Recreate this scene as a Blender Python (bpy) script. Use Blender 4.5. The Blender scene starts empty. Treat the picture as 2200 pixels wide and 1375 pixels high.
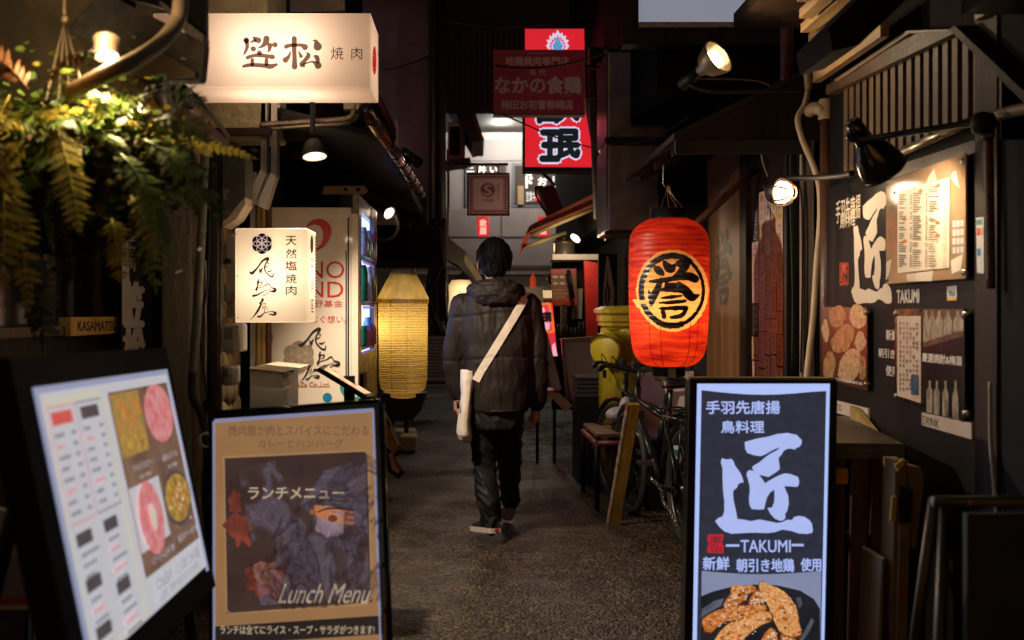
import bpy, bmesh, math, random
from math import radians, sin, cos, pi
from mathutils import Vector, Matrix, noise
from mathutils.geometry import tessellate_polygon
from mathutils.bvhtree import BVHTree
S = bpy.context.scene
COL = S.collection
random.seed(7)
# ------------------------------------------------------------------ camera
FPX, CU, CV, CH = 2300.0, 1026.0, 670.0, 1.28          # focal length in photo pixels, vanishing point, eye height
camd = bpy.data.cameras.new('camera'); cam = bpy.data.objects.new('camera', camd); COL.objects.link(cam)
camd.sensor_width = 36.0; camd.lens = 36.0*FPX/2200
camd.shift_x = (1100-CU)/2200; camd.shift_y = (CV-687.5)/2200
cam.location = (0, 0, CH); cam.rotation_euler = (radians(90), 0, 0)
camd.clip_start = .05; camd.clip_end = 200
camd.dof.use_dof = True; camd.dof.focus_distance = 5.5; camd.dof.aperture_fstop = 3.0
S.camera = cam
# ------------------------------------------------------------------ night sky
W = bpy.data.worlds.new('World'); S.world = W; W.use_nodes = True
nt = W.node_tree; bg = nt.nodes['Background']
sky = nt.nodes.new('ShaderNodeTexSky'); sky.sky_type = 'NISHITA'; sky.sun_disc = False
sky.sun_elevation = radians(1); sky.sun_rotation = radians(200)
nt.links.new(sky.outputs[0], bg.inputs[0]); bg.inputs[1].default_value = .075
S.view_settings.view_transform = 'Standard'; S.view_settings.look = 'None'; S.view_settings.gamma = 1
S.view_settings.exposure = 0.0
S.cycles.max_bounces = 6; S.cycles.diffuse_bounces = 3; S.cycles.glossy_bounces = 3
S.cycles.transmission_bounces = 4; S.cycles.transparent_max_bounces = 8
S.cycles.use_denoising = True; S.cycles.sample_clamp_indirect = 3.0
S.cycles.caustics_reflective = False; S.cycles.caustics_refractive = False
S.cycles.use_light_tree = True; S.cycles.blur_glossy = 1.0
# ------------------------------------------------------------------ helpers
def srgb(r, g, b):
    f = lambda c: (c/255/12.92 if c/255 <= .04045 else ((c/255+.055)/1.055)**2.4)
    return (f(r), f(g), f(b))
MATS = {}
def mat(name, col, rough=.6, metal=0, var=.25, scale=6, stretch=(1, 1, 1), bump=0, bscale=60, emit=0, ecol=None, spec=.5,
        col2=None, trans=None, ink=None, coat=0, detail=6, alpha=None):
    """procedural material: noise-varied base colour and bump; emit = lit print or lamp; trans = translucent paper or acrylic; ink = see-through ink"""
    if name in MATS: return MATS[name]
    m = bpy.data.materials.new(name); m.use_nodes = True; MATS[name] = m
    n = m.node_tree; N = n.nodes; L = n.links
    p = N['Principled BSDF']; out = N['Material Output']
    p.inputs['Roughness'].default_value = rough; p.inputs['Metallic'].default_value = metal
    p.inputs['Specular IOR Level'].default_value = spec
    if coat: p.inputs['Coat Weight'].default_value = coat; p.inputs['Coat Roughness'].default_value = .05
    tc = N.new('ShaderNodeTexCoord'); mp = N.new('ShaderNodeMapping'); mp.inputs['Scale'].default_value = stretch
    L.new(tc.outputs['Object'], mp.inputs[0])
    no = N.new('ShaderNodeTexNoise'); no.inputs['Scale'].default_value = scale; no.inputs['Detail'].default_value = detail; no.inputs['Roughness'].default_value = .6
    L.new(mp.outputs[0], no.inputs[0])
    mx = N.new('ShaderNodeMix'); mx.data_type = 'RGBA'
    rp = N.new('ShaderNodeMapRange'); rp.inputs[1].default_value = .32; rp.inputs[2].default_value = .68
    L.new(no.outputs[0], rp.inputs[0]); L.new(rp.outputs[0], mx.inputs[0])
    c2 = col2 if col2 else tuple(c*(1-var) for c in col)
    c1 = col if col2 else tuple(c*(1+var*.5) for c in col)
    mx.inputs[6].default_value = (*c2, 1); mx.inputs[7].default_value = (*c1, 1)
    L.new(mx.outputs[2], p.inputs['Base Color'])
    if bump:
        nb = N.new('ShaderNodeTexNoise'); nb.inputs['Scale'].default_value = bscale; nb.inputs['Detail'].default_value = 5
        L.new(mp.outputs[0], nb.inputs[0])
        bp = N.new('ShaderNodeBump'); bp.inputs['Strength'].default_value = min(1, bump); bp.inputs['Distance'].default_value = .01*max(1, bump)
        L.new(nb.outputs[0], bp.inputs['Height']); L.new(bp.outputs[0], p.inputs['Normal'])
    if rough > .15:
        rr = N.new('ShaderNodeMapRange'); rr.inputs[3].default_value = max(.03, rough-.12); rr.inputs[4].default_value = min(1, rough+.12)
        L.new(no.outputs[0], rr.inputs[0]); L.new(rr.outputs[0], p.inputs['Roughness'])
    if emit:
        p.inputs['Emission Strength'].default_value = emit
        if ecol: p.inputs['Emission Color'].default_value = (*ecol, 1)
        else: L.new(mx.outputs[2], p.inputs['Emission Color'])
    if trans:
        t = N.new('ShaderNodeBsdfTranslucent'); L.new(mx.outputs[2], t.inputs[0])
        ms = N.new('ShaderNodeMixShader'); ms.inputs[0].default_value = trans
        L.new(p.outputs[0], ms.inputs[1]); L.new(t.outputs[0], ms.inputs[2]); L.new(ms.outputs[0], out.inputs[0])
    if ink is not None:
        t = N.new('ShaderNodeBsdfTransparent'); t.inputs[0].default_value = (*ink, 1)
        ms = N.new('ShaderNodeMixShader'); ms.inputs[0].default_value = .75
        L.new(p.outputs[0], ms.inputs[1]); L.new(t.outputs[0], ms.inputs[2]); L.new(ms.outputs[0], out.inputs[0])
    if alpha is not None:
        t = N.new('ShaderNodeBsdfTransparent')
        ms = N.new('ShaderNodeMixShader'); ms.inputs[0].default_value = 1-alpha
        L.new(p.outputs[0], ms.inputs[1]); L.new(t.outputs[0], ms.inputs[2]); L.new(ms.outputs[0], out.inputs[0])
    return m
def V(*a): return Vector(a if len(a) > 1 else a[0])
def P(u, v, d): return Vector(((u-CU)*d/FPX, d, CH-(v-CV)*d/FPX))
def RAY(u, v): return Vector(((u-CU)/FPX, 1, -(v-CV)/FPX))
EYE = Vector((0, 0, CH))
class Fr:
    """a flat face in the world: origin, right, up, outward normal; px() finds where a point of the photo lies on it"""
    def __init__(s, o, ex, ey):
        s.o = V(o); s.ex = V(ex).normalized(); s.ey = V(ey); s.ey = (s.ey - s.ex*s.ey.dot(s.ex)).normalized(); s.n = s.ex.cross(s.ey)
    def px(s, u, v):
        r = RAY(u, v); t = (s.o-EYE).dot(s.n)/r.dot(s.n); q = EYE+r*t-s.o
        return (q.dot(s.ex), q.dot(s.ey))
    def w(s, x, y, z=0): return s.o+s.ex*x+s.ey*y+s.n*z
    def at(s, u, v, z=0): return s.w(*s.px(u, v), z)
def front(d): return Fr((0, d, CH), (1, 0, 0), (0, 0, 1))
def rightwall(x): return Fr((x, 4, CH), (0, -1, 0), (0, 0, 1))
def leftwall(x): return Fr((x, 4, CH), (0, 1, 0), (0, 0, 1))
_tx = {}
def text_geo(s):
    if s in _tx: return _tx[s]
    c = bpy.data.curves.new('lettering', 'FONT'); c.body = s; c.size = 1; c.resolution_u = 3
    o = bpy.data.objects.new('lettering', c); COL.objects.link(o)
    bpy.context.view_layer.update()
    me = bpy.data.meshes.new_from_object(o.evaluated_get(bpy.context.evaluated_depsgraph_get()))
    vs = [(v.co.x, v.co.y) for v in me.vertices]; fs = [tuple(f.vertices) for f in me.polygons]
    bpy.data.objects.remove(o); bpy.data.curves.remove(c); bpy.data.meshes.remove(me)
    if not vs: vs = [(0, 0)]
    x0 = min(v[0] for v in vs); x1 = max(v[0] for v in vs); y0 = min(v[1] for v in vs); y1 = max(v[1] for v in vs)
    _tx[s] = ([((x-x0)/max(1e-6, x1-x0), (y-y0)/max(1e-6, y1-y0)) for x, y in vs], fs, (x1-x0)/max(1e-6, y1-y0))
    return _tx[s]
def smooth_line(pts, k=6):
    """Catmull-Rom through points of any dimension"""
    out = []
    n = len(pts)
    for i in range(n-1):
        p0 = pts[max(0, i-1)]; p1 = pts[i]; p2 = pts[i+1]; p3 = pts[min(n-1, i+2)]
        for j in range(k):
            t = j/k
            out.append(tuple(.5*((2*b)+(-a+c)*t+(2*a-5*b+4*c-d)*t*t+(-a+3*b-3*c+d)*t**3) for a, b, c, d in zip(p0, p1, p2, p3)))
    out.append(tuple(pts[-1])); return out
class MB:
    def __init__(s): s.v = []; s.f = []; s.mi = []; s.k = 0; s.sm = []; s.smooth = False; s.zi = 0
    def mat(s, k): s.k = k; return s
    def add(s, vs, fs):
        b = len(s.v); s.v += [V(v) for v in vs]
        for f in fs: s.f.append(tuple(b+i for i in f)); s.mi.append(s.k); s.sm.append(s.smooth)
        return s
    def box(s, a, b):
        x0, y0, z0 = (min(i, j) for i, j in zip(a, b)); x1, y1, z1 = (max(i, j) for i, j in zip(a, b))
        return s.add([(x0, y0, z0), (x1, y0, z0), (x1, y1, z0), (x0, y1, z0), (x0, y0, z1), (x1, y0, z1), (x1, y1, z1), (x0, y1, z1)],
                     [(0, 3, 2, 1), (4, 5, 6, 7), (0, 1, 5, 4), (1, 2, 6, 5), (2, 3, 7, 6), (3, 0, 4, 7)])
    def bbox(s, a, b, r=.01):
        """box with bevelled vertical and horizontal edges"""
        bm = bmesh.new(); bmesh.ops.create_cube(bm, size=1)
        a = V(a); b = V(b); c = (a+b)/2; d = b-a
        for v in bm.verts: v.co = Vector((c[i]+v.co[i]*abs(d[i]) for i in range(3)))
        r = min(r, min(abs(t) for t in d)*.45)
        bmesh.ops.bevel(bm, geom=bm.edges[:], offset=r, segments=2, profile=.5, affect='EDGES')
        s.add([v.co for v in bm.verts], [tuple(v.index for v in f.verts) for f in bm.faces]) if not bm.verts.index_update() else 0
        bm.free(); return s
    def frbox(s, fr, x0, y0, x1, y1, z0, z1):
        p = [fr.w(x, y, z) for z in (z0, z1) for x, y in ((x0, y0), (x1, y0), (x1, y1), (x0, y1))]
        return s.add(p, [(0, 3, 2, 1), (4, 5, 6, 7), (0, 1, 5, 4), (1, 2, 6, 5), (2, 3, 7, 6), (3, 0, 4, 7)])
    def pxbox(s, fr, u0, v0, u1, v1, z0, z1):
        x0, y0 = fr.px(u0, v0); x1, y1 = fr.px(u1, v1)
        return s.frbox(fr, min(x0, x1), min(y0, y1), max(x0, x1), max(y0, y1), z0, z1)
    def prism(s, fr, pts, z0, z1):
        """extruded outline given in local x, y of a face"""
        n = len(pts); vs = [fr.w(x, y, z0) for x, y in pts]+[fr.w(x, y, z1) for x, y in pts]
        area = sum(pts[i][0]*pts[(i+1) % n][1]-pts[(i+1) % n][0]*pts[i][1] for i in range(n))
        tri = tessellate_polygon([[Vector((x, y, 0)) for x, y in pts]])
        fs = []
        for t in tri:
            a = (pts[t[1]][0]-pts[t[0]][0])*(pts[t[2]][1]-pts[t[0]][1])-(pts[t[2]][0]-pts[t[0]][0])*(pts[t[1]][1]-pts[t[0]][1])
            if a < 0: t = (t[0], t[2], t[1])
            fs.append((t[0]+n, t[1]+n, t[2]+n)); fs.append((t[2], t[1], t[0]))
        for i in range(n):
            j = (i+1) % n
            fs.append((i, j, j+n, i+n) if area > 0 else (j, i, i+n, j+n))
        return s.add(vs, fs)
    def pxprism(s, fr, pts, z0, z1): return s.prism(fr, [fr.px(u, v) for u, v in pts], z0, z1)
    def cyl(s, a, b, r, r2=None, n=16, cap=True):
        return s.tube([a, b], [r, r if r2 is None else r2], n, cap)
    def tube(s, pts, r, n=10, cap=True):
        pts = [V(p) for p in pts]; m = len(pts)
        rs = r if isinstance(r, (list, tuple)) else [r]*m
        t0 = (pts[1]-pts[0]).normalized(); up = Vector((0, 0, 1)) if abs(t0.z) < .9 else Vector((1, 0, 0))
        x = t0.cross(up).normalized(); vs = []; fs = []
        for i, p in enumerate(pts):
            t = (pts[min(i+1, m-1)]-pts[max(i-1, 0)]).normalized()
            x = (x-t*x.dot(t)).normalized(); y = t.cross(x)
            for k in range(n): a = 2*pi*k/n; vs.append(p+(x*cos(a)+y*sin(a))*rs[i])
        for i in range(m-1):
            for k in range(n):
                k2 = (k+1) % n; fs.append((i*n+k, i*n+k2, (i+1)*n+k2, (i+1)*n+k))
        if cap: fs.append(tuple(range(n-1, -1, -1))); fs.append(tuple((m-1)*n+k for k in range(n)))
        o = s.smooth; s.smooth = True; s.add(vs, fs); s.smooth = o; return s
    def spline(s, pts, r, n=10, k=6): return s.tube(smooth_line([tuple(p) for p in pts], k), r, n)
    def lathe(s, c, prof, n=32, axis=(0, 0, 1), sx=1, sy=1):
        """profile of (radius, height) turned about an axis through c"""
        c = V(c); ax = V(axis).normalized(); x = ax.orthogonal().normalized()
        if abs(ax.z) > .99: x = Vector((1, 0, 0))
        y = ax.cross(x); vs = []; fs = []
        for r, h in prof:
            for k in range(n): a = 2*pi*k/n; vs.append(c+ax*h+x*(cos(a)*r*sx)+y*(sin(a)*r*sy))
        for i in range(len(prof)-1):
            for k in range(n):
                k2 = (k+1) % n; fs.append((i*n+k, i*n+k2, (i+1)*n+k2, (i+1)*n+k))
        o = s.smooth; s.smooth = True; s.add(vs, fs); s.smooth = o; return s
    def ball(s, c, rx, ry=None, rz=None, n=16, m=10, rot=None):
        ry = ry or rx; rz = rz or rx; c = V(c); vs = []; fs = []
        for i in range(m+1):
            t = pi*i/m
            for k in range(n):
                a = 2*pi*k/n; q = Vector((rx*sin(t)*cos(a), ry*sin(t)*sin(a), -rz*cos(t)))
                vs.append(c+(rot @ q if rot else q))
        for i in range(m):
            for k in range(n):
                k2 = (k+1) % n; fs.append((i*n+k, i*n+k2, (i+1)*n+k2, (i+1)*n+k))
        o = s.smooth; s.smooth = True; s.add(vs, fs); s.smooth = o; return s
    # flat marks on a face (each call a hair above the last so nothing is coplanar)
    def _z(s, z): s.zi += 1; return z+s.zi*.00004
    def poly(s, fr, pts, z=.001, px=True):
        z = s._z(z); q = [fr.px(u, v) for u, v in pts] if px else pts
        tri = tessellate_polygon([[Vector((x, y, 0)) for x, y in q]])
        return s.add([fr.w(x, y, z) for x, y in q], tri)
    def disc(s, fr, u, v, ru, rv=None, z=.001, px=True, n=32, a0=0, a1=2*pi):
        rv = rv or ru
        return s.poly(fr, [(u+ru*cos(a0+(a1-a0)*k/n), v+rv*sin(a0+(a1-a0)*k/n)) for k in range(n+(abs(a1-a0) < 6.28))], z, px)
    def rect(s, fr, u0, v0, u1, v1, z=.001, px=True): return s.poly(fr, [(u0, v0), (u1, v0), (u1, v1), (u0, v1)], z, px)
    def ring(s, fr, u, v, r, w, z=.001, px=True, n=40):
        return s.stroke(fr, [(u+r*cos(2*pi*k/n), v+r*sin(2*pi*k/n), w) for k in range(n+1)], z, px, raw=True)
    def stroke(s, fr, pts, z=.001, px=True, raw=False, k=5):
        """brush stroke through (u, v, width)"""
        z = s._z(z); q = pts if raw else smooth_line(pts, k); n = len(q); L_ = []; R_ = []
        for i in range(n):
            a = q[max(0, i-1)]; b = q[min(n-1, i+1)]; dx, dy = b[0]-a[0], b[1]-a[1]; l = math.hypot(dx, dy) or 1
            nx, ny = -dy/l*q[i][2]/2, dx/l*q[i][2]/2
            L_.append((q[i][0]+nx, q[i][1]+ny)); R_.append((q[i][0]-nx, q[i][1]-ny))
        if not raw:
            def capp(c, p, sgn):
                dx, dy = (p[0]-c[0], p[1]-c[1]); l = math.hypot(dx, dy) or 1; dx /= l; dy /= l; r = c[2]/2
                return [(c[0]-dx*r*sin(t)-dy*r*cos(t)*sgn, c[1]-dy*r*sin(t)+dx*r*cos(t)*sgn) for t in (pi*.0, pi*.2, pi*.4, pi*.6, pi*.8, pi)]
            c0 = capp(q[0], q[1], 1); c1 = capp(q[-1], q[-2], 1)
            for cc in (c0, c1):
                xy = [fr.px(*p) for p in cc] if px else cc
                s.add([fr.w(x, y, z-.00002) for x, y in xy], [tuple(range(6))])
        xy = [fr.px(*p) for p in L_+R_] if px else L_+R_
        return s.add([fr.w(x, y, z) for x, y in xy], [(i, i+1, n+i+1, n+i) for i in range(n-1)])
    def text(s, fr, t, u0, v0, u1, v1, z=.001, bold=0, px=True, shear=0):
        """lettering fitted into a box; bold thickens it in fractions of the height"""
        vs, fs, asp = text_geo(t)
        if not fs: return s
        offs = [(0, 0)] if not bold else [(0, 0), (-bold, 0), (bold, 0), (0, -bold), (0, bold), (.7*bold, .7*bold), (-.7*bold, .7*bold), (.7*bold, -.7*bold), (-.7*bold, -.7*bold)]
        hh = abs(v1-v0); sg = 1 if px else -1
        for ox, oy in offs:
            zz = s._z(z)
            pts = []
            for x, y in vs:
                u = u0+(u1-u0)*x+ox*hh+shear*(y-.5)*hh; v = v1-(v1-v0)*y-oy*(v1-v0)
                a, b = fr.px(u, v) if px else (u, v)
                pts.append(fr.w(a, b, zz))
            s.add(pts, fs)
        return s
    def vtext(s, fr, t, u0, v0, u1, v1, **k):
        n = len(t); h = (v1-v0)/n; g = .1*h
        for i, ch in enumerate(t): s.text(fr, ch, u0, v0+i*h+g, u1, v0+(i+1)*h-g, **k)
        return s
    def build(s, name, m, parent=None, label=None):
        me = bpy.data.meshes.new(name); o0 = parent_loc(parent)
        me.from_pydata([v-o0 for v in s.v], [], s.f)
        for x in (m if isinstance(m, (list, tuple)) else [m]): me.materials.append(x)
        me.polygons.foreach_set('material_index', s.mi); me.polygons.foreach_set('use_smooth', s.sm)
        me.validate(clean_customdata=False); me.update()
        o = bpy.data.objects.new(name, me); COL.objects.link(o)
        if parent: o.parent = parent
        if label: o['label'] = label
        return o
def _each(s, name, m, parent):
    """every separate piece becomes a part of its own"""
    up = list(range(len(s.v)))
    def root(i):
        while up[i] != i: up[i] = up[up[i]]; i = up[i]
        return i
    for f in s.f:
        for i in f[1:]: up[root(i)] = root(f[0])
    gr = {}
    for k, f in enumerate(s.f): gr.setdefault(root(f[0]), []).append(k)
    for ks in gr.values():
        b = MB(); idx = {}
        for k in ks:
            for i in s.f[k]:
                if i not in idx: idx[i] = len(b.v); b.v.append(s.v[i])
            b.f.append(tuple(idx[i] for i in s.f[k])); b.mi.append(s.mi[k]); b.sm.append(s.sm[k])
        b.build(name, m, parent)
MB.each = _each
def parent_loc(p):
    v = Vector((0, 0, 0))
    while p is not None: v = v+p.location; p = p.parent
    return v
def thing(name, label, cat, loc=(0, 0, 0), group=None):
    o = bpy.data.objects.new(name, None); COL.objects.link(o); o.location = loc; o.empty_display_size = .1
    return tag(o, label, cat, group)
def tag(o, label, cat, group=None):
    o['label'] = label; o['category'] = cat
    if group: o['group'] = group
    return o
def struct(o, kind='structure'): o['kind'] = kind; return o
def copy_tree(o, parent=None):
    c = o.copy(); COL.objects.link(c)
    if parent: c.parent = parent
    for ch in o.children: copy_tree(ch, c)
    return c
def light(name, kind, loc, power, col=(1, .75, .5), size=.05, target=None, angle=None, blend=.4, parent=None):
    l = bpy.data.lights.new(name, kind); l.energy = power; l.color = col
    if kind == 'AREA': l.size = size
    else: l.shadow_soft_size = size
    if kind == 'SPOT': l.spot_size = radians(angle or 90); l.spot_blend = blend
    o = bpy.data.objects.new(name, l); COL.objects.link(o); loc = V(loc)
    o.location = loc-parent_loc(parent)
    if parent: o.parent = parent
    if target is not None: o.rotation_euler = (V(target)-loc).to_track_quat('-Z', 'Y').to_euler()
    return o
# ------------------------------------------------------------------ shared materials
WARM = (1, .62, .32); WARMW = (1, .78, .55)
black = mat('black_paint', (.010, .009, .009), .5, var=.5, bump=.15, spec=.2)
black_gloss = mat('black_gloss', (.008, .008, .008), .18, var=.3)
darkwood = mat('dark_wood', (.019, .010, .006), .55, var=.6, scale=9, stretch=(1, 1, .08), bump=.3, bscale=40, spec=.2)
redwood = mat('red_brown_wood', (.09, .03, .016), .5, var=.55, scale=10, stretch=(1, 1, .07), bump=.3, bscale=40)
plaster = mat('beige_plaster', (.36, .31, .21), .85, var=.35, scale=5, bump=.8, bscale=30)
rust = mat('rusty_brown', (.06, .022, .014), .6, var=.7, scale=25, bump=.4, bscale=90)
steel = mat('dull_steel', (.35, .34, .33), .3, 1, var=.35, scale=12)
greyplastic = mat('grey_plastic', (.32, .29, .25), .5, var=.25, scale=10)
offwhite = mat('off_white', (.62, .57, .5), .5, var=.2, scale=6, bump=.1)
white = mat('white_paint', (.8, .78, .74), .5, var=.08)
rubber = mat('rubber', (.015, .015, .016), .7, var=.3)
bulbm = mat('lit_bulb', (1, .9, .75), emit=9, ecol=(1, .86, .66), var=0)
bulb_soft = mat('lit_diffuser', (1, .9, .75), emit=7, ecol=(1, .85, .66), var=0)
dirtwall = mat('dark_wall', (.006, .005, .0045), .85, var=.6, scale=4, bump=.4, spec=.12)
# ================================================================== ground
asphalt = bpy.data.materials.new('asphalt'); asphalt.use_nodes = True
def _asphalt():
    n = asphalt.node_tree; N = n.nodes; L = n.links; p = N['Principled BSDF']
    tc = N.new('ShaderNodeTexCoord')
    def noi(sc, det=4, rough=.6):
        t = N.new('ShaderNodeTexNoise'); t.inputs['Scale'].default_value = sc; t.inputs['Detail'].default_value = det; t.inputs['Roughness'].default_value = rough
        L.new(tc.outputs['Object'], t.inputs[0]); return t
    vo = N.new('ShaderNodeTexVoronoi'); vo.inputs['Scale'].default_value = 72; L.new(tc.outputs['Object'], vo.inputs[0])
    big = noi(1.1, 5); mid = noi(5, 6); fine = noi(220, 2)
    sp = N.new('ShaderNodeSeparateColor'); L.new(vo.outputs['Color'], sp.inputs[0])
    r1 = N.new('ShaderNodeValToRGB'); e = r1.color_ramp.elements; e[0].color = (.010, .008, .006, 1); e[1].color = (.19, .133, .085, 1); e[0].position = .15; e[1].position = 1.0
    q = e.new(.62); q.color = (.06, .043, .028, 1)
    L.new(sp.outputs[0], r1.inputs[0])
    m1 = N.new('ShaderNodeMix'); m1.data_type = 'RGBA'; m1.blend_type = 'MULTIPLY'; m1.inputs[0].default_value = .85
    r2 = N.new('ShaderNodeValToRGB'); r2.color_ramp.elements[0].color = (.3, .3, .3, 1); r2.color_ramp.elements[1].color = (1.3, 1.25, 1.2, 1)
    r2.color_ramp.elements[0].position = .35; r2.color_ramp.elements[1].position = .65
    L.new(mid.outputs[0], r2.inputs[0]); L.new(r1.outputs[0], m1.inputs[6]); L.new(r2.outputs[0], m1.inputs[7]); L.new(m1.outputs[2], p.inputs['Base Color'])
    rr = N.new('ShaderNodeMapRange'); rr.inputs[1].default_value = .38; rr.inputs[2].default_value = .6; rr.inputs[3].default_value = .30; rr.inputs[4].default_value = .75
    L.new(big.outputs[0], rr.inputs[0]); L.new(rr.outputs[0], p.inputs['Roughness'])
    b1 = N.new('ShaderNodeBump'); b1.inputs['Strength'].default_value = 1; b1.inputs['Distance'].default_value = .014; b1.invert = True; L.new(vo.outputs[0], b1.inputs['Height'])
    b2 = N.new('ShaderNodeBump'); b2.inputs['Strength'].default_value = .6; b2.inputs['Distance'].default_value = .04; L.new(mid.outputs[0], b2.inputs['Height']); L.new(b1.outputs[0], b2.inputs['Normal'])
    L.new(b2.outputs[0], p.inputs['Normal'])
_asphalt()
struct(MB().add([(-40, -30, 0), (40, -30, 0), (40, 70, 0), (-40, 70, 0)], [(0, 1, 2, 3)]).build('ground', asphalt))
# ================================================================== left: restaurant front with door
WX = -1.62
fl = leftwall(WX)
t = thing('restaurant_wall', 'dark brown timber shopfront wall behind the hanging fern on the left', 'wall', (WX, 3, 0))
mb = MB(); mb.box((WX-.3, .6, 2.02), (WX, 5.0, 2.5)); mb.box((WX-.3, 4.62, 0), (WX, 5.0, 2.02)); mb.box((WX-.3, .6, 0), (WX, 2.3, 2.02)); mb.build('wall_panel', darkwood, t)
rope = MB()
for k in range(2):
    rope.tube([(WX+.03+.012*cos(z*60+k*pi), 4.70+.012*sin(z*60+k*pi), z) for z in [i*.02 for i in range(101)]], .014, 6)
rope.build('twisted_moulding', darkwood, t)
t = thing('wooden_door', 'dark brown panelled wooden door with small glass panes and a gold nameplate', 'door', (WX, 3.5, 0))
mb = MB()
mb.box((WX-.07, 2.3, 0), (WX-.03, 4.62, 2.02))
for y0, y1 in ((2.3, 2.42), (3.32, 3.5), (3.98, 4.1), (4.5, 4.62)): mb.box((WX-.03, y0, 0), (WX+.004, y1, 2.02))
for z0, z1 in ((0, .2), (.62, .7), (1.08, 1.2), (1.9, 2.02)): mb.box((WX-.03, 2.3, z0), (WX, 4.62, z1))
for y0, y1 in ((2.46, 3.28), (3.54, 3.94), (4.14, 4.46)):
    for z0, z1 in ((.24, .58), (.74, 1.04)): mb.bbox((WX-.03, y0+.04, z0+.03), (WX-.012, y1-.04, z1-.03), .01)
mb.build('door_panel', darkwood, t)
glass = mat('dark_glass', (.01, .01, .012), .08, var=.2, spec=.6)
for y0, y1 in ((2.43, 3.31), (3.51, 3.97), (4.11, 4.49)): MB().box((WX-.029, y0, 1.21), (WX-.022, y1, 1.89)).build('pane', glass, t)
MB().box((WX, 3.5, 1.19), (WX+.03, 4.55, 1.225)).build('sill', redwood, t)
MB().cyl((WX+.05, 3.42, .85), (WX+.05, 3.42, 1.1), .012).build('handle', steel, t)
gold = mat('gold_plate', (.75, .45, .10), .45, .2, var=.3)
inkb = mat('black_ink', (.01, .009, .008), .5, var=.2)
t = thing('nameplate', 'small gold nameplate reading KASAMATSU on the dark door', 'nameplate', fl.at(175, 700))
MB().pxbox(fl, 124, 682, 230, 716, .004, .05).build('plate', gold, t)
MB().text(fl, 'KASAMATSU', 140, 690, 226, 711, .0502, bold=.03).build('lettering', inkb, t)
# narrow vertical banner
fb = Fr(P(258, 600, 4.62), (.52, .854, 0), (0, 0, 1))
letw = mat('white_lettering', (.62, .57, .54), .6, var=.15)
t = thing('banner', 'narrow black vertical sign with white kanji beside the plaster pillar', 'sign', fb.at(290, 770))
MB().pxprism(fb, [(260, 470), (326, 470), (326, 800), (260, 800)], -.02, 0).build('board', black, t)
m = MB(); m.poly(fb, [(262, 500), (273, 500), (280, 640), (278, 690), (262, 697)], .001)
m.text(fb, '焼', 274, 505, 290, 535, .002); m.text(fb, '肉', 275, 550, 290, 583, .002)
m.text(fb, '笠', 267, 607, 306, 700, .002, bold=.045); m.text(fb, '松', 266, 705, 308, 790, .002, bold=.045)
m.build('lettering', letw, t)
# ------------------------------------------------------------------ plaster pillar, conduits, post
t = thing('pillar', 'stained beige plaster pillar beside the narrow black banner', 'pillar', (-1.35, 4.9, 0))
MB().bbox((-1.42, 4.8, 0), (-1.283, 5.05, 2.6), .012).build('shaft', mat('stained_plaster', (.33, .29, .21), .9, col2=(.2, .17, .12), scale=7, stretch=(1, 1, .4), bump=.9, bscale=45), t)
conduit = mat('grey_conduit', (.17, .16, .13), .55, var=.3, scale=20)
def corrug(pts, r):
    q = smooth_line([tuple(p) for p in pts], 45)
    return MB().tube(q, [r*(1.0 if i % 2 else .86) for i in range(len(q))], 10)
tag(corrug([P(441, 300, 4.72), P(434, 480, 4.72), P(424, 680, 4.72), P(414, 806, 4.72)], .021).build('conduit', conduit), 'ribbed grey conduit running down beside the plaster pillar', 'conduit')
tag(MB().spline([P(414, 800, 4.7), P(413, 850, 4.7), P(432, 890, 4.72), P(445, 960, 4.72), P(447, 1100, 4.75)], .017).build('hose', rubber), 'black hose hanging from the lower end of the ribbed conduit', 'hose')
tag(MB().spline([P(450, 420, 4.74), P(447, 600, 4.74), P(430, 700, 4.74), P(436, 780, 4.74), P(445, 860, 4.74)], .005).build('cable', rubber), 'thin black cable hanging between the ribbed conduit and the dark post', 'cable')
MBx = MB().box(P(430, 860, 4.85), P(444, 560, 4.88)); tag(MBx.build('cover_strip', greyplastic), 'pale narrow strip of cable cover beside the ribbed conduit', 'cable cover')
t = thing('post', 'tall dark brown metal post left of the lit white square sign', 'post', (-1.16, 4.8, 0))
mb = MB(); mb.bbox((-1.2, 4.78, 0), (-1.158, 4.86, 2.05), .008); mb.box((-1.21, 4.80, 0), (-1.2, 4.84, 2.05)); mb.box((-1.158, 4.80, 0), (-1.153, 4.84, 2.05)); mb.build('shaft', mat('dark_metal', (.03, .024, .02), .4, .3, var=.4, scale=14), t)
MB().lathe(P(443, 945, 4.6), [(.024, -.01), (.034, -.01), (.034, .01), (.024, .01), (.024, -.01)], 24, (0, 1, 0)).build('ring', offwhite, t)
# rough stone facing with bamboo next to it
t = thing('stone_wall', 'pale yellow rough stone facing behind the white meter boxes', 'wall', (-1.3, 5.3, 0))
MB().box((-1.6, 5.05, 0), (-1.28, 9, 2.45)).build('backing', dirtwall, t)
stone = mat('pale_stone', (.30, .21, .09), .9, col2=(.12, .09, .05), scale=16, bump=1, bscale=14)
mb = MB(); rnd = random.Random(3); z = .0
while z < 2.1:
    y = 4.98; h = rnd.uniform(.1, .19)
    while y < 5.5:
        w = rnd.uniform(.06, .13)
        mb.ball((-1.24+rnd.uniform(-.02, .01), y+w/2, z+h/2+rnd.uniform(-.02, .02)), .028, w*.6, h*.58, 9, 6, Matrix.Rotation(rnd.uniform(-.4, .4), 3, 'X'))
        y += w*.95
    z += h*.93
mb.build('stones', stone, t)
bamb = mat('bamboo', (.28, .17, .05), .5, var=.4, scale=10, bump=.2)
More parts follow.
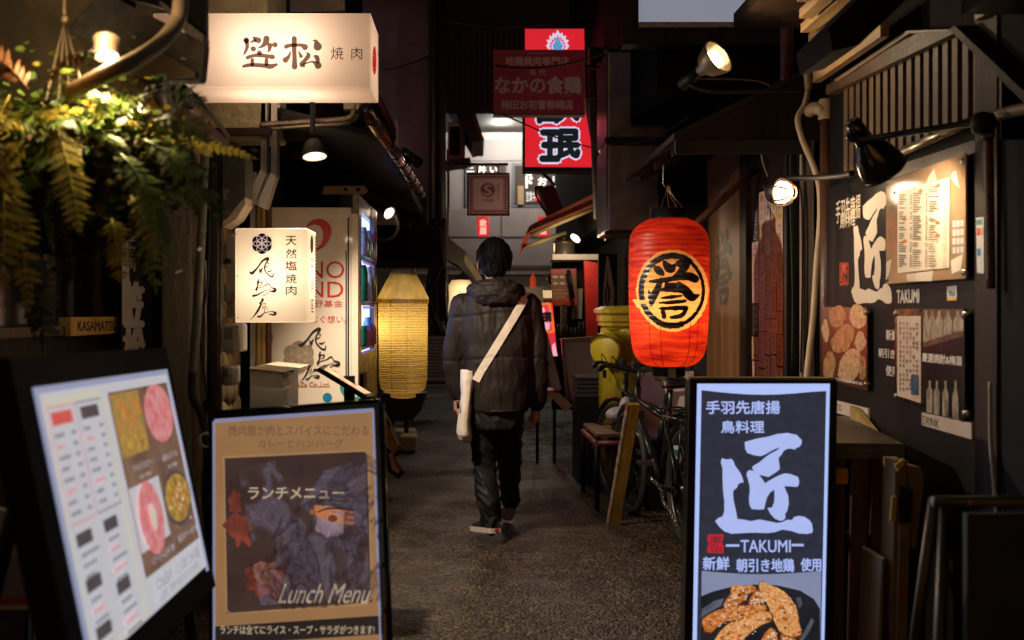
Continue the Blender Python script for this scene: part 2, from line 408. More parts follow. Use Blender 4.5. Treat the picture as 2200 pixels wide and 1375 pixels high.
for k, (u, c) in enumerate(((543, greyplastic), (556, bamb), (566, bamb), (577, redwood))):
    x = P(u, 600, 5.5).x; mb = MB()
    if k == 0: mb.box((x-.014, 5.5, 0), (x+.014, 5.53, 2.0))
    else:
        zs = [i*.02 for i in range(98)]; mb.tube([(x, 5.5, z) for z in zs], [.016+(.004 if abs((z+.07*k) % .27) < .02 else 0) for z in zs], 8)
    o = mb.build('bamboo_pole' if 0 < k < 3 else 'batten', c)
    tag(o, ['grey flat batten standing behind the lit square sign', 'yellow bamboo pole right beside the grey flat batten', 'second bamboo pole, next to the brown batten', 'brown round batten nearest the vending machine side'][k], 'pole')
# meter boxes
clear = mat('smoky_cover', (.5, .45, .4), .2, var=.2, alpha=.35)
metal_d = mat('meter_face', (.12, .115, .115), .4, var=.3, scale=30)
fm = front(4.9)
for k, (u0, v0, u1, v1) in enumerate(((481, 520, 518, 582), (480, 610, 503, 651), (478, 695, 517, 757), (476, 786, 502, 829))):
    lab = ['grey meter box level with the flower emblem, topmost of four', 'small grey rounded meter box, second from the top of four', 'large grey meter box with dark window below the lit square sign', 'lowest dark grey meter box on the stone wall'][k]
    t = thing('meter_box', lab, 'meter', fm.at((u0+u1)/2, v1), 'meter boxes on the stone wall')
    a = fm.at(u0, v0); b = fm.at(u1, v1)
    MB().bbox((a.x, 4.9, b.z), (b.x, 5.05, a.z), .012).build('case', greyplastic, t)
    MB().pxbox(fm, u0+4, v0+8, u0+(u1-u0)*.55, v0+(v1-v0)*.55, .0, .006).build('window', metal_d, t)
    MB().pxbox(fm, u0+(u1-u0)*.62, v0+4, u1-2, v1-3, .0, .02).build('cover', clear, t)
fk = front(4.76)
t = thing('wall_box', 'tall dark grey wall box with a rounded top and a sloping pale lower end', 'wall box', fk.at(495, 480))
MB().pxprism(fk, [(478, 325), (484, 319), (512, 319), (524, 330), (527, 345), (527, 420), (519, 432), (487, 470), (478, 474)], -.16, 0).build('case', mat('grey_box_metal', (.1, .095, .085), .35, .5, var=.3, scale=8), t)
MB().pxprism(fk, [(519, 432), (527, 424), (527, 440), (508, 470), (480, 488), (480, 474), (488, 470)], -.15, .004).build('lens', mat('frosted_lens', (.5, .4, .3), .35, var=.2, scale=30), t)
MB().poly(fk, [(480, 408), (492, 406), (493, 414), (487, 416), (486, 424), (492, 428), (481, 429)], .001).build('sticker', mat('blue_sticker', (.2, .27, .36), .5, var=.1), t)
# flat steel flues
fs = front(5.0)
for k, dx in enumerate((0, 22)):
    t = thing('flue', ['left of two flat steel flues bending above the lit square sign', 'right of two flat steel flues bending above the lit square sign'][k], 'flue', fs.at(560+dx, 440), 'flat steel flues under the eave')
    MB().pxprism(fs, [(561+dx, 150), (573+dx, 150), (573+dx, 372+dx*.3), (569+dx, 376+dx*.3), (560+dx, 366+dx*.3)], -.07, 0).build('upright', steel, t)
    MB().pxprism(fs, [(560+dx, 364+dx*.3), (571+dx, 374+dx*.3), (551+dx*1.1, 428+dx*.5), (546+dx*1.1, 438+dx*.5), (534+dx, 432+dx*.5), (534+dx, 418+dx*.5)], -.068, .003).build('elbow', mat('pale_steel', (.5, .46, .42), .4, .6, var=.2), t)
# white fascia boards with pencil marks above the machine
ff = leftwall(-1.12)
t = thing('fascia_board', 'white marbled board with black scribbles above the vending machine', 'board', ff.at(640, 440))
a = ff.px(590, 385); b = ff.px(705, 452)
MB().frbox(ff, a[0], 1.72, b[0], 1.9, -.03, 0).build('board', mat('marbled_white', (.55, .53, .5), .5, col2=(.25, .25, .26), scale=18, stretch=(1, .3, 2)), t)
m = MB(); rnd = random.Random(5)
for k in range(9):
    x = a[0]+.15+k*.12; m.stroke(ff, [(x, 1.78+rnd.random()*.06, .008), (x+.02, 1.84, .006), (x+.05, 1.79+rnd.random()*.06, .01)], .002, px=False)
m.build('scribble', inkb, t)
# ------------------------------------------------------------------ lit square sign
signpl = mat('milky_acrylic', (.86, .78, .66), .35, var=.03, trans=.55)
inkt = mat('sign_ink', (.03, .015, .014), .5, ink=(.04, .016, .018), var=.1)
inkr = mat('sign_red_ink', (.5, .02, .03), .5, ink=(.8, .03, .04), var=.1)
inkw = mat('sign_grey_ink', (.05, .04, .035), .6, ink=(.17, .125, .115), var=.1)
HI = [[(235, 655, 18), (262, 668, 32), (330, 600, 18), (400, 505, 20), (462, 472, 32), (478, 482, 24), (455, 520, 15), (430, 580, 15), (440, 640, 13), (490, 700, 13), (535, 716, 17), (548, 672, 8)],
      [(472, 530, 13), (490, 545, 8)], [(432, 592, 11), (482, 568, 6)], [(365, 650, 20), (402, 600, 12)], [(396, 600, 8), (385, 660, 8), (372, 692, 3)], [(478, 645, 15), (512, 642, 10), (535, 622, 5)], [(352, 690, 4), (365, 640, 8), (360, 610, 12)]]
TORI = [[(348, 752, 10), (340, 790, 22), (335, 840, 13), (318, 892, 24)], [(345, 795, 10), (395, 788, 10), (386, 822, 8), (350, 832, 5)], [(330, 870, 8), (420, 845, 8), (480, 810, 11), (515, 858, 8), (570, 880, 24), (560, 910, 32), (500, 915, 9), (430, 962, 8), (388, 976, 3)], [(278, 972, 26), (330, 960, 18), (420, 912, 9), (520, 882, 5)]]
ZA = [[(402, 1020, 28), (396, 1045, 24), (362, 1078, 8), (445, 1080, 10)], [(385, 1080, 18), (340, 1170, 23), (280, 1250, 10), (233, 1302, 3)], [(410, 1110, 9), (404, 1150, 7)], [(440, 1110, 9), (470, 1160, 4)], [(425, 1120, 7), (430, 1190, 7)], [(343, 1252, 22), (380, 1245, 19), (430, 1202, 10), (520, 1185, 10), (575, 1202, 26), (555, 1226, 24), (480, 1216, 6)]]
def glyph(m, fr, strokes, src, dst, z, px=True, wk=.5, **kw):
    """brush strokes drawn in one box moved to another"""
    (a, b, c, d), (e, f, g, h) = src, dst; sx = (g-e)/(c-a); sy = (h-f)/(d-b)
    for st in strokes: m.stroke(fr, [(e+(x-a)*sx, f+(y-b)*sy, w*(abs(sx)+abs(sy))*wk) for x, y, w in st], z, px, **kw)
def emblem(dark, pale, fr, u, v, r, w, z, px=True):
    cs = [(u, v)]+[(u+r*cos(pi/6+k*pi/3), v+r*sin(pi/6+k*pi/3)) for k in range(6)]
    cs = [(u, v)]+[(u+r*sin(k*pi/3), v+r*cos(k*pi/3)) for k in range(6)]
    dark.poly(fr, [q for k in range(6) for q in [(u+r*sin(k*pi/3)+r*sin(k*pi/3+a), v+r*cos(k*pi/3)+r*cos(k*pi/3+a)) for a in [(-60+i*15)*pi/180 for i in range(9)]]], z, px)
    for x, y in cs: pale.ring(fr, x, y, r-w*.5, w, z+.0006, px, 36)
def signbox(t, x0, x1, y0, y1, z0, z1, m, edge=.006, name='light_box'):
    return MB().bbox((x0, y0, z0), (x1, y1, z1), edge).build(name, m, t)
d0 = 4.65; f0 = front(d0)
a = P(505, 490, d0); b = P(660, 693, d0)
t = thing('light_sign', 'lit white square box sign with a black flower emblem, in front of the vending machine', 'sign', (a.x, 4.8, b.z))
signbox(t, a.x, b.x, d0, d0+.25, b.z, a.z, signpl)
MB().box((a.x-.06, d0+.1, b.z+.02), (a.x+.002, d0+.16, a.z-.02)).build('bracket', steel, t)
m = MB(); em = MB(); pr0 = mat('lit_line', (1, .8, .7), emit=.75, ecol=(1, .72, .62))
zf = lambda x, y: (500+x/6.25, 480+y/6.25)
S6 = (0, 0, 1250, 1375); D6 = (500, 480, 700, 700)
for st in (HI, TORI, ZA): glyph(m, f0, st, S6, D6, .002, wk=.66)
pale = MB(); emblem(em, pale, f0, *zf(394, 272), 11.7, 1.1, .002)
for ch, y in zip('天然焼肉', (170, 345, 680, 835)): m.text(f0, ch, *zf(715, y), *zf(858, y+125), .002, bold=.012)
fs_ = leftwall(b.x)
m.disc(fs_, 668, 525, 3.4, 20, .002)
for y0, y1, ch in ((555, 590, '飛'), (598, 630, '鳥'), (640, 672, '座')): m.text(fs_, ch, 665.5, y0, 672, y1, .002)
for k in range(22): m.rect(fs_, 674.5, 510+k*7, 676.5, 514+k*7, .002)
m.build('lettering', inkt, t); pale.build('emblem_lines', pr0, t); em.build('emblem', inkb, t)
MB().text(f0, '塩', *zf(705, 505), *zf(862, 628), .003, bold=.02).build('red_lettering', inkr, t)
m = MB()
for u, v in ((504.5, 503), (507, 593), (508, 683)): m.disc(f0, u+3, v, 1.3, z=.003)
m.each('screw', black, t)
for dx in (-.05, .06):
    light('sign_lamp', 'POINT', ((a.x+b.x)/2+dx, d0+.14, (a.z+b.z)/2-.01+dx*.5), 2.0, (1, .8, .6), .05, parent=t)
# ------------------------------------------------------------------ large lit box sign
d1 = 4.6; f1 = front(d1); a = P(328, 28, d1); b = P(797, 188, d1)
t = thing('light_sign', 'large lit cream box sign with brushed kanji hanging high over the alley', 'sign', (a.x, 4.8, b.z))
signbox(t, a.x, b.x, d1, d1+.345, b.z, a.z, mat('cream_acrylic', (.86, .73, .60), .4, var=.04, trans=.6))
KASA = [[(200, 185, 90), (203, 186, 92)], [(205, 190, 62), (215, 280, 56), (180, 370, 36), (158, 402, 10)], [(315, 150, 44), (380, 185, 90)], [(265, 212, 22), (330, 190, 50)], [(303, 310, 78), (308, 312, 80)], [(500, 160, 95), (490, 212, 88), (440, 270, 50), (370, 302, 14)], [(550, 260, 80), (540, 330, 42), (512, 362, 10)], [(622, 250, 78), (627, 252, 80)], [(393, 368, 72), (398, 372, 74)], [(220, 440, 58), (300, 412, 50), (400, 405, 62), (520, 420, 58), (590, 430, 72)], [(290, 470, 52), (290, 540, 56)], [(500, 470, 58), (500, 540, 58)], [(160, 570, 44), (230, 552, 56), (350, 550, 62), (480, 560, 66), (560, 570, 76), (650, 542, 40)]]
MATSU = [[(910, 160, 78), (910, 300, 72), (915, 450, 68), (915, 575, 86)], [(790, 280, 66), (850, 260, 58), (1000, 255, 52), (1068, 285, 94)], [(860, 335, 8), (830, 420, 48), (780, 475, 88)], [(975, 345, 18), (1010, 420, 58)], [(1185, 190, 14), (1225, 195, 48), (1255, 275, 130)], [(1095, 365, 18), (1120, 410, 66), (1060, 490, 58), (1020, 540, 74), (1050, 560, 48)], [(1060, 532, 28), (1180, 502, 28), (1262, 556, 108)], [(1190, 418, 10), (1240, 432, 68), (1260, 500, 58)]]
m = MB(); S3 = (0, 0, 2200, 825); D3 = (500, 60, 820, 180)
glyph(m, f1, KASA, S3, D3, .002); glyph(m, f1, MATSU, S3, D3, .002); m.build('brush_lettering', inkw, t)
m = MB(); m.text(f1, '焼', 711, 101, 738, 128, .002); m.text(f1, '肉', 755, 102, 778, 128, .002); m.build('small_lettering', inkt, t)
f1s = leftwall(b.x); m = MB(); m.disc(f1s, 803.5, 130, 4.2, 31, .002); m.build('seal', inkr, t)
MB().text(f1s, '松', 800.5, 108, 806.5, 150, .004).build('seal_lettering', signpl, t)
for x in (a.x+.42, a.x+.62): light('sign_lamp', 'POINT', (x, d1+.15, b.z+.17), 3.2, (1, .78, .63), .06, parent=t)
# plaster bulkhead behind the sign
grn = mat('green_grey_plaster', (.3, .28, .17), .9, var=.3, scale=8, bump=1, bscale=35)
t = thing('bulkhead', 'rough greenish plaster bulkhead behind the large lit cream sign', 'wall', (-1.2, 5.1, 2.1))
a = P(575, 278, 5.0); MB().bbox((-1.6, 5.0, a.z), (a.x, 5.5, 3.6), .01).build('block', grn, t)
MB().box((-1.6, 4.96, a.z-.03), (a.x+.02, 5.02, a.z)).build('trim', darkwood, t)
t = thing('drain_pipe', 'grey horizontal pipe with an elbow under the large lit cream sign', 'pipe', P(640, 265, 5.0))
MB().spline([P(560, 272, 5.0), P(640, 266, 5.0), P(735, 259, 5.0), P(758, 250, 5.0), P(764, 225, 5.0), P(765, 205, 5.0)], .022, 12).build('pipe', mat('bronze_pipe', (.16, .13, .1), .3, .8, var=.4, scale=20), t)
MB().box(P(738, 234, 4.98), P(775, 218, 5.04)).build('joint', greyplastic, t)
# ------------------------------------------------------------------ eave with gutter
t = thing('eave', 'dark corrugated eave roof running along the left side above the vending machine', 'roof', (-.9, 5.5, 2.1))
m = MB(); n = 90
for i in range(n):
    y0 = 5.1+i*.05; 
    m.tube([(-1.35, y0, 2.34), (-.45, y0+.0, 2.1)], .026, 6)
m.build('corrugated_sheet', mat('black_sheet', (.008, .0075, .007), .7, var=.4), t)
for y in (5.4, 6.1, 6.8, 7.5): MB().box((-1.35, y, 2.15), (-.5, y+.05, 2.2)).build('rafter', darkwood, t)
gut = mat('bronze_gutter', (.19, .13, .1), .28, .85, var=.4, scale=15)
t = thing('gutter', 'bronze gutter pipe with dark bands along the eave edge', 'gutter', (-.43, 5.5, 2.09))
g0 = Vector((-.452, 4.32, 2.095)); g1 = Vector((-.384, 7.3, 2.085))
MB().cyl(g0, g1, .029, n=20).build('pipe', gut, t)
m = MB()
for k in range(9):
    c = g0.lerp(g1, (k+.5)/9); m.cyl(c-Vector((0, .006, 0)), c+Vector((0, .006, 0)), .034, n=20); m.spline([c+Vector((-.03, 0, .01)), c+Vector((-.05, 0, .02)), c+Vector((-.07, 0, .015))], .003, 5)
m.build('band', black, t)
# ------------------------------------------------------------------ vending machine
vx0, vx1, vy0, vy1 = -1.086, -.66, 5.6, 6.6
fv = front(vy0)
t = thing('vending_machine', 'cream vending machine with a red curl on its side and a blue lit window', 'vending machine', (-.87, 6.1, 0))
cream = mat('cream_enamel', (.78, .68, .57), .28, var=.08, scale=3, coat=.3)
MB().bbox((vx0, vy0, .06), (vx1, vy1, P(0, 445, vy0).z), .008).build('cabinet', cream, t)
m = MB(); [m.box((x, y, 0), (x+.05, y+.05, .06)) for x in (vx0+.03, vx1-.08) for y in (vy0+.05, vy1-.1)]; m.each('foot', black, t)
door = mat('dark_enamel', (.10, .085, .09), .25, .3, var=.2)
zt = P(0, 418, vy0).z; fd = leftwall(-.62)
wy0, wz0 = fd.px(777, 760); wy1, wz1 = fd.px(804, 480); wy0 += 4; wy1 += 4; wz0 += CH; wz1 += CH
m = MB()
m.box((vx1+.006, vy0+.004, .08), (-.62, wy0, zt)); m.box((vx1+.006, wy1, .08), (-.62, vy1, zt)); m.box((vx1+.006, wy0, wz1), (-.62, wy1, zt)); m.box((vx1+.006, wy0, .08), (-.62, wy1, wz0))
dd = m.build('door', door, t)
m = MB(); m.box((vx1-.02, vy0-.003, .1), (vx1-.012, vy0+.002, zt-.12)); m.box((vx1-.03, vy0-.006, .5), (vx1-.024, vy0, 1.6)); m.build('seam', black, t)
MB().box((vx1, vy0-.002, .1), (vx1+.035, vy0+.004, zt-.1)).build('door_edge', cream, t)
panel_l = mat('blue_white_light', (.45, .55, 1), emit=3, ecol=(.30, .42, 1.0), var=0)
MB().box((vx1+.008, wy0, wz0), (vx1+.012, wy1, wz1)).build('back_light', panel_l, t)
m = MB()
hs = [wz0+(wz1-wz0)*f for f in (.02, .345, .67)]
for h in hs: m.box((vx1+.012, wy0, h), (-.628, wy1, h+.018))
m.build('shelf', mat('navy_plastic', (.03, .04, .12), .4), t)
cc = [(.6, .02, .06), (.1, .25, .6), (.5, .5, .5), (.03, .3, .1), (.65, .1, .2), (.05, .06, .2), (.7, .6, .5)]
canm = [mat('can_%d' % i, c, .3, .3, var=.5, scale=60) for i, c in enumerate(cc)]
rnd = random.Random(4)
for r, h in enumerate(hs):
    for k in range(5):
        y = wy0+.1+k*(wy1-wy0-.1)/4.9; hh = rnd.choice((.115, .16, .2)); c = rnd.choice((0, 0, 1, 2, 3, 4, 4, 5, 6))
        MB().lathe((vx1+.038, y, h+.019), [(0, 0), (.024, 0), (.026, .01), (.026, hh*.75), (.016, hh), (0, hh)], 10).build('can', canm[c], t)
light('window_lamp', 'AREA', (-.64, (wy0+wy1)/2, (wz0+wz1)/2), 2.2, (.42, .55, 1), .5, target=(1, (wy0+wy1)/2, (wz0+wz1)/2), parent=t)
m = MB()
for h in hs:
    for k in range(9): m.rect(fd, wy0-4+.04+k*(wy1-wy0-.1)/8.5, h-CH-.02, wy0-4+.1+k*(wy1-wy0-.1)/8.5, h-CH-.004, .002, px=False)
m.build('buttons', mat('button_light', (.7, .2, .3), emit=.3, ecol=(.5, .3, .8)), t)
m = MB(); m.box((-.62, wy0+.05, .3), (-.612, wy1-.05, .55)); m.box((-.62, vy0+.1, .95-.2), (-.606, vy0+.26, .95)); m.build('delivery_flap', black, t)
MB().poly(fd, [(797, 446), (807, 452), (807, 500), (797, 470)], .002).build('red_corner', mat('red_print', (.5, .06, .03), .4), t)
redp = mat('crimson_print', (.52, .012, .035), .45, var=.1)
m = MB()
# red curl, NO / ND, small kanji
cx, cy = 681, 513
outer = [(658, 490)]+[(684+28.5*cos(a), 497+27*sin(a)*1.0) for a in [pi*1.12+i*pi*.95/14 for i in range(15)]]+[(708, 515), (697, 530), (680, 540)]
inner = [(678, 536), (689, 525), (694, 512), (694, 498), (688, 486), (677, 482), (666, 485)]
m.poly(fv, outer+inner, .002)
m.text(fv, 'NO', 660, 561, 740, 598, .002); m.text(fv, 'ND', 660, 605, 738, 639, .002)
m.text(fv, '矢野基金', 653, 645, 737, 660, .002); m.text(fv, 'つなぐ想い。', 650, 678, 745, 694, .002)
m.build('red_print', redp, t)
m = MB(); m.text(fv, 'AsukaZa Co.,Ltd.', 610, 821, 709, 833, .002, bold=.02); m.build('orange_print', mat('orange_print', (.5, .13, .03), .5), t)
m = MB(); z7 = lambda x, y: (570+x/6.876, 680+y/6.876)
glyph(m, fv, HI, (230, 460, 552, 722), (*z7(495, 170), *z7(900, 492)), .004, wk=.62)
glyph(m, fv, TORI, (275, 748, 590, 980), (*z7(725, 515), *z7(1110, 800)), .004, wk=.62)
glyph(m, fv, ZA, (232, 1016, 590, 1304), (*z7(520, 725), *z7(805, 965)), .004, wk=.62)
m.build('brush_print', inkb, t)
dk = MB(); pl = MB(); emblem(dk, pl, fv, *z7(495, 597), 17.6, .9, .002)
dk.build('emblem', mat('taupe_print', (.3, .24, .18), .5), t); pl.build('emblem_lines', mat('pale_orange_print', (.6, .45, .3), .5), t)
m = MB(); m.disc(fv, 703.5, 854, 10, z=.002); m.build('blue_print', mat('blue_print', (.01, .19, .4), .5), t)
m = MB(); m.disc(fv, 738, 833, 8, z=.002); m.stroke(fv, [(734, 838, 6), (744, 850, 9), (760, 858, 8), (774, 852, 6)], .002); m.build('teal_print', mat('teal_print', (.02, .3, .27), .5), t)
# board over the machine
t = thing('wall_bracket', 'pale flat bracket with two dark knobs above the vending machine', 'bracket', P(740, 410, 5.9))
f9 = front(5.9); MB().pxprism(f9, [(696, 400), (782, 399), (790, 409), (782, 417), (692, 418)], -.02, 0).build('plate', mat('tan_board', (.42, .3, .18), .5, var=.2), t)
for u in (743, 770): MB().cyl(f9.at(u, 408), f9.at(u, 408, .03), .009).build('knob', black, t)
# grey letter box and slanted menu stand
t = thing('letter_box', 'beige grey metal box on the ground between the stone wall and the vending machine', 'box', (-.97, 5.1, 0))
fb2 = front(5.0)
bx0 = P(537, 0, 5.0).x; bx1 = P(632, 0, 5.0).x; bz = P(0, 792, 5.0).z
MB().bbox((bx0, 5.0, 0), (bx1-.03, 5.3, bz), .006).build('case', greyplastic, t)
MB().pxprism(fb2, [(534, 791), (570, 783), (645, 790), (612, 800)], -.3, .01).build('lid', mat('beige_lid', (.5, .41, .3), .5), t)
m = MB(); m.rect(fb2, 606, 795, 631, 800, .001); m.stroke(fb2, [(607, 812, 1.2), (620, 806, 1.2), (631, 802, 1.2)], .001); m.stroke(fb2, [(606, 803, 2), (611, 812, 1)], .001); m.build('marks', black, t)
m = MB(); m.poly(fb2, [(608, 822), (622, 817), (622, 824), (608, 829)], .001); m.poly(fb2, [(609, 831), (626, 826), (626, 834), (609, 839)], .001); m.each('sticker', mat('pale_pink', (.55, .4, .36), .6), t)
t = thing('menu_stand', 'black slanted reading stand holding a menu card in front of the vending machine', 'menu stand', (-.62, 4.75, 0))
c = [P(697, 783, 4.72), P(815, 838, 4.72), P(790, 852, 4.52), P(686, 789, 4.52)]
fm2 = Fr(c[3], c[2]-c[3], c[0]-c[3]); 
pts = [((q-fm2.o).dot(fm2.ex), (q-fm2.o).dot(fm2.ey)) for q in (c[3], c[2], c[1], c[0])]
MB().prism(fm2, pts, -.02, 0).build('tray', black, t)
cx_, cy_ = sum(p[0] for p in pts)/4, sum(p[1] for p in pts)/4
sh = lambda k: [(cx_+(x-cx_)*k, cy_+(y-cy_)*k) for x, y in pts]
MB().poly(fm2, sh(.84), .001, px=False).build('menu_card', mat('tan_card', (.6, .42, .3), .5, var=.3, scale=30), t)
m = MB(); rnd = random.Random(8)
for k in range(14):
    x = cx_+rnd.uniform(-.3, .3)*.4; y = cy_+rnd.uniform(-.25, .25)*.28; m.rect(fm2, x-.012, y-.004, x+.012, y+.004, .002, px=False)
m.build('print', mat('brown_print', (.2, .09, .04), .6), t)
MB().box((P(752, 0, 4.7).x-.022, 4.66, 0), (P(752, 0, 4.7).x+.022, 4.7, 1.0)).build('post', black, t)
MB().bbox((P(752, 0, 4.7).x-.14, 4.55, 0), (P(752, 0, 4.7).x+.14, 4.82, .02), .005).build('foot', black, t)
# ------------------------------------------------------------------ lamps on the left
def shade_lamp(label, c, axis, r, h, col=(1, .8, .58), power=6, name='dome_lamp', spot=120, shell=black, bulb=bulbm, group=None, aim=None):
    c = V(c); ax = V(axis).normalized()
    t = thing(name, label, 'lamp', c, group)
    MB().lathe(c, [(r*.2, -h), (r*.45, -h*.95), (r*.8, -h*.65), (r*.96, -h*.3), (r, 0)], 28, ax).build('shade', shell, t)
    MB().lathe(c, [(r*.97, 0), (r*.92, -h*.3), (r*.74, -h*.6), (r*.3, -h*.88)], 28, ax).build('reflector', mat('white_reflector', (.8, .75, .65), .3), t)
    MB().ball(c-ax*h*.28, r*.5, r*.5, r*.5, 14, 9).build('bulb', bulb, t)
    light('lamp_light', 'SPOT', c+ax*.03, power, col, r*.5, target=c+(V(aim) if aim else ax), angle=spot, blend=.6, parent=t)
    return t
lc = P(676, 336, 4.85)
t = shade_lamp('dark dome lamp with a lit pale rim hanging above the vending machine', lc, (.12, -.22, -1), .056, .085, power=150, spot=142, aim=(.7, -.05, -1))
rim = mat('pale_rim', (.7, .6, .5), .4)
m = MB(); m.lathe(lc, [(.054, .003), (.058, .0), (.054, -.004), (.05, 0), (.054, .003)], 28, (.12, -.22, -1)); m.build('rim', rim, t)
MB().spline([lc+Vector((-.02, .05, .11)), lc+Vector((-.02, .07, .2)), lc+Vector((-.03, .1, .4))], .012).build('stem', black, t)
lc = P(836, 458, 6.9)
t = shade_lamp('small round lamp with a lit white face by the end of the vending machine', lc, (.62, -.55, -.5), .045, .05, power=60, name='clip_lamp', spot=62, aim=(1.6, .15, -.75))
m = MB(); m.lathe(lc, [(.044, .003), (.05, .0), (.044, -.004), (.036, 0), (.044, .003)], 24, (.62, -.55, -.5)); m.build('rim', rim, t)
MB().spline([lc+Vector((.03, .05, 0)), P(856, 482, 6.95), P(848, 505, 7.0), P(825, 515, 7.05), P(800, 508, 7.1)], .01, 8).build('arm', conduit, t)
lc = P(861, 325, 6.1)
t = shade_lamp('black cylinder spotlight fixed to the bronze gutter', lc, (-.75, -.55, .45), .028, .13, power=3, name='spotlight', spot=70)
MB().cyl(lc-Vector((-.75, -.55, .45)).normalized()*.012, lc-Vector((-.75, -.55, .45)).normalized()*.14, .033).build('barrel', black_gloss, t)
# ------------------------------------------------------------------ yellow lantern in a plastic cover
def lantern_profile(rows):
    out = []
    for (r0, h0), (r1, h1) in zip(rows, rows[1:]):
        n = max(1, int(abs(h1-h0)/.0055))
        for i in range(n): out.append((r0+(r1-r0)*i/n, h0+(h1-h0)*i/n))
    out.append(rows[-1]); return out
yd = 6.85; yc = P(866, 713, yd); k_ = yd/FPX
t = thing('paper_lantern', 'pale yellow paper lantern in a clear cover beside the vending machine', 'lantern', yc)
rows = [(54, 125), (54.5, 120), (54, 105), (53.5, 0), (52.5, -100), (49, -120), (40, -130), (28, -133)]
rows = [(r*k_, h*k_) for r, h in rows]
prof = lantern_profile(rows); prof = [(r*(1.0 if i % 2 else .985), h) for i, (r, h) in enumerate(prof)]
paper_y = mat('yellow_paper', (.76, .59, .24), .6, col2=(.64, .47, .16), scale=5, trans=.6)
rows2 = [(54*k_, 68*k_)]+[p for p in rows if p[1] < 66*k_]
prof = lantern_profile(rows2); prof = [(r*(1.0 if i % 2 else .97), h) for i, (r, h) in enumerate(prof)]
m = MB()
for i in range(len(prof)-1): m.mat(1 if i % 3 == 0 else 0).lathe(yc, prof[i:i+2], 64)
m.build('paper', [paper_y, mat('ochre_rib', (.70, .54, .215), .65, var=.3, scale=30, trans=.4)], t)
cap = smooth_line([(54*k_, 60*k_), (54.5*k_, 70*k_), (50*k_, 82*k_), (40*k_, 102*k_), (31*k_, 118*k_), (27*k_, 128*k_), (26*k_, 134*k_)], 3)
m = MB(); vs = []; n = 40
for r, h in cap:
    for q in range(n): vs.append(yc+Vector((cos(2*pi*q/n)*r*(1+.04*sin(q*2.7)), sin(2*pi*q/n)*r*(1+.04*cos(q*3.1)), h)))
m.add(vs, [(i*n+q, i*n+(q+1) % n, (i+1)*n+(q+1) % n, (i+1)*n+q) for i in range(len(cap)-1) for q in range(n)])
m.sm = [True]*len(m.f); m.build('plastic_cover', mat('yellow_film', (.74, .57, .24), .25, var=.3, scale=14, stretch=(1, 1, .3), bump=.5, bscale=20, trans=.5), t)
m = MB(); m.lathe(yc, [(24*k_, 108*k_), (26*k_, 112*k_), (26*k_, 136*k_), (22*k_, 137*k_)], 32); m.build('top_ring', mat('brass_ring', (.2, .12, .03), .4, .6), t)
m = MB(); m.lathe(yc, [(27*k_, -131*k_), (27*k_, -140*k_), (18*k_, -142*k_), (0, -142*k_)], 32); m.build('bottom_ring', paper_y, t)
m = MB()
for a in (-2.0, -1.35): m.tube([yc+Vector((cos(a)*r*1.003, sin(a)*r*1.003, h)) for r, h in rows2], .0012, 5)
m.build('cord', mat('brown_cord', (.5, .36, .14), .8, trans=.5), t)
light('lantern_bulb', 'POINT', yc+Vector((-.05, 0, .03)), 3.0, (1, .80, .46), .05, parent=t)
t = thing('tiled_awning', 'small dark tiled awning just above the yellow paper lantern', 'awning', P(870, 550, 7.4))
m = MB()
for i in range(26):
    u = 806+i*5.5; m.spline([P(u-(8 if i < 4 else 0), 488+.2*i, 8.0), P(u+1, 520, 7.6), P(u+2, 560+.12*i, 7.2)], .022, 8, 4)
m.build('tiles', mat('dark_tile', (.014, .011, .009), .9, var=.5, scale=20, spec=.15), t)
m = MB(); m.cyl(P(806, 566, 7.25), P(948, 566, 7.25), .012); m.build('edge_pole', darkwood, t)
MB().box(P(806, 575, 8.1), P(955, 486, 8.2)).build('back_board', darkwood, t)
# dark stand, step and leaning boards by the machine
t = thing('stool', 'dark maroon stool with a thin foot under the yellow lantern', 'stool', (-.75, 10.2, 0))
f10 = front(10.2); mar = mat('maroon_wood', (.035, .012, .012), .5, var=.4)
MB().pxprism(f10, [(820, 845), (915, 845), (905, 880), (886, 905), (822, 906)], -.35, 0).build('seat', mar, t)
m = MB()
for u in (828, 872):
    a = f10.at(u, 905); m.box((a.x-.02, 10.25, 0), (a.x+.02, 10.3, a.z+.02))
m.each('leg', mar, t); 
tag(MB().bbox((-1.0, 10.0, 0), (-.62, 10.9, .10), .02).build('stone_step', mat('pale_concrete', (.33, .29, .24), .9, var=.3, scale=12, bump=.5)), 'pale stone step beneath the maroon stool', 'step')
tag(MB().bbox(P(862, 962, 10.0), P(894, 938, 9.7)+Vector((0, 0, .0)), .015).build('concrete_block', mat('cream_concrete', (.45, .38, .26), .9, var=.3, scale=20, bump=.6)), 'small cream concrete block on the asphalt left of the walker', 'block')
t = thing('warning_board', 'yellow and black board leaning at the foot of the vending machine', 'board', (-.6, 7.9, 0))
fy = Fr(P(822, 880, 7.7), (.15, .12, -.55), (.3, -.9, .0)); fy = front(7.9)
MB().pxprism(fy, [(822, 880), (832, 893), (864, 965), (847, 976), (822, 950)], -.03, 0).build('board', mat('yellow_board', (.5, .3, .03), .5, var=.3, scale=12), t)
MB().pxprism(fy, [(826, 896), (833, 902), (866, 970), (846, 984), (844, 978), (860, 964)], -.02, .006).build('edge', black, t)
MB().poly(fy, [(838, 917), (846, 916), (859, 955), (853, 957)], .009).build('label', offwhite, t)
t = thing('price_board', 'small black board with red and white label leaning below the yellow board', 'board', (-.6, 7.6, 0))
fy = front(7.6)
MB().pxprism(fy, [(826, 955), (838, 965), (868, 1015), (856, 1030), (830, 1010)], -.03, 0).build('board', black, t)
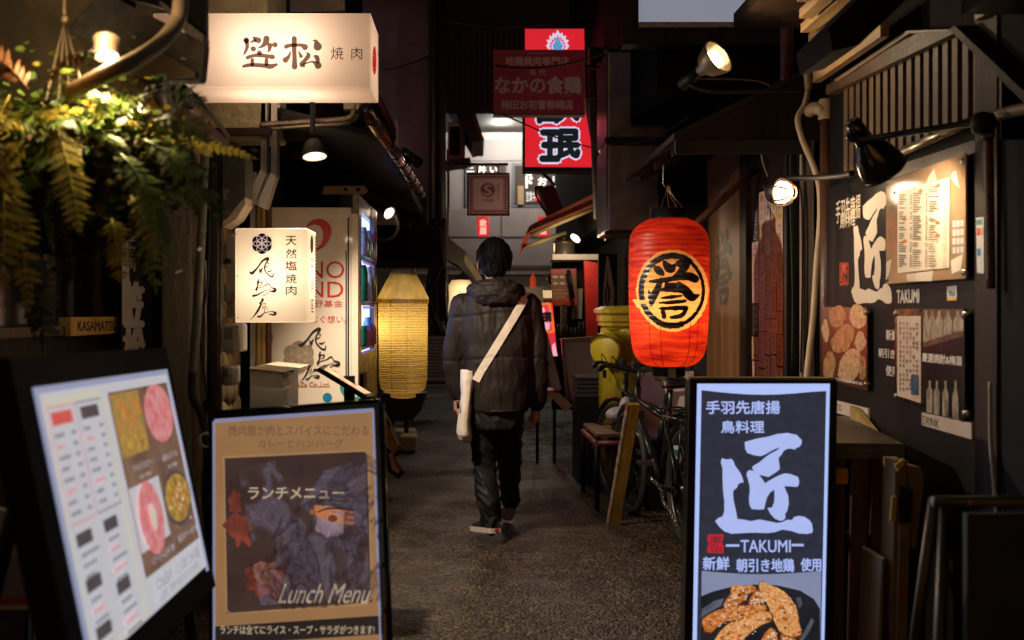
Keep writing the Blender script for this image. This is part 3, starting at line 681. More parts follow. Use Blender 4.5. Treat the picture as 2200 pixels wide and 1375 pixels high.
MB().poly(fy, [(835, 975), (842, 972), (862, 1008), (854, 1018), (842, 1008)], .002).build('label', offwhite, t)
MB().poly(fy, [(841, 975), (846, 979), (862, 1006), (857, 1011)], .004).build('stripe', redp, t)
def _wet():
    m = bpy.data.materials.new('wet_film'); m.use_nodes = True; n = m.node_tree; N = n.nodes; L = n.links; p = N['Principled BSDF']; out = N['Material Output']
    p.inputs['Base Color'].default_value = (.02, .018, .016, 1); p.inputs['Roughness'].default_value = .12
    tc = N.new('ShaderNodeTexCoord'); a = N.new('ShaderNodeTexNoise'); a.inputs['Scale'].default_value = 9; a.inputs['Detail'].default_value = 7; a.inputs['Roughness'].default_value = .75; L.new(tc.outputs['Object'], a.inputs[0])
    b = N.new('ShaderNodeTexNoise'); b.inputs['Scale'].default_value = 50; L.new(tc.outputs['Object'], b.inputs[0])
    bp = N.new('ShaderNodeBump'); bp.inputs['Strength'].default_value = .5; bp.inputs['Distance'].default_value = .01; L.new(b.outputs[0], bp.inputs['Height']); L.new(bp.outputs[0], p.inputs['Normal'])
    r = N.new('ShaderNodeMapRange'); r.inputs[1].default_value = .5; r.inputs[2].default_value = .56; L.new(a.outputs[0], r.inputs[0])
    tr = N.new('ShaderNodeBsdfTransparent'); ms = N.new('ShaderNodeMixShader'); L.new(r.outputs[0], ms.inputs[0]); L.new(tr.outputs[0], ms.inputs[1]); L.new(p.outputs[0], ms.inputs[2]); L.new(ms.outputs[0], out.inputs[0]); return m
struct(MB().add([(.25, 9.2, .004), (1.3, 9.0, .004), (1.35, 12.6, .004), (.3, 12.4, .004)], [(0, 1, 2, 3)]).build('puddle', _wet()))
smoke = bpy.data.materials.new('print_smoke'); smoke.use_nodes = True  # reflections on the poster's plastic film, painted as glowing lavender wisps
def _film_sheen():
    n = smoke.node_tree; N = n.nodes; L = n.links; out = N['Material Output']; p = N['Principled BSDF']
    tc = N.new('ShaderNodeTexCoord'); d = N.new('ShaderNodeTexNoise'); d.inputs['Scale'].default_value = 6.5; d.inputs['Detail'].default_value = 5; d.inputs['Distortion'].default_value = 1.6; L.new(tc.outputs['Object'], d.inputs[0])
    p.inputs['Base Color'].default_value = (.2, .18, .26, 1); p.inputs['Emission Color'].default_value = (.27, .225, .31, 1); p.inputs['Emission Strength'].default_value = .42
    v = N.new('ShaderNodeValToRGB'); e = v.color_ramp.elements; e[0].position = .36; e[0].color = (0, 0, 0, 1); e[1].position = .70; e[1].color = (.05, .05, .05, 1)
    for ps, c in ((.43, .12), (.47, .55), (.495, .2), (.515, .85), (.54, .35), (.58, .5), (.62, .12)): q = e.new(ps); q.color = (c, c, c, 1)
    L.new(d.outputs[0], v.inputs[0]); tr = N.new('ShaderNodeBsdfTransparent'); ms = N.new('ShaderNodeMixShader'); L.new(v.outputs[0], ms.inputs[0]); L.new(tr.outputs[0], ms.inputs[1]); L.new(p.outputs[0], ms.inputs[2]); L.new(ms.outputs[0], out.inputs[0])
_film_sheen()
# ------------------------------------------------------------------ plaster canopy, pipe and shelf at upper left
t = thing('plaster_canopy', 'stained beige plaster canopy overhanging the upper left corner', 'canopy', P(200, 100, 2.8))
fc = front(2.8)
lit_pl = mat('canopy_plaster', (.26, .205, .12), .9, col2=(.14, .115, .07), scale=5, bump=.7, bscale=18)
MB().pxprism(fc, [(-220, -500), (600, -500), (215, -8), (150, 60), (305, 172), (330, 200), (250, 215), (-220, 215)], -.05, 0).build('front_face', lit_pl, t)
m = MB(); p = [fc.at(305, 172), fc.at(-220, 120), fc.at(-220, 120)+Vector((0, -1.4, .35)), fc.at(305, 172)+Vector((0, -1.4, .35))]
fg = front(2.76)
MB().pxprism(fg, [(150, 62), (215, -8), (240, -8), (440, 92), (433, 166), (428, 172), (305, 174), (260, 140)], -.05, 0).build('gable', mat('grey_plaster', (.2, .19, .17), .95, col2=(.09, .085, .08), scale=14, bump=1, bscale=40), t)
MB().pxprism(fg, [(255, 142), (320, 100), (425, 160), (425, 170), (305, 173)], .0, .03).build('ledge', lit_pl, t)
MB().pxprism(fg, [(346, 12), (352, 8), (442, 80), (440, 96), (400, 72)], -.04, .025).build('trim', mat('weathered_trim', (.3, .27, .24), .8, var=.5, scale=30), t)
MB().pxprism(fg, [(216, -12), (262, -12), (350, 14), (440, 90), (440, -60), (216, -60)], -.04, -.005).build('roof_board', black, t)
t = thing('curved_pipe', 'thick beige pipe curving down behind the hanging fern', 'pipe', P(300, 110, 3.0))
MB().spline([P(u, v, d) for u, v, d in ((388, -80, 2.4), (388, 5, 2.4), (378, 50, 2.4), (345, 92, 2.36), (290, 130, 2.26), (235, 155, 2.24), (150, 200, 2.3))], .0178, 18).build('pipe', mat('beige_pvc', (.17, .13, .085), .45, var=.25, scale=9), t)
t = thing('shelf_board', 'red brown wooden board jutting along the wall above the plaster pillar', 'board', (-1.1, 3.6, 1.9))
MB().bbox((-1.12, 3.15, 1.905), (-.95, 4.08, 1.945), .004).build('board', mat('red_board', (.28, .1, .045), .55, var=.5, scale=6, stretch=(1, .15, 1), bump=.3), t)
tag(MB().spline([P(420, 205, 3.5), P(445, 235, 3.7), P(470, 265, 3.9), P(489, 293, 4.04)], .008).build('cable', rust), 'brown rusty cable running along the top of the red brown board', 'cable')
tag(MB().bbox(P(330, 222, 3.6), P(420, 195, 3.72), .01).build('junction_box', black), 'black flat box on top of the red brown board', 'box')
# two lamps
lc = P(229, 122, 2.32); ax = Vector((.1, -.35, -1)).normalized()
t = thing('downlight', 'round brass downlight under the plaster canopy', 'lamp', lc)
MB().lathe(lc, [(.026, .0), (.026, -.04), (.029, -.04), (.029, -.047), (.018, -.05), (0, -.07)], 24, ax).build('housing', mat('aged_housing', (.10, .075, .045), .5, var=.4), t)
MB().lathe(lc, [(0, -.006), (.024, -.006), (.024, -.01)], 20, ax).build('lens', bulbm, t)
light('lamp_light', 'SPOT', lc+ax*.02, 15, (1, .72, .4), .03, target=lc+Vector((-.35, -.15, -.8)), angle=150, parent=t)
light('bounce_fill', 'POINT', lc+Vector((.0, -.07, .01)), 5.6, (1, .68, .36), .03, parent=t)  # extra point light added to brighten the canopy and fern, no bulb here
lc = P(288, 243, 3.05)
t = thing('bulb_lamp', 'bare bulb glowing through the fern leaves', 'lamp', lc)
for dx in (-.008, .012): MB().ball(lc+Vector((dx, 0, 0)), .009, .009, .013).build('bulb', bulbm, t)
MB().lathe(lc, [(.02, .018), (.034, .03), (.03, .045), (0, .05)], 20).build('cap', offwhite, t)
light('lamp_light', 'POINT', lc+Vector((0, -.02, -.01)), 3.2, (1, .74, .45), .02, parent=t)
# ------------------------------------------------------------------ hanging fern
def leafmat(n, c, c2):
    m = mat(n, c, .45, col2=c2, scale=25, spec=.4); nt_ = m.node_tree; p_ = nt_.nodes['Principled BSDF']
    p_.inputs['Transmission Weight'].default_value = 0; p_.inputs['Subsurface Weight'].default_value = 0
    return m
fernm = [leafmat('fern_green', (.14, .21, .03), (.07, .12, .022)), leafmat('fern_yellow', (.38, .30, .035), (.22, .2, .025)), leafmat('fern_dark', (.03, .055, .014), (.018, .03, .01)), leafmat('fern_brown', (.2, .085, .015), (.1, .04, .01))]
t = thing('hanging_fern', 'large bushy fern hanging from a cord at the upper left', 'plant', P(150, 330, 2.4))
fc0 = P(140, 325, 2.42)
def frond(mb, base, d0, length, droop, wid, rnd, k, curl=0):
    mb.mat(k); nrm = Vector((rnd.gauss(0, .35), -.75+rnd.gauss(0, .3), .65)); p = V(base); d = V(d0).normalized(); n = 16; pts = []
    for i in range(n+1):
        pts.append(p.copy()); p = p+d*(length/n); d = (d+Vector((0, 0, -droop/n))+Vector((rnd.uniform(-.02, .02), rnd.uniform(-.02, .02), 0))).normalized()
    for i in range(1, n):
        f = i/n; a = pts[i]; tg = (pts[i+1]-pts[i-1]).normalized(); sd = tg.cross(nrm)
        if sd.length < .1: sd = tg.cross(Vector((0, 1, 0)))
        sd.normalize(); up = sd.cross(tg); w = wid*(sin(pi*min(1, f*.9+.12))**.7)*(1 if f < .85 else 1-.6*(f-.85)/.15)
        for s in (-1, 1):
            if rnd.random() < .06: continue
            o = (sd*s+up*rnd.gauss(0, .25)).normalized(); ln = w*rnd.uniform(.7, 1.15); hw = length/n*.42
            b0 = a-tg*hw*.8; b1 = a+tg*hw*.8; m0 = a+o*ln*.55+tg*(ln*.22)+up*(-.12*ln+curl*ln); tip = a+o*ln+tg*(ln*.42)+up*(-.3*ln+curl*ln)
            mb.add([b0, m0-tg*hw, tip, m0+tg*hw, b1], [(0, 1, 3, 4), (1, 2, 3)] if s > 0 else [(4, 3, 1, 0), (3, 2, 1)])
    mb.tube(pts[::2], [.0022*(1-.6*i/9) for i in range(len(pts[::2]))], 4)
rnd = random.Random(11)
mb = MB()
for i in range(340):
    a = rnd.uniform(0, 2*pi); el = rnd.uniform(-.7, .9)
    b = fc0+Vector((rnd.gauss(0, .095), rnd.gauss(.02, .06), rnd.uniform(-.11, .07)))
    d = Vector((cos(a), sin(a)*.8, el))
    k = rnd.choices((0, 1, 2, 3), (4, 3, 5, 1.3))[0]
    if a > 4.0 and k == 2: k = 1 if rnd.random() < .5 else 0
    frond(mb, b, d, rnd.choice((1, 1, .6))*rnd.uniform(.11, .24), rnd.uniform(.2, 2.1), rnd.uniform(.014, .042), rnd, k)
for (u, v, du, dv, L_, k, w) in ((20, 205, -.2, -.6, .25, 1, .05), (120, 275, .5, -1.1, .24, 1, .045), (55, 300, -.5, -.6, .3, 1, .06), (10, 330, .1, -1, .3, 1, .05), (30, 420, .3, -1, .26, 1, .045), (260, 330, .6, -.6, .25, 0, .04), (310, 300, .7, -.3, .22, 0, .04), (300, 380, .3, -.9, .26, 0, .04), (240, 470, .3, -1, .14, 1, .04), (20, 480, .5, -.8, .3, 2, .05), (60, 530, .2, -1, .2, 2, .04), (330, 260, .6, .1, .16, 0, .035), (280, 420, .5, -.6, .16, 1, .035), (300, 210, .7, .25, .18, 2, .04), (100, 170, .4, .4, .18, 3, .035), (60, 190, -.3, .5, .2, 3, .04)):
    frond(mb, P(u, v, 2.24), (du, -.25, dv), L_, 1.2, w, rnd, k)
# small round leaflets at the lower right of the clump
for i in range(2600):
    mb.mat(rnd.choices((0, 1, 2, 3), (4, 1.5, 4, 1))[0]); wide = rnd.random() < .55; u = rnd.gauss(190, 105) if wide else rnd.gauss(300, 36); v = rnd.gauss(330, 90) if wide else rnd.gauss(375, 75)
    c = P(u, v, rnd.uniform(2.3, 2.5)); r = rnd.uniform(.006, .013); q = Matrix.Rotation(rnd.uniform(0, 6.28), 3, 'Z') @ Matrix.Rotation(rnd.uniform(-1.2, 1.2), 3, 'X')
    mb.add([c+q @ Vector(p) for p in ((-r, 0, 0), (-.4*r, .8*r, .1*r), (.7*r, .6*r, 0), (1.3*r, 0, -.2*r), (.7*r, -.6*r, 0), (-.4*r, -.8*r, .1*r))], [(0, 5, 4, 3, 2, 1)])
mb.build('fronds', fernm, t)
m = MB(); m.ball(P(165, 410, 2.47), .17, .1, .16, 20, 14); m.build('root_ball', mat('moss', (.02, .017, .01), .95, col2=(.05, .04, .02), scale=30, bump=1, bscale=40), t)
m = MB(); top = P(137, -60, 2.42)
m.tube([top, P(138, 48, 2.4)], .0035, 6); m.ball(P(138, 40, 2.4), .008)
for u in (98, 125, 150, 185): m.tube([P(138, 45, 2.4), P(u, 215, 2.34+(.05 if u in (125, 150) else 0))], .0022, 5)
m.build('hanging_cord', mat('jute', (.16, .12, .07), .9), t)
# ------------------------------------------------------------------ lit menu board, far left
BL = [Vector(p) for p in ((-.725, 1.76, 1.144), (-.7325, 2.51, 1.1325), (-.6375, 2.504, .685), (-.63, 1.754, .696))]
fL = Fr(BL[3], BL[2]-BL[3], BL[0]-BL[3]); wL = (BL[2]-BL[3]).length; hL = (BL[0]-BL[3]).length
t = thing('menu_board', 'large lit menu board with meat photographs leaning back at the lower left', 'menu board', (-.72, 2.13, 0))
MB().frbox(fL, -.075, -.06, wL+.055, hL+.065, -.05, 0).build('frame', mat('matt_black', (.008, .007, .007), .75, spec=.15), t)
def pr(n, c, e=.8, c2=None, sc=40, st=(1, 1, 1), var=.12): return mat('print_'+n, c, .45, emit=e, col2=c2, scale=sc, stretch=st, var=var)
lw = pr('white', (.53, .53, .57), .85, var=.05); lc_ = pr('cream', (.60, .58, .48), .85, var=.05); lred = pr('red', (.62, .09, .08), .9); ldk = pr('dark', (.09, .075, .08), .7)
lgrey = pr('greytext', (.30, .30, .34), .8); lpink = pr('rose', (.62, .33, .35), .9); lbr = pr('brown', (.12, .06, .04), .9, (.2, .12, .08), 14)
lmeat = pr('meat', (.52, .09, .10), .95, (.62, .30, .30), 45); lorange = pr('orange', (.55, .22, .03), .9, (.35, .13, .04), 60); lgreen = pr('salad', (.16, .2, .05), .9, (.5, .2, .06), 50); lgold = pr('curry', (.55, .33, .06), .9, (.16, .07, .02), 55)
sp_ = fL.px(216, 834)[0]/wL
rm = lambda s: s/.5*sp_ if s < .5 else sp_+(s-.5)/.5*(1-sp_)
L = lambda s, q: (rm(s)*wL, (1-q)*hL)
m = MB(); R_ = lambda k, s0, q0, s1, q1, z=.002: m.mat(k).poly(fL, [L(s0, q0), L(s1, q0), L(s1, q1), L(s0, q1)], z, px=False)
R_(0, 0, 0, 1, 1); R_(1, .02, .015, .49, .985); R_(0, .03, .05, .46, .97)
def frame_(k, s0, q0, s1, q1, w=.006):
    R_(k, s0, q0, s1, q0+w*1.6); R_(k, s0, q1-w*1.6, s1, q1); R_(k, s0, q0, s0+w, q1); R_(k, s1-w, q0, s1, q1)
frame_(5, .03, .05, .24, .5); frame_(4, .25, .05, .47, .5)
R_(2, .055, .075, .21, .125); R_(3, .28, .075, .43, .125)
for c0, c1 in ((.05, .22), (.27, .45)):
    for k in range(8):
        q = .155+k*.042; R_(5 if k in (1, 5) else 4, c0, q, c0+random.uniform(.06, .1), q+.016); R_(4, c1-.045, q, c1-.005, q+.016)
for c0, q0, n in ((.05, .53, 3), (.27, .53, 5), (.05, .7, 4), (.27, .78, 4), (.05, .88, 3)):
    R_(3, c0, q0, c0+.12, q0+.05)
    for k in range(n): R_(5 if random.random() < .25 else 4, c0+.01, q0+.075+k*.04, c0+random.uniform(.09, .16), q0+.09+k*.04)
R_(6, .52, .04, .98, .845)
# photographs
R_(10, .53, .05, .73, .33); R_(6, .745, .05, .97, .36)
m.mat(7); m.disc(fL, *L(.855, .18), .10, .065, .004, px=False)
for q in range(6): m.mat(9).disc(fL, L(.57+.025*q, 0)[0], L(0, .26+.02*(q % 2))[1], .018, .02, .004, px=False)
for q in range(5): m.mat(8).disc(fL, L(.58+.03*q, 0)[0], L(0, .1+.04*(q % 3))[1], .014, .012, .005, px=False)
R_(0, .525, .46, .75, .74)
m.mat(7).disc(fL, *L(.635, .62), .076, .075, .004, px=False); m.mat(1).disc(fL, *L(.64, .62), .018, .028, .006, px=False)
m.mat(3).disc(fL, *L(.86, .60), .105, .062, .004, px=False); m.mat(11).disc(fL, *L(.86, .60), .094, .052, .005, px=False)
for q in range(40): m.mat(random.choice((1, 8, 11))).disc(fL, L(.86, 0)[0]+random.gauss(0, .03), L(0, .6)[1]+random.gauss(0, .022), .005, .004, .006, px=False, n=8)
def T_(k, s, s0, q0, s1, q1, b=.02): m.mat(k).text(fL, s, rm(s0)*wL, (1-q0)*hL, rm(s1)*wL, (1-q1)*hL, .006, bold=0, px=False)
T_(0, 'スパイスカレー', .56, .40, .71, .37); T_(0, '¥1,280', .60, .44, .68, .42); T_(0, '和牛ランチ', .79, .41, .92, .375); T_(0, '¥1,380', .82, .45, .9, .43)
T_(0, 'ハンバーグ ¥1,180', .56, .815, .74, .775); T_(0, '温玉カレー ¥1,100', .78, .80, .96, .765)
T_(4, 'OPEN  17:00-24:00', .56, .92, .93, .87); T_(4, 'TEL 06-6233-3263', .56, .965, .9, .935)
m.build('print', [lw, lc_, lred, ldk, lgrey, lpink, lbr, lmeat, lorange, lgold, lgreen, lgold], t)
m = MB(); m.frbox(fL, -.012, -.012, 0, hL+.012, 0, .004); m.frbox(fL, wL, -.012, wL+.012, hL+.012, 0, .004); m.frbox(fL, 0, hL, wL, hL+.012, 0, .004); m.build('edge_strip', mat('clear_edge', (.5, .53, .65), .2, emit=.5, ecol=(.5, .55, .8)), t)
m = MB()
for s in (.06, .94):
    p = fL.w(wL*s, .05, -.04); m.tube([p, Vector((p.x+.12, p.y, 0))], .014, 8); m.tube([fL.w(wL*s, hL*.8, -.05), Vector((-1.02, p.y, 0))], .014, 8)
m.each('leg', black, t)
# round white board behind it
t = thing('round_board', 'white rounded board with a red stripe standing behind the lit menu board', 'board', (-1.2, 2.5, 0))
fr_ = front(2.62)
pts = [(-120+cos(a)*215, 1300-215+215*0+0) for a in (0,)]
MB().pxprism(fr_, [(-200, 1085), (-60, 1082), (40, 1105), (92, 1160), (108, 1230), (110, 1310), (-200, 1310)], -.03, 0).build('board', mat('enamel_white', (.55, .47, .4), .45, var=.15), t)
MB().poly(fr_, [(-200, 1195), (101, 1195), (108, 1230), (110, 1300), (-200, 1300)], .001).build('notice', mat('grey_notice', (.33, .3, .32), .6, col2=(.2, .18, .2), scale=60, stretch=(1, 1, 6)), t)
MB().poly(fr_, [(-200, 1270), (110, 1288), (110, 1300), (-200, 1290)], .003).build('red_stripe', redp, t)
MB().tube([fr_.at(60, 1308, -.015), fr_.at(60, 1308, -.015)*1+Vector((0, 0, -fr_.at(60, 1308).z))], .012, 8).build('leg', steel, t)
# ------------------------------------------------------------------ lunch poster stand
BU = [Vector(p) for p in ((-.741, 3.027, .971), (-.285, 2.974, 1.006), (-.254, 2.846, .408), (-.71, 2.899, .372))]
fU = Fr(BU[3], BU[2]-BU[3], BU[0]-BU[3]); wU = .458; hU = .613
t = thing('poster_stand', 'black framed lunch poster stand with a film covered picture at the front left', 'poster stand', (-.5, 2.9, 0))
MB().frbox(fU, -.012, -.36, wU+.014, hU+.02, -.05, -.004).build('frame', black_gloss, t)
m = MB(); m.tube([fU.w(-.012, hU+.02, -.02), fU.w(wU+.014, hU+.02, -.02)], .014, 10); m.tube([fU.w(wU+.012, hU+.02, -.02), fU.w(wU+.012, -.36, -.02)], .016, 10); m.tube([fU.w(-.014, hU+.02, -.02), fU.w(-.014, -.36, -.02)], .012, 10)
for q in range(7): m.ball(fU.w(wU+.012, hU-.06-q*.12, -.002), .006)
m.build('rail', black_gloss, t)
MB().frbox(fU, .0, hU+.022, wU, hU+.030, -.04, -.02).build('gold_edge', mat('dull_gold', (.2, .14, .07), .5, .4), t)
m = MB(); m.frbox(fU, -.001, hU-.004, wU, hU+.006, -.004, .003); m.frbox(fU, -.006, -.25, 0, hU, -.004, .003); m.frbox(fU, wU-.004, -.25, wU+.001, hU, -.004, .003)
m.build('light_edge', mat('blue_edge', (.4, .42, .6), .3, emit=.45, ecol=(.42, .45, .75)), t)
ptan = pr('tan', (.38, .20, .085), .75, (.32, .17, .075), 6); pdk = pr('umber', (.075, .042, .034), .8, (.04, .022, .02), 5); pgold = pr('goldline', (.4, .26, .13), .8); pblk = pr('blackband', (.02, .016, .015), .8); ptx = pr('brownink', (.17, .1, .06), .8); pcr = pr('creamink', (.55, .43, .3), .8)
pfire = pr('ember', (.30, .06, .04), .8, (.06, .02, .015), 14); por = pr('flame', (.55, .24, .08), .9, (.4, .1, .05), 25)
m = MB(); m.mat(0).poly(fU, [(0, -.25), (wU, -.25), (wU, hU), (0, hU)], .0, px=False)
m.mat(1).poly(fU, [(483, 985), (788, 970), (800, 1293), (488, 1318)], .001)
m.mat(2)
for q in ([(478, 985), (482, 992), (488, 1310), (495, 1318), (784, 1298), (798, 1285), (792, 978), (784, 968), (484, 982)],):
    q = q+[q[0]]
    for a_, b_ in zip(q, q[1:]): m.stroke(fU, [(*a_, 2.2), (*b_, 2.2)], .003, raw=True)
m.mat(3).poly(fU, [(463, 1346), (821, 1322), (822, 1362), (463, 1386)], .002)
m.mat(4)
m.mat(4).text(fU, '焼肉屋が肉とスパイスにこだわる', 492, 914, 792, 936, .003, bold=.012); m.text(fU, 'カレーとハンバーグ', 556, 944, 738, 962, .003, bold=.012)
rnd = random.Random(41)
def blob(k, u, v, ru, rv, z, j=.25):
    m.mat(k).poly(fU, [(u+ru*cos(a)*(1+j*noise.noise(Vector((cos(a)*2+u, sin(a)*2, v)))*2), v+rv*sin(a)*(1+j*noise.noise(Vector((cos(a)*2+u, sin(a)*2, v)))*2)) for a in [i*pi/14 for i in range(28)]], z)
blob(6, 515, 1140, 26, 34, .002, .5); blob(6, 570, 1240, 40, 38, .002, .5); blob(8, 575, 1232, 26, 22, .0022, .5); blob(6, 505, 1080, 14, 26, .002, .5)
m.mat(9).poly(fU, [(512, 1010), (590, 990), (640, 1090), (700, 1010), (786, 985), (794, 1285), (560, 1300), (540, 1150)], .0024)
blob(10, 712, 1122, 32, 30, .0026); blob(7, 690, 1100, 22, 14, .0028)
for q in range(3): m.mat(7).stroke(fU, [(700, 1090+q*13, 7), (757, 1100+q*12, 8)], .003)
m.mat(6).disc(fU, 716, 1114, 10, 8, .0035)
m.mat(3).stroke(fU, [(684, 1100, 3), (710, 1092, 4), (760, 1096, 4)], .0032)
m.mat(5).text(fU, 'ランチメニュー', 535, 1047, 740, 1072, .004, bold=.02); m.text(fU, 'Lunch Menu', 606, 1254, 796, 1296, .004, bold=0, shear=.35)
m.text(fU, 'ランチは全てにライス・スープ・サラダがつきます!', 475, 1343, 805, 1362, .004, bold=.01)
m.build('poster', [ptan, pdk, pgold, pblk, ptx, pcr, pfire, por, pr('grilled', (.34, .15, .10), .8, (.12, .04, .03), 60), smoke, pr('rosegrey', (.34, .26, .32), .8, (.2, .12, .14), 40)], t)  # smoke: painted reflections on the poster's plastic film
film = bpy.data.materials.new('film'); film.use_nodes = True
def _film():
    n = film.node_tree; N = n.nodes; L = n.links; out = N['Material Output']; p = N['Principled BSDF']
    tc = N.new('ShaderNodeTexCoord'); d = N.new('ShaderNodeTexNoise'); d.inputs['Scale'].default_value = 5.5; d.inputs['Detail'].default_value = 4; d.inputs['Distortion'].default_value = 2.2
    L.new(tc.outputs['Object'], d.inputs[0])
    bp = N.new('ShaderNodeBump'); bp.inputs['Strength'].default_value = 1; bp.inputs['Distance'].default_value = .05; L.new(d.outputs[0], bp.inputs['Height']); L.new(bp.outputs[0], p.inputs['Normal'])
    p.inputs['Base Color'].default_value = (.5, .46, .62, 1); p.inputs['Roughness'].default_value = .12
    v = N.new('ShaderNodeValToRGB'); e = v.color_ramp.elements; e[0].position = .40; e[0].color = (0, 0, 0, 1); e[1].position = .62; e[1].color = (0, 0, 0, 1)
    for ps, c in ((.46, .05), (.5, .6), (.53, .12), (.57, .35)): q = e.new(ps); q.color = (c, c, c, 1)
    L.new(d.outputs[0], v.inputs[0])
    tr = N.new('ShaderNodeBsdfTransparent'); ms = N.new('ShaderNodeMixShader'); L.new(v.outputs[0], ms.inputs[0]); L.new(tr.outputs[0], ms.inputs[1]); L.new(p.outputs[0], ms.inputs[2]); L.new(ms.outputs[0], out.inputs[0])
_film()
m = MB(); q = [(600, 1115), (640, 1090), (690, 1060), (735, 1000), (790, 975), (812, 990), (820, 1290), (700, 1305), (600, 1310), (560, 1240)]
m.pxprism(fU, q, .006, .0075); m.build('plastic_film', film, t)
m = MB()
for y in (-.33,): m.tube([fU.w(.02, y, -.03), V(fU.w(.02, y, -.03).x, 2.9, 0)], .014); m.tube([fU.w(wU-.02, y, -.03), V(fU.w(wU-.02, y, -.03).x, 2.86, 0)], .014)
for x in (.04, wU-.04): m.tube([fU.w(x, hU-.05, -.05), V(fU.w(x, 0, 0).x, 3.45, 0)], .014)
m.each('leg', black, t)
# ================================================================== right side
RX = 1.52
fw = rightwall(RX)
t = thing('shop_wall', 'black timber shop wall carrying the white brushed lettering on the right', 'wall', (RX, 3.5, 0))
MB().box((RX, 1.2, 0), (RX+.25, 4.62, 4.2)).build('boarding', dirtwall, t)
pan = mat('black_board', (.010, .009, .008), .5, var=.5, scale=3, stretch=(1, 1, .4), spec=.16)
MB().pxprism(fw, [(1782, 404), (2142, 288), (2142, 1180), (1782, 950)], 0, .012).build('sign_panel', pan, t)
MB().pxprism(fw, [(1917, 362), (2137, 290), (2137, 318), (1917, 385)], .012, .016).build('pale_band', mat('grey_band', (.10, .09, .07), .35, var=.3), t)  # lamp reflection on the glossy black panel, painted as a paler strip
cw = mat('cream_lettering', (.68, .58, .46), .55, var=.06)
T1 = [(632, 260), (760, 225), (900, 200), (1000, 170), (1120, 158), (1220, 180), (1280, 240), (1275, 290), (1245, 320), (1220, 325), (1200, 348), (1160, 335), (1110, 340), (1070, 365), (1060, 390), (1015, 445), (1025, 510), (1030, 570), (980, 610), (930, 640), (905, 658), (850, 645), (800, 635), (775, 610), (740, 590), (715, 560), (725, 535), (800, 490), (870, 430), (920, 395), (970, 370), (1010, 345), (1035, 320), (980, 340), (920, 370), (860, 405), (810, 422), (740, 412), (660, 385), (638, 340)]
T2 = [(680, 580), (740, 590), (775, 610), (800, 640), (830, 680), (865, 730), (900, 705), (960, 670), (1030, 635), (1090, 617), (1150, 625), (1235, 655), (1250, 700), (1245, 750), (1225, 770), (1150, 765), (1080, 762), (1095, 800), (1125, 870), (1132, 960), (1115, 1040), (1090, 1080), (1095, 1120), (1070, 1150), (1030, 1155), (970, 1130), (920, 1070), (890, 1010), (940, 1005), (965, 950), (970, 880), (968, 800), (920, 835), (885, 890), (865, 960), (852, 1025), (780, 1028), (710, 1020), (685, 970), (680, 900), (690, 820), (688, 760), (670, 690), (652, 630), (660, 600)]
T3 = [(380, 445), (420, 460), (480, 452), (505, 480), (520, 525), (560, 580), (595, 635), (610, 680), (620, 720), (580, 725), (555, 745), (545, 780), (510, 805), (498, 830), (505, 920), (525, 1010), (540, 1080), (548, 1135), (620, 1142), (700, 1160), (800, 1140), (900, 1160), (1000, 1180), (1060, 1170), (1110, 1145), (1170, 1145), (1190, 1115), (1240, 1100), (1310, 1110), (1370, 1150), (1395, 1190), (1405, 1250), (1400, 1290), (1340, 1305), (1250, 1300), (1160, 1270), (1060, 1255), (970, 1285), (890, 1295), (750, 1290), (600, 1295), (480, 1303), (400, 1275), (340, 1220), (295, 1160), (330, 1125), (380, 1105), (400, 1050), (400, 930), (385, 800), (380, 640), (380, 560), (362, 500), (365, 460)]
def takumi(m, fr, x0, y0, x1, y1, z):
    f = lambda p: (x0+(p[0]-295)/1110*(x1-x0), y1+(p[1]-158)/1147*(y0-y1))
    for T in (T1, T2, T3): m.poly(fr, [f(p) for p in T], z, px=False)
m = MB()
takumi(m, fw, fw.px(1836, 560)[0], fw.px(1850, 654)[1], fw.px(1924, 560)[0], fw.px(1892, 413)[1], .0135)
def wtext(m, fr, s, u0, v0, u1, v1, z=.0135, **k):
    """box on a receding face given by its near-left top and far-right bottom photo points"""
    a = fr.px(u0, v0); b = fr.px(u1, v1); m.text(fr, s, a[0], b[1], b[0], a[1], z, px=False, **k) if False else m.text(fr, s, a[0], b[1], b[0], a[1], z, px=False, **k)
def vt(m, fr, s, u0, v0, u1, v1, z=.0135, **k):
    a = fr.px(u0, v0); b = fr.px(u1, v1)
    m.text(fr, s, min(a[0], b[0]), max(a[1], b[1]), max(a[0], b[0]), min(a[1], b[1]), z, px=False, **k)
vt(m, fw, '手羽先唐揚', 1803, 432, 1856, 468, bold=.01); vt(m, fw, '鳥料理', 1812, 458, 1845, 484, bold=.01)
m.build('brush_lettering', cw, t)
m = MB()
vt(m, fw, 'TAKUMI', 1935, 624, 1983, 650, bold=.04); vt(m, fw, '新鮮', 1912, 708, 1936, 732, bold=.03); vt(m, fw, '朝引き地鶏', 1896, 748, 1958, 774, bold=.03); vt(m, fw, '使用', 1912, 785, 1936, 810, bold=.03)
m.build('lettering', letw, t)
ored = mat('orange_seal', (.55, .07, .02), .5)
def seal(m, fr, u0, v0, u1, v1, z=.0135, w=1.6):
    for a in ((u0, v0, u1, v0), (u1, v0, u1, v1), (u1, v1, u0, v1), (u0, v1, u0, v0)): m.stroke(fr, [(a[0], a[1], w), (a[2], a[3], w)], z, raw=True)
    vm = (v0+v1)/2; vt(m, fr, '寓', u0+2, v0+2, u1-2, vm, z, bold=.03); vt(m, fr, '弘', u0+2, vm+1, u1-2, v1-2, z, bold=.03)
m = MB(); seal(m, fw, 1812, 565, 1829, 612); m.build('seal', ored, t)
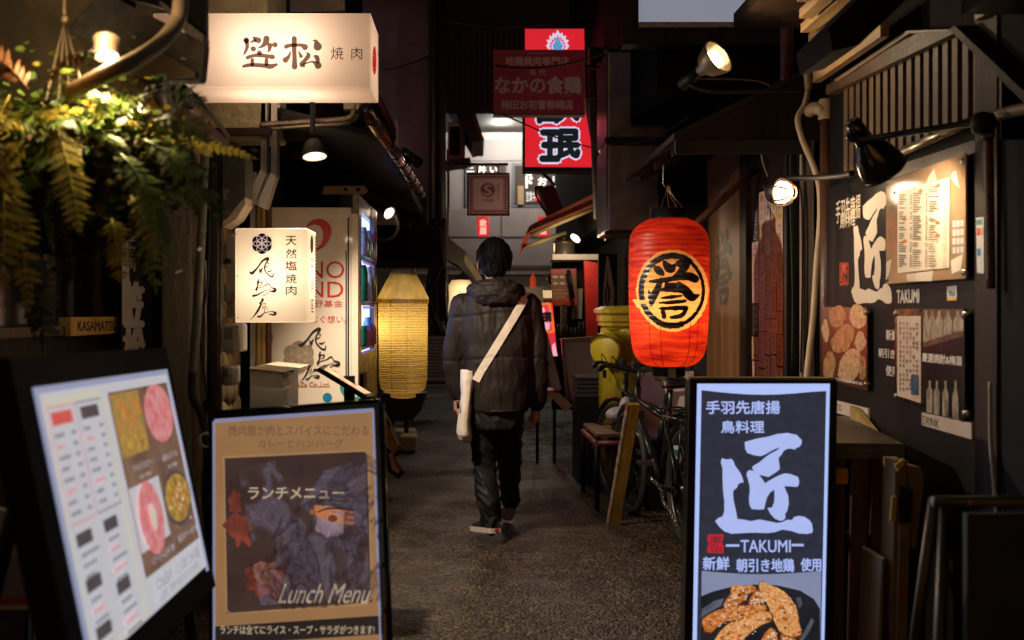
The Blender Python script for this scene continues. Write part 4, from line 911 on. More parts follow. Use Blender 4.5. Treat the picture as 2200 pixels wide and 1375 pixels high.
def panel_on_wall(name, label, cat, q, z0, z1, material, parts=None):
    c = [fw.px(u, v) for u, v in q]; t = thing(name, label, cat, fw.w(*c[3], z1)); MB().prism(fw, c[::-1] if sum(c[i][0]*c[(i+1) % 4][1]-c[(i+1) % 4][0]*c[i][1] for i in range(4)) < 0 else c, z0, z1).build('panel', material, t); return t
bolt = mat('bolt_steel', (.5, .47, .42), .3, 1)
def bolts(t, q, z):
    for u, v in q: p = fw.at(u, v); MB().cyl(p+Vector((-.012, 0, 0)), p+Vector((-z-.012, 0, 0)), .009).build('stand_off', bolt, t)
# acrylic menu
t = panel_on_wall('menu_poster', 'clear acrylic panel with a taped white price menu under the black shaded lamp', 'menu', [(1925, 390), (2100, 329), (2100, 598), (1925, 610)], .03, .036, mat('tan_acrylic', (.40, .26, .16), .14, var=.3, scale=4, coat=.6))
m = MB(); c0 = fw.px(1952, 408); m.prism(fw, [fw.px(u, v) for u, v in ((1952, 587), (2066, 575), (2066, 381), (1952, 411))][::1], .037, .039); m.build('price_sheet', mat('white_sheet', (.74, .64, .5), .45, var=.05), t)
m = MB(); rnd = random.Random(21)
def wl(q, s): return (q[0]+(q[1]-q[0])*s)
for c_, (u0, u1) in enumerate(((1956, 1985), (1988, 2020), (2024, 2062))):
    top = 405-(u0-1952)*.26; n = 34
    for k in range(n):
        v = top+14+k*(575-top-14)/n; 
        if rnd.random() < .13: continue
        m.rect(fw, u0, v, u0+rnd.uniform(.25, .6)*(u1-u0), v+2.4, .0395); 
        m.rect(fw, u1-4.5, v, u1-1, v+2.4, .0395)
m.build('print', mat('grey_print', (.15, .12, .09), .6), t)
m = MB()
for u, v in ((2003, 410), (2042, 398), (1968, 471), (2041, 479), (1968, 518), (2041, 506)): m.poly(fw, [(u-6, v+2), (u-2, v-3), (u, v-5), (u+2, v-3.5), (u+6, v-.5), (u+3, v+3), (u-3, v+4)], .0397)
m.build('orange_marks', mat('orange_mark', (.6, .15, .02), .5), t)
m = MB()
for q in ([(2012, 395), (2020, 378), (2028, 366), (2032, 361), (2033, 372), (2037, 385), (2028, 390)], [(2067, 380), (2074, 369), (2080, 368), (2081, 378), (2087, 404), (2078, 396)], [(1926, 563), (1938, 556), (1934, 580), (1928, 600), (1925, 598)], [(1970, 590), (2030, 581), (2026, 604), (1972, 604)], [(2068, 560), (2095, 545), (2090, 580), (2070, 590)]): m.poly(fw, q, .0366)
m.each('torn_paper', mat('torn_white', (.62, .55, .45), .7), t)
m = MB(); rnd = random.Random(2)
for r in range(4):
    for c_ in range(3): m.rect(fw, 2072+c_*8.6, 474+r*19-(c_*.8), 2079+c_*8.6, 488+r*19-c_*.8, .0366)
m.build('pay_stickers', mat('sticker_white', (.6, .58, .55), .5, col2=(.4, .45, .5), scale=90), t)
m = MB(); [m.rect(fw, u, v, u+6, v+8, .0366) for u, v in ((1925, 392), (1941, 410), (1934, 443))]; m.each('hook', black, t)
bolts(t, ((2094, 346), (2096, 585), (1928, 600)), .028)
# chicken photograph, drink poster, strips
fried = mat('fried_photo', (.52, .30, .13), .3, col2=(.20, .085, .03), scale=26, coat=.4, bump=.3, bscale=90); frdk = mat('photo_umber', (.09, .03, .012), .3, coat=.4); frlt = mat('photo_pale', (.62, .46, .28), .3, col2=(.4, .22, .09), scale=50, coat=.4, bump=.3, bscale=90)
t = panel_on_wall('food_photo', 'square photograph of fried chicken pieces beside the brown pole', 'poster', [(1784, 659), (1882, 661), (1882, 840), (1784, 812)], .03, .035, frdk)
m = MB(); 
def nug(u, v, ru, rv, a, k): m.mat(k).poly(fw, [(u+ru*cos(b)*cos(a)-rv*sin(b)*sin(a)+rnd.uniform(-2, 2), v+ru*cos(b)*sin(a)+rv*sin(b)*cos(a)+rnd.uniform(-2, 2)) for b in [i*pi/9 for i in range(18)]], .0355)
for u, v, ru, rv, a, k in ((1817, 680, 18, 24, .2, 0), (1862, 680, 18, 26, -.2, 1), (1792, 710, 8, 26, 0, 1), (1830, 728, 22, 34, .5, 0), (1868, 735, 12, 22, 0, 1), (1800, 785, 14, 30, .1, 0), (1845, 786, 24, 38, .3, 1), (1872, 790, 8, 26, 0, 0)): nug(u, v, ru, rv, a, k)
m.build('chicken', [fried, frlt], t)
m = MB(); vt(m, fw, '名物手羽唐揚匠風', 1813, 811, 1873, 828, .036, bold=.04); m.build('lettering', letw, t); bolts(t, ((1879, 672), (1880, 825)), .028)
t = panel_on_wall('drink_poster', 'drink poster with rows of sake bottles and a paper price list taped on it', 'poster', [(1943, 663), (2097, 663), (2097, 900), (1943, 855)], .03, .035, mat('poster_black', (.018, .014, .012), .25, coat=.5))
m = MB(); m.poly(fw, [(2006, 664), (2095, 664), (2095, 722), (2006, 747)], .0355); m.build('shelf_picture', mat('shelf_photo', (.16, .09, .045), .3, col2=(.06, .03, .015), scale=20), t)
m = MB(); rnd = random.Random(6)
for u in (2013, 2026, 2042, 2061, 2084):
    w = 6+ (u-2013)*.07; m.poly(fw, [(u-w, 735-(u-2013)*.3), (u+w, 732-(u-2013)*.3), (u+w, 688), (u+w*.3, 676), (u+w*.3, 668), (u-w*.3, 668), (u-w*.3, 676), (u-w, 688)], .036)
for u in (2021, 2037, 2056, 2078):
    m.poly(fw, [(u-7, 885+(u-2021)*.24), (u+6, 888+(u-2021)*.24), (u+6, 838+(u-2021)*.28), (u+2, 832), (u+2, 818), (u-2, 818), (u-2, 832), (u-7, 838+(u-2021)*.2)], .036)
m.build('bottle_print', mat('bottle_photo', (.5, .42, .33), .35, col2=(.09, .07, .05), scale=34, stretch=(1, 1, .5)), t)
m = MB(); vt(m, fw, '厳選焼酎&梅酒', 2005, 758, 2092, 786, .0365, bold=.04); m.build('lettering', letw, t)
m = MB(); m.prism(fw, [fw.px(u, v) for u, v in ((1951, 850), (2003, 866), (2003, 679), (1951, 679))], .037, .039); m.build('price_list', mat('paper_list', (.55, .43, .36), .6, var=.1), t)
m = MB(); rnd = random.Random(9)
for c_ in range(6):
    u = 1957+c_*7.5
    for k in range(15):
        v = 692+k*10+c_*.3
        if rnd.random() < .75: m.mat(1 if c_ in (1, 2, 3) and k < 8 else 0).rect(fw, u, v, u+3.2, v+rnd.uniform(4, 8), .0395)
m.mat(2).rect(fw, 1984, 805, 1999, 848, .0397)
m.build('print', [mat('grey_print', (.15, .12, .09)), mat('rose_print', (.5, .2, .16)), mat('blue_photo', (.05, .12, .25), .4, col2=(.02, .02, .03), scale=60)], t)
bolts(t, ((2096, 675), (2097, 888), (1946, 674), (1946, 850)), .028)
stripm = mat('strip_white', (.6, .5, .42), .5, var=.1)
for lab, q, s, lb in (('white strip reading FOOD half hidden by the wooden counter', [(1797, 858), (1876, 878), (1876, 906), (1797, 884)], 'FOOD', (1799, 861, 1819, 885)), ('white strip reading DRINK low on the black wall', [(1993, 886), (2101, 909), (2101, 944), (1993, 913)], 'DRINK', (1995, 888, 2031, 919))):
    t = panel_on_wall('label_strip', lab, 'label', q, .0125, .02, stripm); m = MB(); a = fw.px(lb[0], lb[1]); b = fw.px(lb[2], lb[3]); c_ = fw.px(lb[0], lb[3]-6)
    m.text(fw, s, a[0], a[1]-.008, b[0], c_[1]+.002, .0205, px=False); m.build('lettering', inkb, t)
t = panel_on_wall('card_sticker', 'small white and yellow card sticker under the acrylic menu panel', 'sticker', [(2044, 616), (2065, 613), (2065, 645), (2044, 646)], .0125, .014, mat('sticker_white', (.6, .58, .55)))
m = MB(); vt(m, fw, 'VISA', 2047, 625, 2062, 636, .0145, bold=.03); m.build('lettering', mat('navy_ink', (.06, .07, .2), .5), t); MB().poly(fw, [(2044, 640), (2065, 639), (2065, 645), (2044, 646)], .0145).build('band', mat('amber', (.6, .33, .03), .5), t)
t = panel_on_wall('card_sticker', 'tall strip of card payment stickers on the dark post at the right', 'sticker', [(2117, 468), (2134, 466), (2134, 588), (2119, 586)], .026, .028, mat('sticker_white', (.6, .58, .55)))
m = MB(); vt(m, fw, 'VISA', 2118, 473, 2132, 482, .0285, bold=.03); m.rect(fw, 2120, 534, 2127, 550, .0285); m.build('blue_print', mat('blue_print', (.01, .19, .4), .5), t)
m = MB(); m.rect(fw, 2119, 490, 2126, 506, .0285); m.build('red_print', redp, t); m = MB(); m.rect(fw, 2126, 490, 2132, 505, .0286); m.build('amber_print', mat('amber', (.6, .33, .03), .5), t)
# posts and pipes at the far right
t = thing('corner_post', 'dark square timber post at the near end of the black shop wall', 'post', (RX, 3.0, 0)); a = fw.px(2160, 600)[0]; b = fw.px(2112, 600)[0]
MB().frbox(fw, b, -1.28, a, 1.2, .012, .025).build('shaft', darkwood, t)
MB().frbox(fw, fw.px(2166, 600)[0], -1.28, fw.px(2420, 600)[0], .9, .0, .02).build('side_board', mat('brown_boarding', (.006, .0045, .0035), .8, var=.5, scale=6, stretch=(1, 4, .1), spec=.15), t)
y_ = fw.px(2160, 300)
tag(MB().spline([fw.at(2280, 225, .05), fw.at(2200, 243, .05), fw.at(2175, 250, .05), fw.at(2163, 258, .05), fw.at(2160, 275, .05), fw.at(2161, 297, .05)], .017, 14).build('elbow_pipe', mat('beige_pvc', (.42, .33, .21), .35)), 'beige elbow pipe at the right edge above the rusty downpipe', 'pipe')
tag(MB().spline([fw.at(2161, 297, .05), fw.at(2163, 400, .05), fw.at(2166, 620, .05)], .013, 12).build('downpipe', rust), 'rusty thin downpipe at the right edge', 'pipe')
tag(MB().spline([fw.at(2157, 820, .04), fw.at(2158, 950, .04), fw.at(2166, 1040, .04), fw.at(2172, 1120, .04)], .006, 8).build('cord', greyplastic), 'pale loose cord hanging low on the right wall', 'cord')
# horizontal tube light rail on top of the panel
tag(MB().cyl(fw.at(1925, 345, .05), fw.at(2120, 262, .05), .015).build('pipe', mat('galvanised', (.33, .27, .19), .3, .8, var=.3)), 'grey metal pipe along the top of the black panel', 'pipe')
# slatted gable
t = thing('slat_grille', 'row of vertical pale brown wooden slats under the sloping eave', 'grille', fw.at(2000, 300))
slat = mat('pale_slat', (.115, .066, .028), .6, col2=(.045, .025, .011), scale=14, stretch=(1, 1, .06), bump=.3)
topline = lambda u: 202-(u-1795)*.458 if u < 2085 else 68+(u-2085)*.9
us = [1828, 1841, 1855, 1869, 1884, 1899, 1915, 1931, 1948, 1966, 1985, 2004, 2024, 2045, 2066, 2089, 2113, 2138]
for u in us:
    w = 4+(u-1828)*.0075; b = 330-(u-1925)*.38-2
    MB().pxprism(fw, [(u-w, topline(u-w)-4), (u-w, b+10), (u+w, b+10), (u+w, topline(u+w)-4)][::1], .0, .022).build('slat', slat, t)
MB().pxprism(fw, [(2160, 150), (2160, 300), (2240, 300), (2240, 150)], 0, .02).build('end_board', redwood, t)
t = thing('eave_beam', 'rusty brown sloping beam above the vertical slats', 'beam', fw.at(1950, 150))
MB().pxprism(fw, [(1800, 182), (1800, 204), (2085, 71), (2085, 66), (2000, 72)][::-1], .0, .05).build('beam', mat('brown_beam', (.08, .042, .018), .55, col2=(.025, .013, .007), scale=9, bump=.4), t)
MB().pxprism(fw, [(1830, 175), (1990, 72), (2085, 66), (2080, 63), (1985, 66), (1822, 172)][::-1], .05, .06).build('moulding', mat('pale_moulding', (.16, .11, .06), .5, var=.4, scale=18), t)
MB().pxprism(fw, [(2085, 64), (2092, 66), (2330, 290), (2330, 262), (2100, 55)], .0, .07).build('falling_beam', darkwood, t)
# projecting rafters and boards of the eave
t = thing('shop_eave', 'projecting wooden eave with pale rafters at the upper right', 'roof', (1.3, 3.6, 2.2))
raf = mat('pale_rafter', (.33, .21, .09), .6, col2=(.13, .07, .03), scale=8, stretch=(3, .3, 1), bump=.3)
def yboard(u, v, x, length, wd, th, name, m_):
    """board running along the alley whose far lower left corner shows at (u, v)"""
    d = x*FPX/(u-CU); z = CH-(v-CV)*d/FPX
    MB().box((x, d-length, z), (x+wd, d, z+th)).build(name, m_, t)
for k, (u, v, x, wd) in enumerate(((1737, 92, 1.36, .06), (1720, 70, 1.295, .055), (1717, 40, 1.225, .05), (1712, 4, 1.16, .05))):
    yboard(u, v, x, 2.4, wd, .035, 'rafter', raf)
yboard(1746, 178, 1.40, .75, .03, .09, 'rafter', raf)
MB().box((1.1, 1.2, 2.50), (1.7, 4.6, 2.56)).build('deck', darkwood, t)
t = thing('dark_box', 'dark box shaped beam end jutting out at the upper right', 'beam', P(1810, 80, 2.9))
fq = front(2.95); MB().pxprism(fq, [(1780, 60), (1790, 110), (1846, 96), (2010, -60), (1900, -60)], -.3, 0).build('beam', mat('brown_box', (.010, .006, .005), .7, var=.4, spec=.1), t)
MB().box((1.22, 1.0, 2.03), (1.7, 2.7, 2.12)).build('roof_edge', black, t)
tag(MB().box(fw.at(2130, 30, .02), fw.at(2190, 10, .05)).build('bracket', mat('pale_bracket', (.4, .32, .2), .5)), 'small pale bracket at the upper right corner', 'bracket')
# ------------------------------------------------------------------ lamps on the right
def dome(t, c, ax, r, h, m_shell, m_in):
    ax = V(ax).normalized()
    MB().lathe(c, [(r*.22, -h*1.25), (r*.3, -h*1.2), (r*.34, -h), (r*.72, -h*.72), (r*.95, -h*.25), (r, 0)], 36, ax).build('shade', m_shell, t)
    MB().lathe(c, [(r*.985, 0), (r*.93, -h*.25), (r*.7, -h*.68), (r*.3, -h*.95)], 36, ax).build('reflector', m_in, t)
    MB().lathe(c, [(r*1.0, -.004), (r*1.05, -.002), (r*1.05, .004), (r*.98, .004)], 36, ax).build('rim', m_shell, t)
cp = P(1900, 365, 3.35); ax = Vector((.62, .28, -.72)).normalized()
t = thing('shaded_lamp', 'glossy black shaded lamp shining on the acrylic menu', 'lamp', cp)
dome(t, cp, ax, .073, .115, black_gloss, mat('white_reflector', (.8, .75, .65), .3))
MB().ball(cp-ax*.02, .028, .028, .034).build('bulb', bulbm, t)
light('lamp_light', 'SPOT', cp+ax*.012, 10, (1, .74, .44), .03, target=cp+ax, angle=140, blend=.5, parent=t)
sock = cp-ax*.135
m = MB(); m.cyl(sock+ax*.02, sock-ax*.06, .03, .024); m.spline([sock-ax*.04, P(1830, 300, 3.3), P(1950, 285, 3.15), P(2060, 268, 3.05), P(2110, 262, 3.0)], .01, 8); m.build('arm', black_gloss, t)
MB().lathe(P(2108, 265, 3.0), [(0, -.03), (.028, -.02), (.034, 0), (.028, .03), (0, .045)], 20, (1, -.2, 0)).build('clamp', black, t)
cp = P(1676, 413, 4.3); ax = Vector((.62, -.75, -.12)).normalized()
t = thing('cage_lamp', 'lit round bulkhead lamp with a wire cage on a black arm', 'lamp', cp)
MB().lathe(cp, [(.0, -.05), (.04, -.045), (.053, -.01), (.053, 0)], 28, ax).build('base', black, t)
MB().lathe(cp, [(.046, 0), (.044, .02), (.036, .036), (.02, .047), (0, .05)], 28, ax).build('diffuser', mat('lit_cage', (1, .9, .75), emit=3.2, ecol=(1, .85, .66)), t)
m = MB(); x_ = ax.orthogonal().normalized(); y2 = ax.cross(x_)
for k in range(6):
    a = k*pi/3; d = x_*cos(a)+y2*sin(a); m.spline([cp+d*.056, cp+d*.052+ax*.027, cp+d*.04+ax*.05, cp+d*.023+ax*.06], .0034, 6)
for r, h in ((.024, .06), (.057, .004)): m.tube([cp+(x_*cos(k*pi/12)+y2*sin(k*pi/12))*r+ax*h for k in range(25)], .0032, 6)
m.build('cage', mat('brass_wire', (.35, .2, .1), .35, .7), t)
m = MB(); m.spline([cp-ax*.04, P(1645, 398, 4.42), P(1690, 384, 4.4), P(1740, 382, 4.3), P(1800, 378, 4.2), P(1830, 372, 4.1)], .012, 8); m.build('arm', black, t)
light('lamp_light', 'POINT', cp+ax*.11, 3.4, (1, .72, .42), .04, parent=t)
cp = P(1543, 122, 4.2); ax = Vector((.62, -.75, .45)).normalized()
t = thing('flood_lamp', 'round reflector flood lamp shining from below the lit white window', 'lamp', cp)
dome(t, cp, ax, .070, .085, mat('grey_reflector', (.28, .23, .16), .4, .4), mat('brass_inner', (.6, .45, .25), .25, .6))
MB().lathe(cp, [(0, -.012), (.036, -.012), (.038, -.02)], 28, ax).build('lens', bulbm, t)
light('lamp_light', 'SPOT', cp+ax*.03, 12, (1, .74, .45), .04, target=cp+Vector((.68, -.3, .5)), angle=150, blend=.6, parent=t)
m = MB(); m.cyl(cp-ax*.08, cp-ax*.2, .02, .026); m.spline([cp-ax*.17, P(1500, 190, 4.3), P(1540, 198, 4.4), P(1640, 196, 4.5), P(1720, 196, 4.6)], .008, 8); m.build('arm', black, t)
# ------------------------------------------------------------------ pipes between the poster wall and the panel
def vpipe(label, u, v0, v1, d, r, m_, name='pipe', cat='pipe'):
    return tag(MB().cyl(P(u, v1, d), P(u, v0, d), r, n=16).build(name, m_), label, cat)
redp_ = mat('peeling_red', (.13, .03, .02), .5, col2=(.05, .015, .012), scale=16, bump=.4)
vpipe('peeling red downpipe at the top right beside the flood lamp', 1690, -120, 205, 5.2, .031, redp_, 'downpipe')
MB().cyl(P(1690, 28, 5.2), P(1690, -10, 5.2), .037).build('pipe_joint', offwhite, None); tag(bpy.data.objects['pipe_joint'], 'pale collar on the peeling red downpipe', 'pipe joint')
beige = mat('old_beige', (.36, .27, .17), .5, var=.4, scale=18)
tag(MB().spline([P(1765, 96, 4.75), P(1748, 96, 4.8), P(1735, 106, 4.85), P(1732, 130, 4.85), P(1738, 195, 4.85)], .017, 12).build('elbow_pipe', beige), 'thin beige elbow pipe beneath the pale rafters', 'pipe')
tag(MB().spline([P(1736, 195, 4.84), P(1729, 225, 4.84), P(1714, 255, 4.82), P(1724, 300, 4.8), P(1745, 350, 4.8), P(1760, 400, 4.78), P(1762, 470, 4.78), P(1755, 560, 4.78), P(1747, 680, 4.76), P(1735, 790, 4.74), P(1728, 880, 4.74)], .0135, 12).build('hose', mat('cream_hose', (.48, .37, .23), .5, var=.25, scale=10)), 'cream hose snaking down over the brown pole', 'hose')
t = thing('plank', 'weathered whitish plank standing behind the cream hose', 'plank', P(1733, 1000, 4.95))
MB().box(P(1722, 1120, 4.95), P(1744, 255, 4.98)).build('board', mat('grey_lilac_wood', (.34, .28, .26), .75, col2=(.16, .12, .11), scale=12, stretch=(1, 1, .1), bump=.4), t)
vpipe('brown painted pole with peeling patches at the edge of the black panel', 1776, 245, 1100, 4.66, .028, mat('peeling_brown', (.085, .035, .018), .4, col2=(.045, .02, .012), scale=7, stretch=(1, 1, .3), bump=.5), 'pole', 'pole')
MB().lathe(P(1776, 243, 4.66), [(.036, -.03), (.036, .05), (.03, .06)], 18).build('pipe_socket', beige); tag(bpy.data.objects['pipe_socket'], 'beige socket on top of the brown painted pole', 'pipe joint')
tag(MB().spline([P(1740, 240, 4.75), P(1750, 232, 4.7), P(1765, 236, 4.66), P(1776, 246, 4.66)], .028, 12).build('pipe_bend', beige), 'short beige pipe bend leading into the brown painted pole', 'pipe')
m = MB(); rnd = random.Random(12)
for k in range(5):
    u = 1700+k*9; m.spline([P(u, 200+k*6, 4.9), P(u+rnd.uniform(-15, 15), 320, 4.9), P(u+rnd.uniform(-10, 10), 480, 4.9), P(u+rnd.uniform(-6, 6), 800, 4.9)], .004, 5)
tag(m.build('cable_bundle', rubber), 'bundle of thin black cables beside the weathered plank', 'cables')
t = thing('dark_post', 'black timber post left of the weathered plank', 'post', P(1703, 1000, 5.0)); MB().box(P(1690, 1150, 5.05), P(1716, 180, 5.1)).build('shaft', black, t)
# paper slip wall
t = thing('paper_wall', 'wall panel covered with handwritten paper menu slips', 'menu wall', (RX, 5.7, 0))
ya = fw.px(1688, 600)[0]; yb = fw.px(1612, 600)[0]
MB().frbox(fw, yb, -1.28, ya, 1.1, -.03, 0).build('panel', darkwood, t)
slipm = [mat('slip_%d' % i, c, .7, var=.25, scale=20) for i, c in enumerate(((.55, .40, .20), (.58, .42, .36), (.55, .46, .34), (.42, .36, .36), (.05, .04, .04), (.5, .32, .14)))]
rnd = random.Random(33); ink2 = mat('slip_ink', (.05, .03, .02), .7)
cols = [1617, 1632, 1645, 1657, 1670, 1684]
for c_ in range(5):
    v = 395+rnd.uniform(0, 30)+(40 if c_ == 0 else 0)
    while v < 800:
        h = rnd.uniform(48, 82); k = rnd.choices(range(6), (4, 4, 4, 2, 1.6, 3))[0]
        a = fw.px(cols[c_]+.6, v); b = fw.px(cols[c_+1]-.6, v+h*.97); z = .001+rnd.uniform(0, .004)
        m = MB(); m.mat(0).frbox(fw, a[0], b[1], b[0], a[1], z, z+.0008)
        m.mat(1); xm = (a[0]+b[0])/2; w_ = (b[0]-a[0])
        n = rnd.randint(3, 5); hh = (a[1]-b[1])/(n+.6)
        for q in range(n):
            y1 = a[1]-hh*(q+.3); s = rnd.choice('かきもちやさしみとり酒焼串玉丼天ぷらうどんの大人気定食')
            m.text(fw, s, xm-w_*.25, y1, xm+w_*.25, y1-hh*.8, z+.001, px=False)
        m.build('paper_slip', [slipm[k], letw if k == 4 else ink2], t); v += h
# wooden sign wall with character
t = thing('wooden_wall', 'brown wooden plank wall with a black brushed kanji behind the red lantern', 'wall', (RX, 6.6, 0))
wd = mat('amber_plank', (.24, .105, .035), .42, col2=(.09, .04, .015), scale=7, stretch=(1, 3, .07), bump=.3)
MB().frbox(fw, fw.px(1519, 600)[0], -1.28, fw.px(1608, 600)[0], 1.05, -.05, .0).build('boarding', wd, t)
MB().frbox(fw, fw.px(1600, 600)[0], -1.28, fw.px(1614, 600)[0], 1.05, -.05, .03).build('edge_post', darkwood, t)
MB().frbox(fw, fw.px(1522, 600)[0], 1.0, fw.px(1614, 600)[0], 1.05, 0, .04).build('head_rail', darkwood, t)
HOMARE = [[(255, 500, 26), (280, 522, 50), (308, 545, 28)], [(322, 462, 26), (345, 495, 52), (372, 510, 50), (402, 472, 8)], [(428, 470, 44), (470, 488, 58), (430, 538, 36), (375, 572, 8)], [(215, 600, 14), (280, 597, 32), (400, 578, 32), (490, 562, 54), (545, 582, 50)], [(296, 590, 30), (268, 660, 44), (236, 722, 48), (224, 772, 22)], [(204, 655, 4), (222, 725, 34)], [(425, 615, 26), (475, 668, 58), (520, 715, 54), (572, 697, 12)], [(340, 628, 36), (395, 632, 40)], [(300, 662, 22), (370, 655, 40), (455, 668, 32)], [(295, 722, 10), (365, 715, 34), (446, 704, 18)], [(286, 757, 14), (380, 752, 34), (472, 742, 28)], [(290, 798, 20), (400, 795, 40), (482, 792, 34)], [(308, 800, 36), (318, 855, 42)], [(482, 800, 28), (445, 848, 42), (370, 862, 26)]]
a = fw.px(1538, 500); b = fw.px(1574, 655); m = MB()
glyph(m, fw, HOMARE, (204, 455, 575, 875), (a[0], a[1], b[0], b[1]), .001, px=False); m.build('brush_lettering', inkb, t)
# ------------------------------------------------------------------ small roof over the red lantern
t = thing('small_roof', 'dark wooden lean-to roof above the red lantern', 'roof', (1.2, 5.6, 2.1))
m = MB(); y0, y1 = 4.9, 6.5
for (xa, za, xb, zb, th) in ((.9, 2.07, 1.62, 2.42, .03),):
    m.add([(xa, y0, za), (xa, y1, za), (xb, y1, zb), (xb, y0, zb), (xa, y0, za+th), (xa, y1, za+th), (xb, y1, zb+th), (xb, y0, zb+th)], [(0, 1, 2, 3), (7, 6, 5, 4), (0, 4, 5, 1), (1, 5, 6, 2), (2, 6, 7, 3), (3, 7, 4, 0)])
m.build('deck', mat('roof_brown', (.008, .0045, .003), .7, var=.5, scale=8), t)
MB().box((.9, 4.86, 2.0), (1.5, 4.9, 2.06)).build('tie_beam', mat('roof_brown2', (.010, .0055, .004), .7, var=.5, scale=8), t)
MB().add([(.9, 4.88, 2.06), (1.62, 4.88, 2.41), (1.62, 4.88, 2.06)], [(0, 2, 1)]).build('gable_board', darkwood, t)
for y in (5.1, 5.6, 6.1): MB().add([(.93, y, 2.06), (.93, y+.04, 2.06), (1.6, y+.04, 2.385), (1.6, y, 2.385), (.93, y, 2.02), (.93, y+.04, 2.02), (1.6, y+.04, 2.345), (1.6, y, 2.345)], [(0, 3, 2, 1), (4, 5, 6, 7), (0, 1, 5, 4), (1, 2, 6, 5), (2, 3, 7, 6), (3, 0, 4, 7)]).build('rafter', darkwood, t)
m = MB(); m.cyl((.95, 5.75, 1.55), (1.5, 5.75, 2.05), .02); m.build('brace', redwood, t)
tag(MB().spline([P(1462, 120+50, 5.5), P(1648, 180, 5.4), P(1640, 260, 5.35), P(1636, 330, 5.35), P(1650, 380, 5.35)], .005, 6).build('cable', mat('tan_cable', (.2, .12, .07), .6)), 'thin tan cable hanging under the dark lean-to roof', 'cable')
m = MB(); m.spline([P(1426, 352, 5.6), P(1425, 390, 5.6), P(1430, 402, 5.6), P(1436, 398, 5.6)], .004, 6)
tag(m.build('hook', steel), 'bright metal hook under the edge of the lean-to roof', 'hook')
# ------------------------------------------------------------------ red lantern
ld = 5.4; k_ = ld/FPX; lc = P(1437, 627, ld)
t = thing('red_lantern', 'lit red paper lantern with a black kanji in a yellow circle', 'lantern', lc)
rows = [(36, 158), (48, 154), (66, 143), (79, 128), (84, 110), (85.5, 60), (85.5, 0), (84, -60), (80, -110), (74, -135), (62, -150), (50, -157), (38, -160)]
rows = smooth_line([(r*k_, h*k_) for r, h in rows], 5); rows.reverse()
prof = []
acc = 0; hs_ = []
lens = [0]
for p, q in zip(rows, rows[1:]): lens.append(lens[-1]+math.hypot(q[0]-p[0], q[1]-p[1]))
NR = 300; NC = 420
def along(s):
    for i in range(len(lens)-1):
        if lens[i+1] >= s: f = (s-lens[i])/max(1e-9, lens[i+1]-lens[i]); return tuple(a+(b-a)*f for a, b in zip(rows[i], rows[i+1]))
    return rows[-1]
vs = []; RIB = 33
for i in range(NR+1):
    r, h = along(lens[-1]*i/NR); ph = (i/NR*RIB) % 1.0; r -= .0028*(1-abs(sin(pi*ph))**.5)
    for j in range(NC):
        a = 2*pi*j/NC; vs.append((r*cos(a), r*sin(a), h))
import numpy as np
va = np.array(vs).reshape(NR+1, NC, 3); ctr = (va[:-1]+va[1:])/2; ctr = (ctr+np.roll(ctr, -1, 1))/2
wx = ctr[..., 0]+lc.x; wy = ctr[..., 1]+lc.y; wz = ctr[..., 2]+lc.z
U = CU+FPX*wx/wy; Vv = CV-FPX*(wz-CH)/wy
X2 = (U-1340)*3.62; Y2 = (Vv-440)*3.62; frontm = ctr[..., 1] < -.02
mi = np.zeros((NR, NC), int)
nz = np.sin(X2*.09+np.sin(Y2*.05)*2)*5+np.sin(Y2*.13+X2*.02)*5
ang = np.arctan2((Y2-667)/318, (X2-378)/280); rad = np.hypot((X2-378)/282, (Y2-667)/320)
disc_ = (rad*300+nz*.35+np.sin(X2*.31+Y2*.27)*2 < 300) | ((Y2 > 735) & (Y2 < 800) & (X2 < 180) & (X2 > 66+(Y2-735)*.6))
mi[disc_ & frontm] = 1
rr_ = np.hypot((X2-378)/242, (Y2-668)/272)*240; wd_ = np.where((ang > -.9) & (ang < 1.2), 15, 23)
ringm = (np.abs(rr_-240)+np.abs(nz)*.35+np.sin(X2*.8+Y2*.6)*2 < wd_) & ~((np.abs(Y2-757) < 14) & (X2 < 200))
mi[ringm & frontm] = 2
def seg_mask(st, wk=1):
    X2 = 390+(globals()['X2']-390)/1.07; Y2 = 668+(globals()['Y2']-668)/1.07
    q = smooth_line(st, 6); msk = np.zeros_like(mi, bool)
    for (x0, y0, w0), (x1, y1, w1) in zip(q, q[1:]):
        dx, dy = x1-x0, y1-y0; l2 = dx*dx+dy*dy+1e-9; tt = np.clip(((X2-x0)*dx+(Y2-y0)*dy)/l2, 0, 1)
        msk |= np.hypot(X2-x0-tt*dx, Y2-y0-tt*dy) < (w0+(w1-w0)*tt)/2*wk
    return msk
for n_st, st in enumerate(HOMARE): mi[seg_mask(st, 1.16 if n_st < 9 else .86) & frontm] = 2
me = bpy.data.meshes.new('paper')
fs = [(i*NC+j, i*NC+(j+1) % NC, (i+1)*NC+(j+1) % NC, (i+1)*NC+j) for i in range(NR) for j in range(NC)]
me.from_pydata(vs, [], fs)
redpap = mat('red_paper', (.78, .07, .014), .42, col2=(.30, .004, .008), scale=8, stretch=(.7, .7, 4.5), trans=.62)
yelpap = mat('ochre_paper', (.80, .46, .15), .5, var=.12, scale=12, trans=.6)
inkpap = mat('painted_ink', (.014, .012, .011), .35, var=.5, scale=30, stretch=(1, 1, 4))
for x in (redpap, yelpap, inkpap): me.materials.append(x)
me.polygons.foreach_set('material_index', mi.reshape(-1)); me.polygons.foreach_set('use_smooth', [True]*len(fs)); me.update()
o = bpy.data.objects.new('paper', me); COL.objects.link(o); o.parent = t
